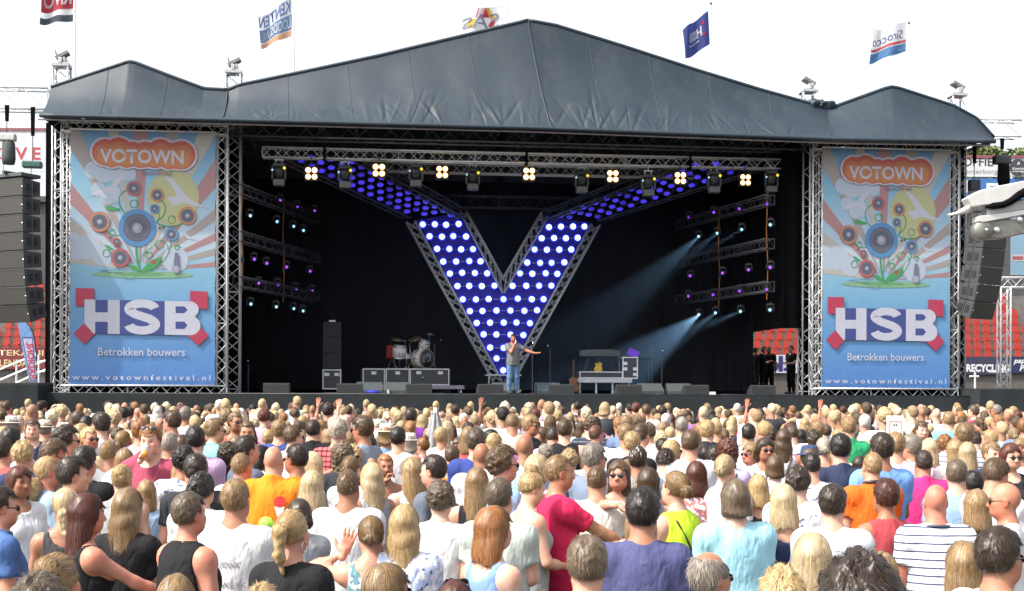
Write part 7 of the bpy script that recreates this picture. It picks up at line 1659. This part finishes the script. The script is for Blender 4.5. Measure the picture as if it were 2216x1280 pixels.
L_ = 'woman with tied-back hair in neon yellow top'; mb_ = MB(); mb_.path([(-.10, -.03, 1.478), (-.085, -.10, 1.43), (-.03, -.145, 1.30), (.05, -.15, 1.15), (.12, -.14, 1.0), (.17, -.08, .92)], .008, 6); part_on(L_, mb_, 'shoulder_strap', BLACKM)
L_ = 'blond woman with ponytail and black T-shirt at the bottom'; mb_ = MB(); mb_.path([(.073 + .0 * math.cos(a), .0 + .027 * math.sin(a), 1.575 + .027 * math.cos(a)) for a in np.linspace(0, 6.28, 17)], .0022, 5); part_on(L_, mb_, 'hoop_earring', CHR)
L_ = 'woman with long dark red hair in black tank top reaching right'; w_ = get_body(('f', 'reach', 0.))['info'][1]; mb_ = MB(); d_ = (w_[2] - w_[1]) / np.linalg.norm(w_[2] - w_[1]); c_ = w_[2] - d_ * .03; mb_.lathe([(.027, -.014), (.029, -.01), (.029, .01), (.027, .014)], c_, d_, 16); part_on(L_, mb_, 'wristwatch', CHR)
L_ = 'pale blonde woman with low ponytail and dark sleeveless top'; mb_ = MB(); mb_.path([(.088 * math.cos(a) * .97, .03 + .012 * math.sin(a), 1.64 + .112 * math.sin(a)) for a in np.linspace(.1, 3.04, 21)], .008, 6); part_on(L_, mb_, 'headband', WHITE)
for L_ in ('woman with long dark red curls in lilac T-shirt', 'brown-haired woman in white top right of the long-haired man', 'woman with long wavy brown hair and white tank top'):
    mb_ = MB(); mb_.path([(.09, -.02, 1.475), (.085, -.10, 1.43), (.03, -.15, 1.30), (-.05, -.155, 1.15), (-.13, -.14, 1.0)], .010, 6); part_on(L_, mb_, 'shoulder_strap', BLACKM)
L_ = 'bald man in white T-shirt with navy stripes'; mb_ = MB(); mb_.path([(.086 * math.cos(a), -.018 + .082 * math.sin(a), 1.478 - .012 * math.sin(a)) for a in np.linspace(0, 6.28, 25)], .009, 6); part_on(L_, mb_, 'collar', INKD)
L_ = 'shaven man in orange polo with black collar'; mb_ = MB(); mb_.path([(.078 * math.cos(a), -.012 + .076 * math.sin(a), 1.505 - .02 * math.sin(a)) for a in np.linspace(0, 6.28, 25)], .014, 6); part_on(L_, mb_, 'collar', BLACKM)
# beer cup, strap, cup of the hugging woman
def in_person(label, p): o = EXTRA[label]; return Matrix.LocRotScale(o.location, o.rotation_euler, o.scale) @ Vector(p)
BEER = mk('beer', (.55, .25, .03), .15); CUP = mk('clear_cup', (.6, .6, .6), .15); REDCUP = mk('red_drink', (.3, .01, .02), .2)
L_ = 'ginger man in maroon T-shirt facing camera drinking beer'; w_ = get_body(('m', 'drink', .35))['info'][1]; pw = w_[2] + w_[3] * .10 + np.array((0, .045, -.03))
t = thing('beer_cup', 'plastic cup of beer at the lips of the maroon T-shirt man', 'cup', in_person(L_, pw)); MB().lathe([(.028, -.05), (.034, .035), (.036, .06), (.03, .06)], (0, 0, 0), (.0, .35, 1), 14).build('cup', CUP, t, True); MB().lathe([(.0285, -.051), (.0345, .01)], (0, 0, 0), (0, .35, 1), 14).build('beer', BEER, t, True)
L_ = 'long-haired woman in sunglasses hugging the cream T-shirt man'; w_ = get_body(('f', 'hug', 0.))['info'][-1]; pw = w_[2] + w_[3] * .08 + np.array((0, .02, -.03))
t = thing('drink_cup', 'small red drink cup held behind the cream T-shirt', 'cup', in_person(L_, pw)); MB().lathe([(.026, -.06), (.034, .05), (.03, .05)], (0, 0, 0), (0, 0, 1), 14).build('cup', REDCUP, t, True)
# ------------------------------------------------------------------ other people filling the gaps
TOPC = {'white': WH, 'black': BKM, 'navy': NV, 'pale blue': (.30, .44, .58), 'grey': GY, 'red': (.42, .04, .06), 'pink': (.58, .30, .40), 'green': (.10, .26, .14), 'orange': (.72, .20, .03), 'purple': (.18, .08, .26), 'cream': (.58, .54, .46), 'teal': (.10, .30, .32), 'denim': (.12, .18, .30), 'coral': (.52, .13, .11)}
TW = [('white', 34), ('black', 14), ('navy', 9), ('pale blue', 8), ('grey', 9), ('red', 5), ('pink', 5), ('green', 2), ('orange', 2), ('purple', 2), ('cream', 6), ('teal', 2), ('denim', 4), ('coral', 3)]
HW_ = [('blonde', 19), ('pale', 15), ('dirty', 22), ('brown', 20), ('dark', 11), ('grey', 5), ('ginger', 4), ('auburn', 5), ('black', 5), ('white', 2)]
HN_ = {'blonde': 'blond', 'pale': 'pale blond', 'dirty': 'dark blond', 'brown': 'brown', 'dark': 'dark', 'grey': 'grey', 'ginger': 'ginger', 'auburn': 'dark red', 'black': 'black', 'white': 'white'}
SN_ = {'short': 'short', 'shortb': 'short thick', 'crop': 'cropped', 'balding': 'thinning', 'messy': 'tousled', 'curly': 'curly', 'bigcurly': 'big curly', 'bob': 'shoulder-length', 'bobs': 'chin-length', 'long': 'long straight', 'longw': 'long wavy', 'half': 'half-tied', 'pony': 'ponytailed', 'ponyl': 'low-ponytailed', 'bunt': 'top-knotted', 'bunl': 'bun-tied', 'updo': 'pinned-up'}
MS = ['short'] * 5 + ['shortb'] * 4 + ['crop'] * 4 + ['balding', 'bald', 'messy', 'curly']; FS = ['bob'] * 6 + ['bobs'] * 3 + ['long'] * 5 + ['longw'] * 4 + ['half'] * 3 + ['pony'] * 3 + ['ponyl'] * 2 + ['bunl'] * 2 + ['bunt', 'updo', 'updo', 'shortb', 'messy', 'bigcurly']
def pick(r, ws): t = r.uniform(0, sum(w for _, w in ws)); 
def wpick(r, ws):
    t = r.uniform(0, sum(w for _, w in ws))
    for k, w in ws:
        t -= w
        if t <= 0: return k
    return ws[-1][0]
LM = [(60, 'left line array'), (190, 'left banner edge'), (300, 'left banner letters'), (420, 'left banner'), (505, 'left inner tower'), (590, 'left side trusses'), (670, 'left curtain'), (735, 'speaker stack'), (800, 'left flight case'), (880, 'drum kit'), (960, 'wide drum case'), (1040, 'light sign'), (1105, 'the singer'), (1170, 'tall microphone stand'), (1240, 'acoustic guitar'), (1310, 'the keyboard'), (1375, 'upright flight case'), (1440, 'right microphone stand'), (1520, 'right curtain'), (1600, 'right side trusses'), (1670, 'crew doorway'), (1750, 'right inner tower'), (1840, 'right banner edge'), (1930, 'right banner letters'), (2030, 'right banner'), (2110, 'right outer tower'), (2180, 'right line array')]
def landmark(px): return min(LM, key=lambda q: abs(q[0] - px))[1]
rr = random.Random(23); cand = []
Y = 11.2; row = 0
while Y < 38.6:
    half = .40 * Y + 1.2; stp = .74 if Y < 16 else .60; x = -half + rr.uniform(0, stp)
    while x < half:
        cand.append((x + rr.uniform(-.22, .22), Y + rr.uniform(-.32, .32))); x += stp
    Y += .95 if Y < 16 else .80; row += 1
ok = []
for X, Y in cand:
    if Y > OY - .75 + X * math.tan(YAW) - 1.3: continue
    if any((X - q[3]) ** 2 + (Y - q[4]) ** 2 < .40 ** 2 for q in HP): continue
    sex = 'm' if rr.random() < .44 else 'f'; hg = rr.gauss(1.79, .095) if sex == 'm' else rr.gauss(1.66, .09); s = F / Y; px = 1108 + F * X / Y; good = True
    for q in HP:
        if q[2] < s * .97 and abs(px - q[0]) < .17 * s + .10 * q[2]:
            # keep this head below the chin of the person behind it
            ylim = q[1] + (.30 if q[2] > 150 else .2) * q[2]; hmax = CAMH - (ylim - 841 - ROLL * (px - 1108)) / s; hg = min(hg, hmax)
    if hg < 1.5: continue
    ok.append((Y, X, hg, sex, px, s))
ok.sort(); NIND = 297 - len(HP); near, far = ok[:NIND], ok[NIND:]
PM_ = ['stand', 'front', 'front', 'turn_l', 'turn_r', 'down', 'crossed']
defs = []
for Y, X, hg, sex, px, s in near:
    r = random.Random(int(X * 1000) ^ int(Y * 5000)); st = r.choice(MS if sex == 'm' else FS); hc = wpick(r, HW_); tc = wpick(r, TW); fc = r.gauss(0, 16) if r.random() < .8 else r.choice([70, -70, 110, -110, 170])
    tp = r.choice(['tshirt', 'tshirt', 'polo'] if sex == 'm' else ['tshirt', 'tank', 'tank', 'vest']); pose = r.choice(PM_) if sex == 'm' else r.choice(['front', 'stand', 'turn_l', 'turn_r', 'tohair' if r.random() < .2 else 'front'])
    fat = r.choice([0., .3]) if sex == 'm' else r.choice([0., 0., .3]); pat = 'plain' if r.random() < .86 else r.choice(['floral', 'stripe', 'plaid'])
    if tp in ('tshirt',) and pat != 'plain' and tc in ('white', 'black') and pat == 'plaid': pat = 'plain'
    defs.append((Y, X, hg, sex, px, s, st, hc, tc, fc, tp, pose, fat, pat, r.random() < .12))
DP = lambda Y: 'middle rows' if Y < 15.5 else ('further rows' if Y < 19 else 'distant rows')
base = []
for d in defs:
    Y, X, hg, sex, px, s, st, hc, tc, fc, tp, pose, fat, pat, gl_ = d
    a = ('bald' if st == 'bald' else SN_[st] + ' ' + HN_[hc] + ' hair'); b = {'plain': tc, 'floral': 'flowery ' + tc, 'stripe': 'striped ' + tc, 'plaid': 'checked ' + tc}[pat] + (' vest' if tp in ('tank', 'vest') else ' shirt')
    base.append('person, %s, %s, in %s below %s' % (a, b, DP(Y), landmark(px)))
from collections import Counter
cn = Counter(base); seen = {}
for i in sorted(range(len(defs)), key=lambda i: defs[i][4]):
    l = base[i]
    if cn[l] > 1:
        k = seen.get(l, 0); seen[l] = k + 1; w_ = ('left', 'right') if cn[l] == 2 else ('leftmost', 'middle', 'rightmost', 'last'); base[i] = l.replace(', in ', ', %s in ' % w_[min(k, len(w_) - 1)], 1)
for d, l in zip(defs, base):
    Y, X, hg, sex, px, s, st, hc, tc, fc, tp, pose, fat, pat, gl_ = d
    person(X, Y, hg, fc, sex, pose, fat, st, hc, tp, pat, TOPC[tc], l, glasses=gl_)
# ------------------------------------------------------------------ the far crowd that reads as one mass: figures scattered by geometry nodes
def coarse(sex, top, pose):
    B = body_def(sex, pose); pts = np.array([B['info'][s][j] for s in (1, -1) for j in (0, 1, 2)]); lo = np.minimum(pts.min(0) - .1, (-.3, -.2, 1.0)); lo[2] = max(lo[2], .8); g = Grid(lo, np.maximum(pts.max(0) + .1, (.3, .2, 1.56)), .026); g.fill(B['arms'] + B['neck']); a = surface_nets(g)
    hd = xf([((p[0], *[tuple(np.array(q) * B['hs']) if isinstance(q, tuple) else (q * B['hs'] if isinstance(q, float) else q) for q in p[1:]]), k) for p, k in HEAD], B['Rh'], B['th'])
    gh = Grid(B['th'] - np.array((.12, .15, .16)), B['th'] + np.array((.12, .15, .14)), .014); gh.fill(hd + B['neck']); b = surface_nets(gh); parts = [a, b]
    for hp, w, d in B['hands']:
        if w[2] > 1.3: pp = np.array([q for p, k in hp for q in (p[1], p[2])]); gg = Grid(pp.min(0) - .03, pp.max(0) + .03, .011); gg.fill(hp); parts.append(surface_nets(gg))
    return join(*parts), cloth_mesh(B, top, .032), B
CB = {(sx, tp, ps): coarse(sx, tp, ps) for sx, tp, ps in (('m', 'tshirt', 'front'), ('m', 'tshirt', 'turn_l'), ('f', 'tshirt', 'turn_r'), ('f', 'tank', 'front'), ('f', 'tshirt', 'front'), ('f', 'tank', 'turn_l'))}
CH = {}
for st in ('short', 'shortb', 'crop', 'messy', 'bob', 'long', 'longw', 'pony', 'bunl', 'curly', 'bobs', 'half'): CH[st] = hair_mesh(st, .0145, 100, True)
_m, _n, _b = nodes_of('far_crowd'); va = N(_n, 'ShaderNodeVertexColor'); va.layer_name = 'tint'; _n.links.new(mixc(_n, noise(_n, 30, 3, coords(_n)), mixc(_n, 1., va.outputs[0], (.72, .72, .72), 'MULTIPLY'), va.outputs[0]), _b.inputs['Base Color']); _b.inputs['Roughness'].default_value = .6; _b.inputs['Specular IOR Level'].default_value = .3
fcol = bpy.data.collections.new('far_figures'); r = random.Random(99); rs = np.random.RandomState(4); NV_ = 56
for k in range(NV_):
    sex = 'm' if k % 9 < 4 else 'f'; keys = [q for q in CB if q[0] == sex and (q[2] != 'wave' or False)]; sk, cl, B = CB[r.choice(keys)]
    st = r.choice(['short', 'short', 'shortb', 'crop', 'crop', 'curly', 'messy', 'bald'] if sex == 'm' else ['bob', 'bob', 'long', 'longw', 'half', 'pony', 'bunl', 'bobs', 'shortb'])
    hc = np.array(HAIRC[wpick(r, HW_)]) * r.uniform(.8, 1.2); tc = np.array(TOPC[wpick(r, TW)]); sc = np.array(r.choice(SKINS)); Vs, Qs, Cs, off = [], [], [], 0
    ps_ = [(sk[0], sk[1], np.tile(sc, (len(sk[0]), 1))), (cl[0], cl[1], np.tile(tc, (len(cl[0]), 1)))]
    if st != 'bald': hv, hq, hk = CH[st]; ps_.append(((hv * B['hs']) @ B['Rh'].T + B['th'], hq, hk * hc * rs.uniform(.75, 1.25, (len(hv), 1))))
    for V, Q, c in ps_: Vs.append(V); Qs.append(Q + off); Cs.append(c); off += len(V)
    fo_ = bpy.data.objects.new('figure_%03d' % k, np_mesh('figure', np.concatenate(Vs), np.concatenate(Qs), [_m], np.concatenate(Cs))); fcol.objects.link(fo_)
pm_ = bpy.data.meshes.new('far_crowd'); pm_.from_pydata([(X, Y, 0) for Y, X, *_ in far], [], [])
rot = pm_.attributes.new('turn', 'FLOAT_VECTOR', 'POINT'); scl = pm_.attributes.new('size', 'FLOAT', 'POINT'); pick_ = pm_.attributes.new('pick', 'INT', 'POINT')
for i, (Y, X, hg, sex, px, s) in enumerate(far):
    rot.data[i].vector = (0, 0, -math.radians(r.gauss(0, 28) if r.random() < .78 else r.uniform(-180, 180))); scl.data[i].value = hg / 1.762; kk = [q for q in range(NV_) if (q % 9 < 4) == (sex == 'm')]; pick_.data[i].value = r.choice(kk)
cr = bpy.data.objects.new('far_crowd', pm_); COL.objects.link(cr); gt = bpy.data.node_groups.new('scatter_figures', 'GeometryNodeTree')
gt.interface.new_socket('Geometry', in_out='INPUT', socket_type='NodeSocketGeometry'); gt.interface.new_socket('Geometry', in_out='OUTPUT', socket_type='NodeSocketGeometry')
gi, go = gt.nodes.new('NodeGroupInput'), gt.nodes.new('NodeGroupOutput'); ip = gt.nodes.new('GeometryNodeInstanceOnPoints'); ci = gt.nodes.new('GeometryNodeCollectionInfo'); ci.inputs['Collection'].default_value = fcol; ci.inputs['Separate Children'].default_value = True; ci.inputs['Reset Children'].default_value = True
def named(nm, ty): n = gt.nodes.new('GeometryNodeInputNamedAttribute'); n.data_type = ty; n.inputs['Name'].default_value = nm; return n.outputs['Attribute']
gt.links.new(gi.outputs[0], ip.inputs['Points']); gt.links.new(ci.outputs[0], ip.inputs['Instance']); ip.inputs['Pick Instance'].default_value = True
gt.links.new(named('pick', 'INT'), ip.inputs['Instance Index']); gt.links.new(named('turn', 'FLOAT_VECTOR'), ip.inputs['Rotation']); gt.links.new(named('size', 'FLOAT'), ip.inputs['Scale']); gt.links.new(ip.outputs[0], go.inputs[0])
md = cr.modifiers.new('figures', 'NODES'); md.node_group = gt
tag(cr, 'dense far crowd of small heads reaching to the foot of the stage', 'crowd', kind='stuff')
print('CROWD', len(HP), len(near), len(far), 'lib', sum(len(m.polygons) for m in bpy.data.meshes))
# ------------------------------------------------------------------ singer and crew
SU_, SV = at(1110, 850, .75)[0], .75
p = S(SU_, SV, 0)
o = person(p.x, p.y, 1.79, 160, 'm', 'sing', .2, 'short', 'black', 'tshirt', 'plain', (.16, .165, .17), 'singer in grey T-shirt and jeans with one arm held out', pcol=(.11, .20, .34), z=DECK + .004, group=None, skin=(.40, .19, .12))
B = get_body(('m', 'sing', .35)); w_ = B['info'][1]; pm = w_[2] + w_[3] * .085 + np.array((0, .03, 0)); q = Matrix.LocRotScale(o.location, o.rotation_euler, o.scale) @ Vector(pm)
t = thing('microphone', 'hand microphone held to the mouth of the singer', 'microphone', q); MB().tube((0, 0, -.12), (0, 0, .05), .013, 8, .019).build('handle', CHR, t, True); MB().sphere((0, 0, .07), .028, 12, 8).build('grille', ALUD, t, True)
for x, hg, fc, st, hc, sx, pose, lab in ((1634, 1.72, 60, 'short', 'dark', 'm', 'crossed', 'crew member in black leaning at the left of the doorway'), (1653, 1.78, 150, 'bobs', 'brown', 'f', 'crossed', 'crew member in black with folded arms in the doorway'), (1664, 1.76, 200, 'crop', 'brown', 'm', 'stand', 'bald-cropped crew member in black in the doorway'), (1712, 1.80, 240, 'short', 'brown', 'm', 'front', 'crew member in black beside the right inner tower')):
    v = 9.5; u, _ = at(x, 840, v); p = S(u, v, 0); person(p.x, p.y, hg, fc, sx, pose, 0., st, hc, 'tshirt', 'plain', (.008, .008, .01), lab, pcol=(.008, .008, .01), z=DECK + .002, group='stage crew')
# ------------------------------------------------------------------ things standing in the crowd
s_ = 165.0; Yp = F / s_; px = 937; X = (px - 1108) / F * Yp; zt = CAMH - (888 - 841) / s_
t = thing('closed_parasol', 'closed grey parasol on a white pole standing in the crowd', 'parasol', (X, Yp, 0)); MB().tube((.06, 0, 0), (.03, 0, zt + .03), .022, 10).build('pole', WHITE, t, True)
g = []; r_ = random.Random(2)
for j in range(15):
    z = zt - .04 - j / 14 * 1.0; row = []
    for i in range(37):
        a = i / 36 * 2 * math.pi; rad = (.03 + .15 * (j / 14) ** .8) * (1 + .28 * math.sin(a * 6 + j * .15) + .1 * math.sin(a * 11 + 1)); row.append((.03 + rad * math.cos(a) * 1.15, rad * math.sin(a) * .8, z + .02 * math.sin(a * 3)))
    g.append(row)
MB().sheet(g).build('canopy', mk('parasol_grey', (.27, .28, .29), .8, 0, .2, 8), t, True)
MB().box((.05, 0, .03), (.5, .5, .06)).build('base', PLYGREY, t, bev=.01)
s_ = 175.0; Yp = F / s_; px = 1937; X = (px - 1108) / F * Yp; zt = CAMH - (900 - 844) / s_
t = thing('crowd_sign', 'small white sign on a post sticking up from the crowd at right', 'sign', (X, Yp, 0)); MB().box((0, 0, zt - .13), (.20, .03, .26)).build('board', WHITE, t, bev=.004); MB().tube((0, .03, 0), (0, .03, zt - .1), .018, 8).build('post', ALU, t, True)
fr_ = MB(); [fr_.box((x, -.017, zt - .15), (.008, .004, .16)) for x in (-.07, .07)]; [fr_.box((0, -.017, z), (.148, .004, .008)) for z in (zt - .07, zt - .23)]; fr_.build('frame_print', mk('sign_red', (.6, .15, .12), .6), t); text("' '", 0, -.018, zt - .115, .1, INKD, t, fit=.05, fith=.025, bold=.01)
s_ = 300.0; Yp = F / s_; t = thing('toy_ball', 'lime green ball between the orange polo and the black T-shirt', 'ball', ((577 - 1108) / F * Yp, Yp, CAMH - (1137 - 841) / s_)); bl_ = MB().sphere((0, 0, 0), .055, 18, 12); bl_.build('shell', mk('lime_rubber', (.30, .62, .05), .5, 0, .35, 22), t, True)
# ------------------------------------------------------------------ thin stage smoke and the lamps that show in it
sm_ = MB(); sm_.box((0, 5.35, 5.8), (16.4, 7.0, 7.2)); so = sm_.build('stage_smoke', BLACKC, None, M=None); so.matrix_world = STAGE
vm = bpy.data.materials.new('stage_smoke'); vm.use_nodes = True; _n = vm.node_tree; _n.nodes.clear(); pv = _n.nodes.new('ShaderNodeVolumePrincipled'); pv.inputs['Color'].default_value = (.8, .85, .95, 1); pv.inputs['Density'].default_value = .008; pv.inputs['Anisotropy'].default_value = .3
oo_ = _n.nodes.new('ShaderNodeOutputMaterial'); _n.links.new(pv.outputs[0], oo_.inputs['Volume']); so.data.materials.clear(); so.data.materials.append(vm); so['kind'] = 'stuff'; so['label'] = 'thin smoke hanging inside the dark stage'
def beam(side, lev, k, to, power, ang):
    b = next(q for q in BEAMS if q[:3] == (side, lev, k)); a = S(b[3], b[4] - .12, b[5]); v = b[4] + to[2]; u, w = at(to[0], to[1], v); q = S(u, v, w)
    l = bpy.data.lights.new('spot', 'SPOT'); l.energy = power * 6; l.color = (.40, .70, 1.0); l.spot_size = math.radians(ang); l.spot_blend = .5; l.shadow_soft_size = .04
    o = bpy.data.objects.new('spot_beam', l); COL.objects.link(o); o.location = a; o.rotation_euler = (Vector(a) - Vector(q)).to_track_quat('Z', 'Y').to_euler()
for args in ((1, 0, 0, (1410, 600, -1.2), 420, 20), (1, 0, 1, (1460, 575, -1.), 330, 17), (1, 0, 2, (1530, 540, -.8), 300, 9), (1, 0, 3, (1600, 530, -.8), 300, 9), (1, 2, 0, (1430, 745, -1.0), 1000, 30), (1, 2, 1, (1490, 720, -.8), 420, 16), (1, 2, 2, (1540, 700, -.8), 400, 11)): beam(*args)
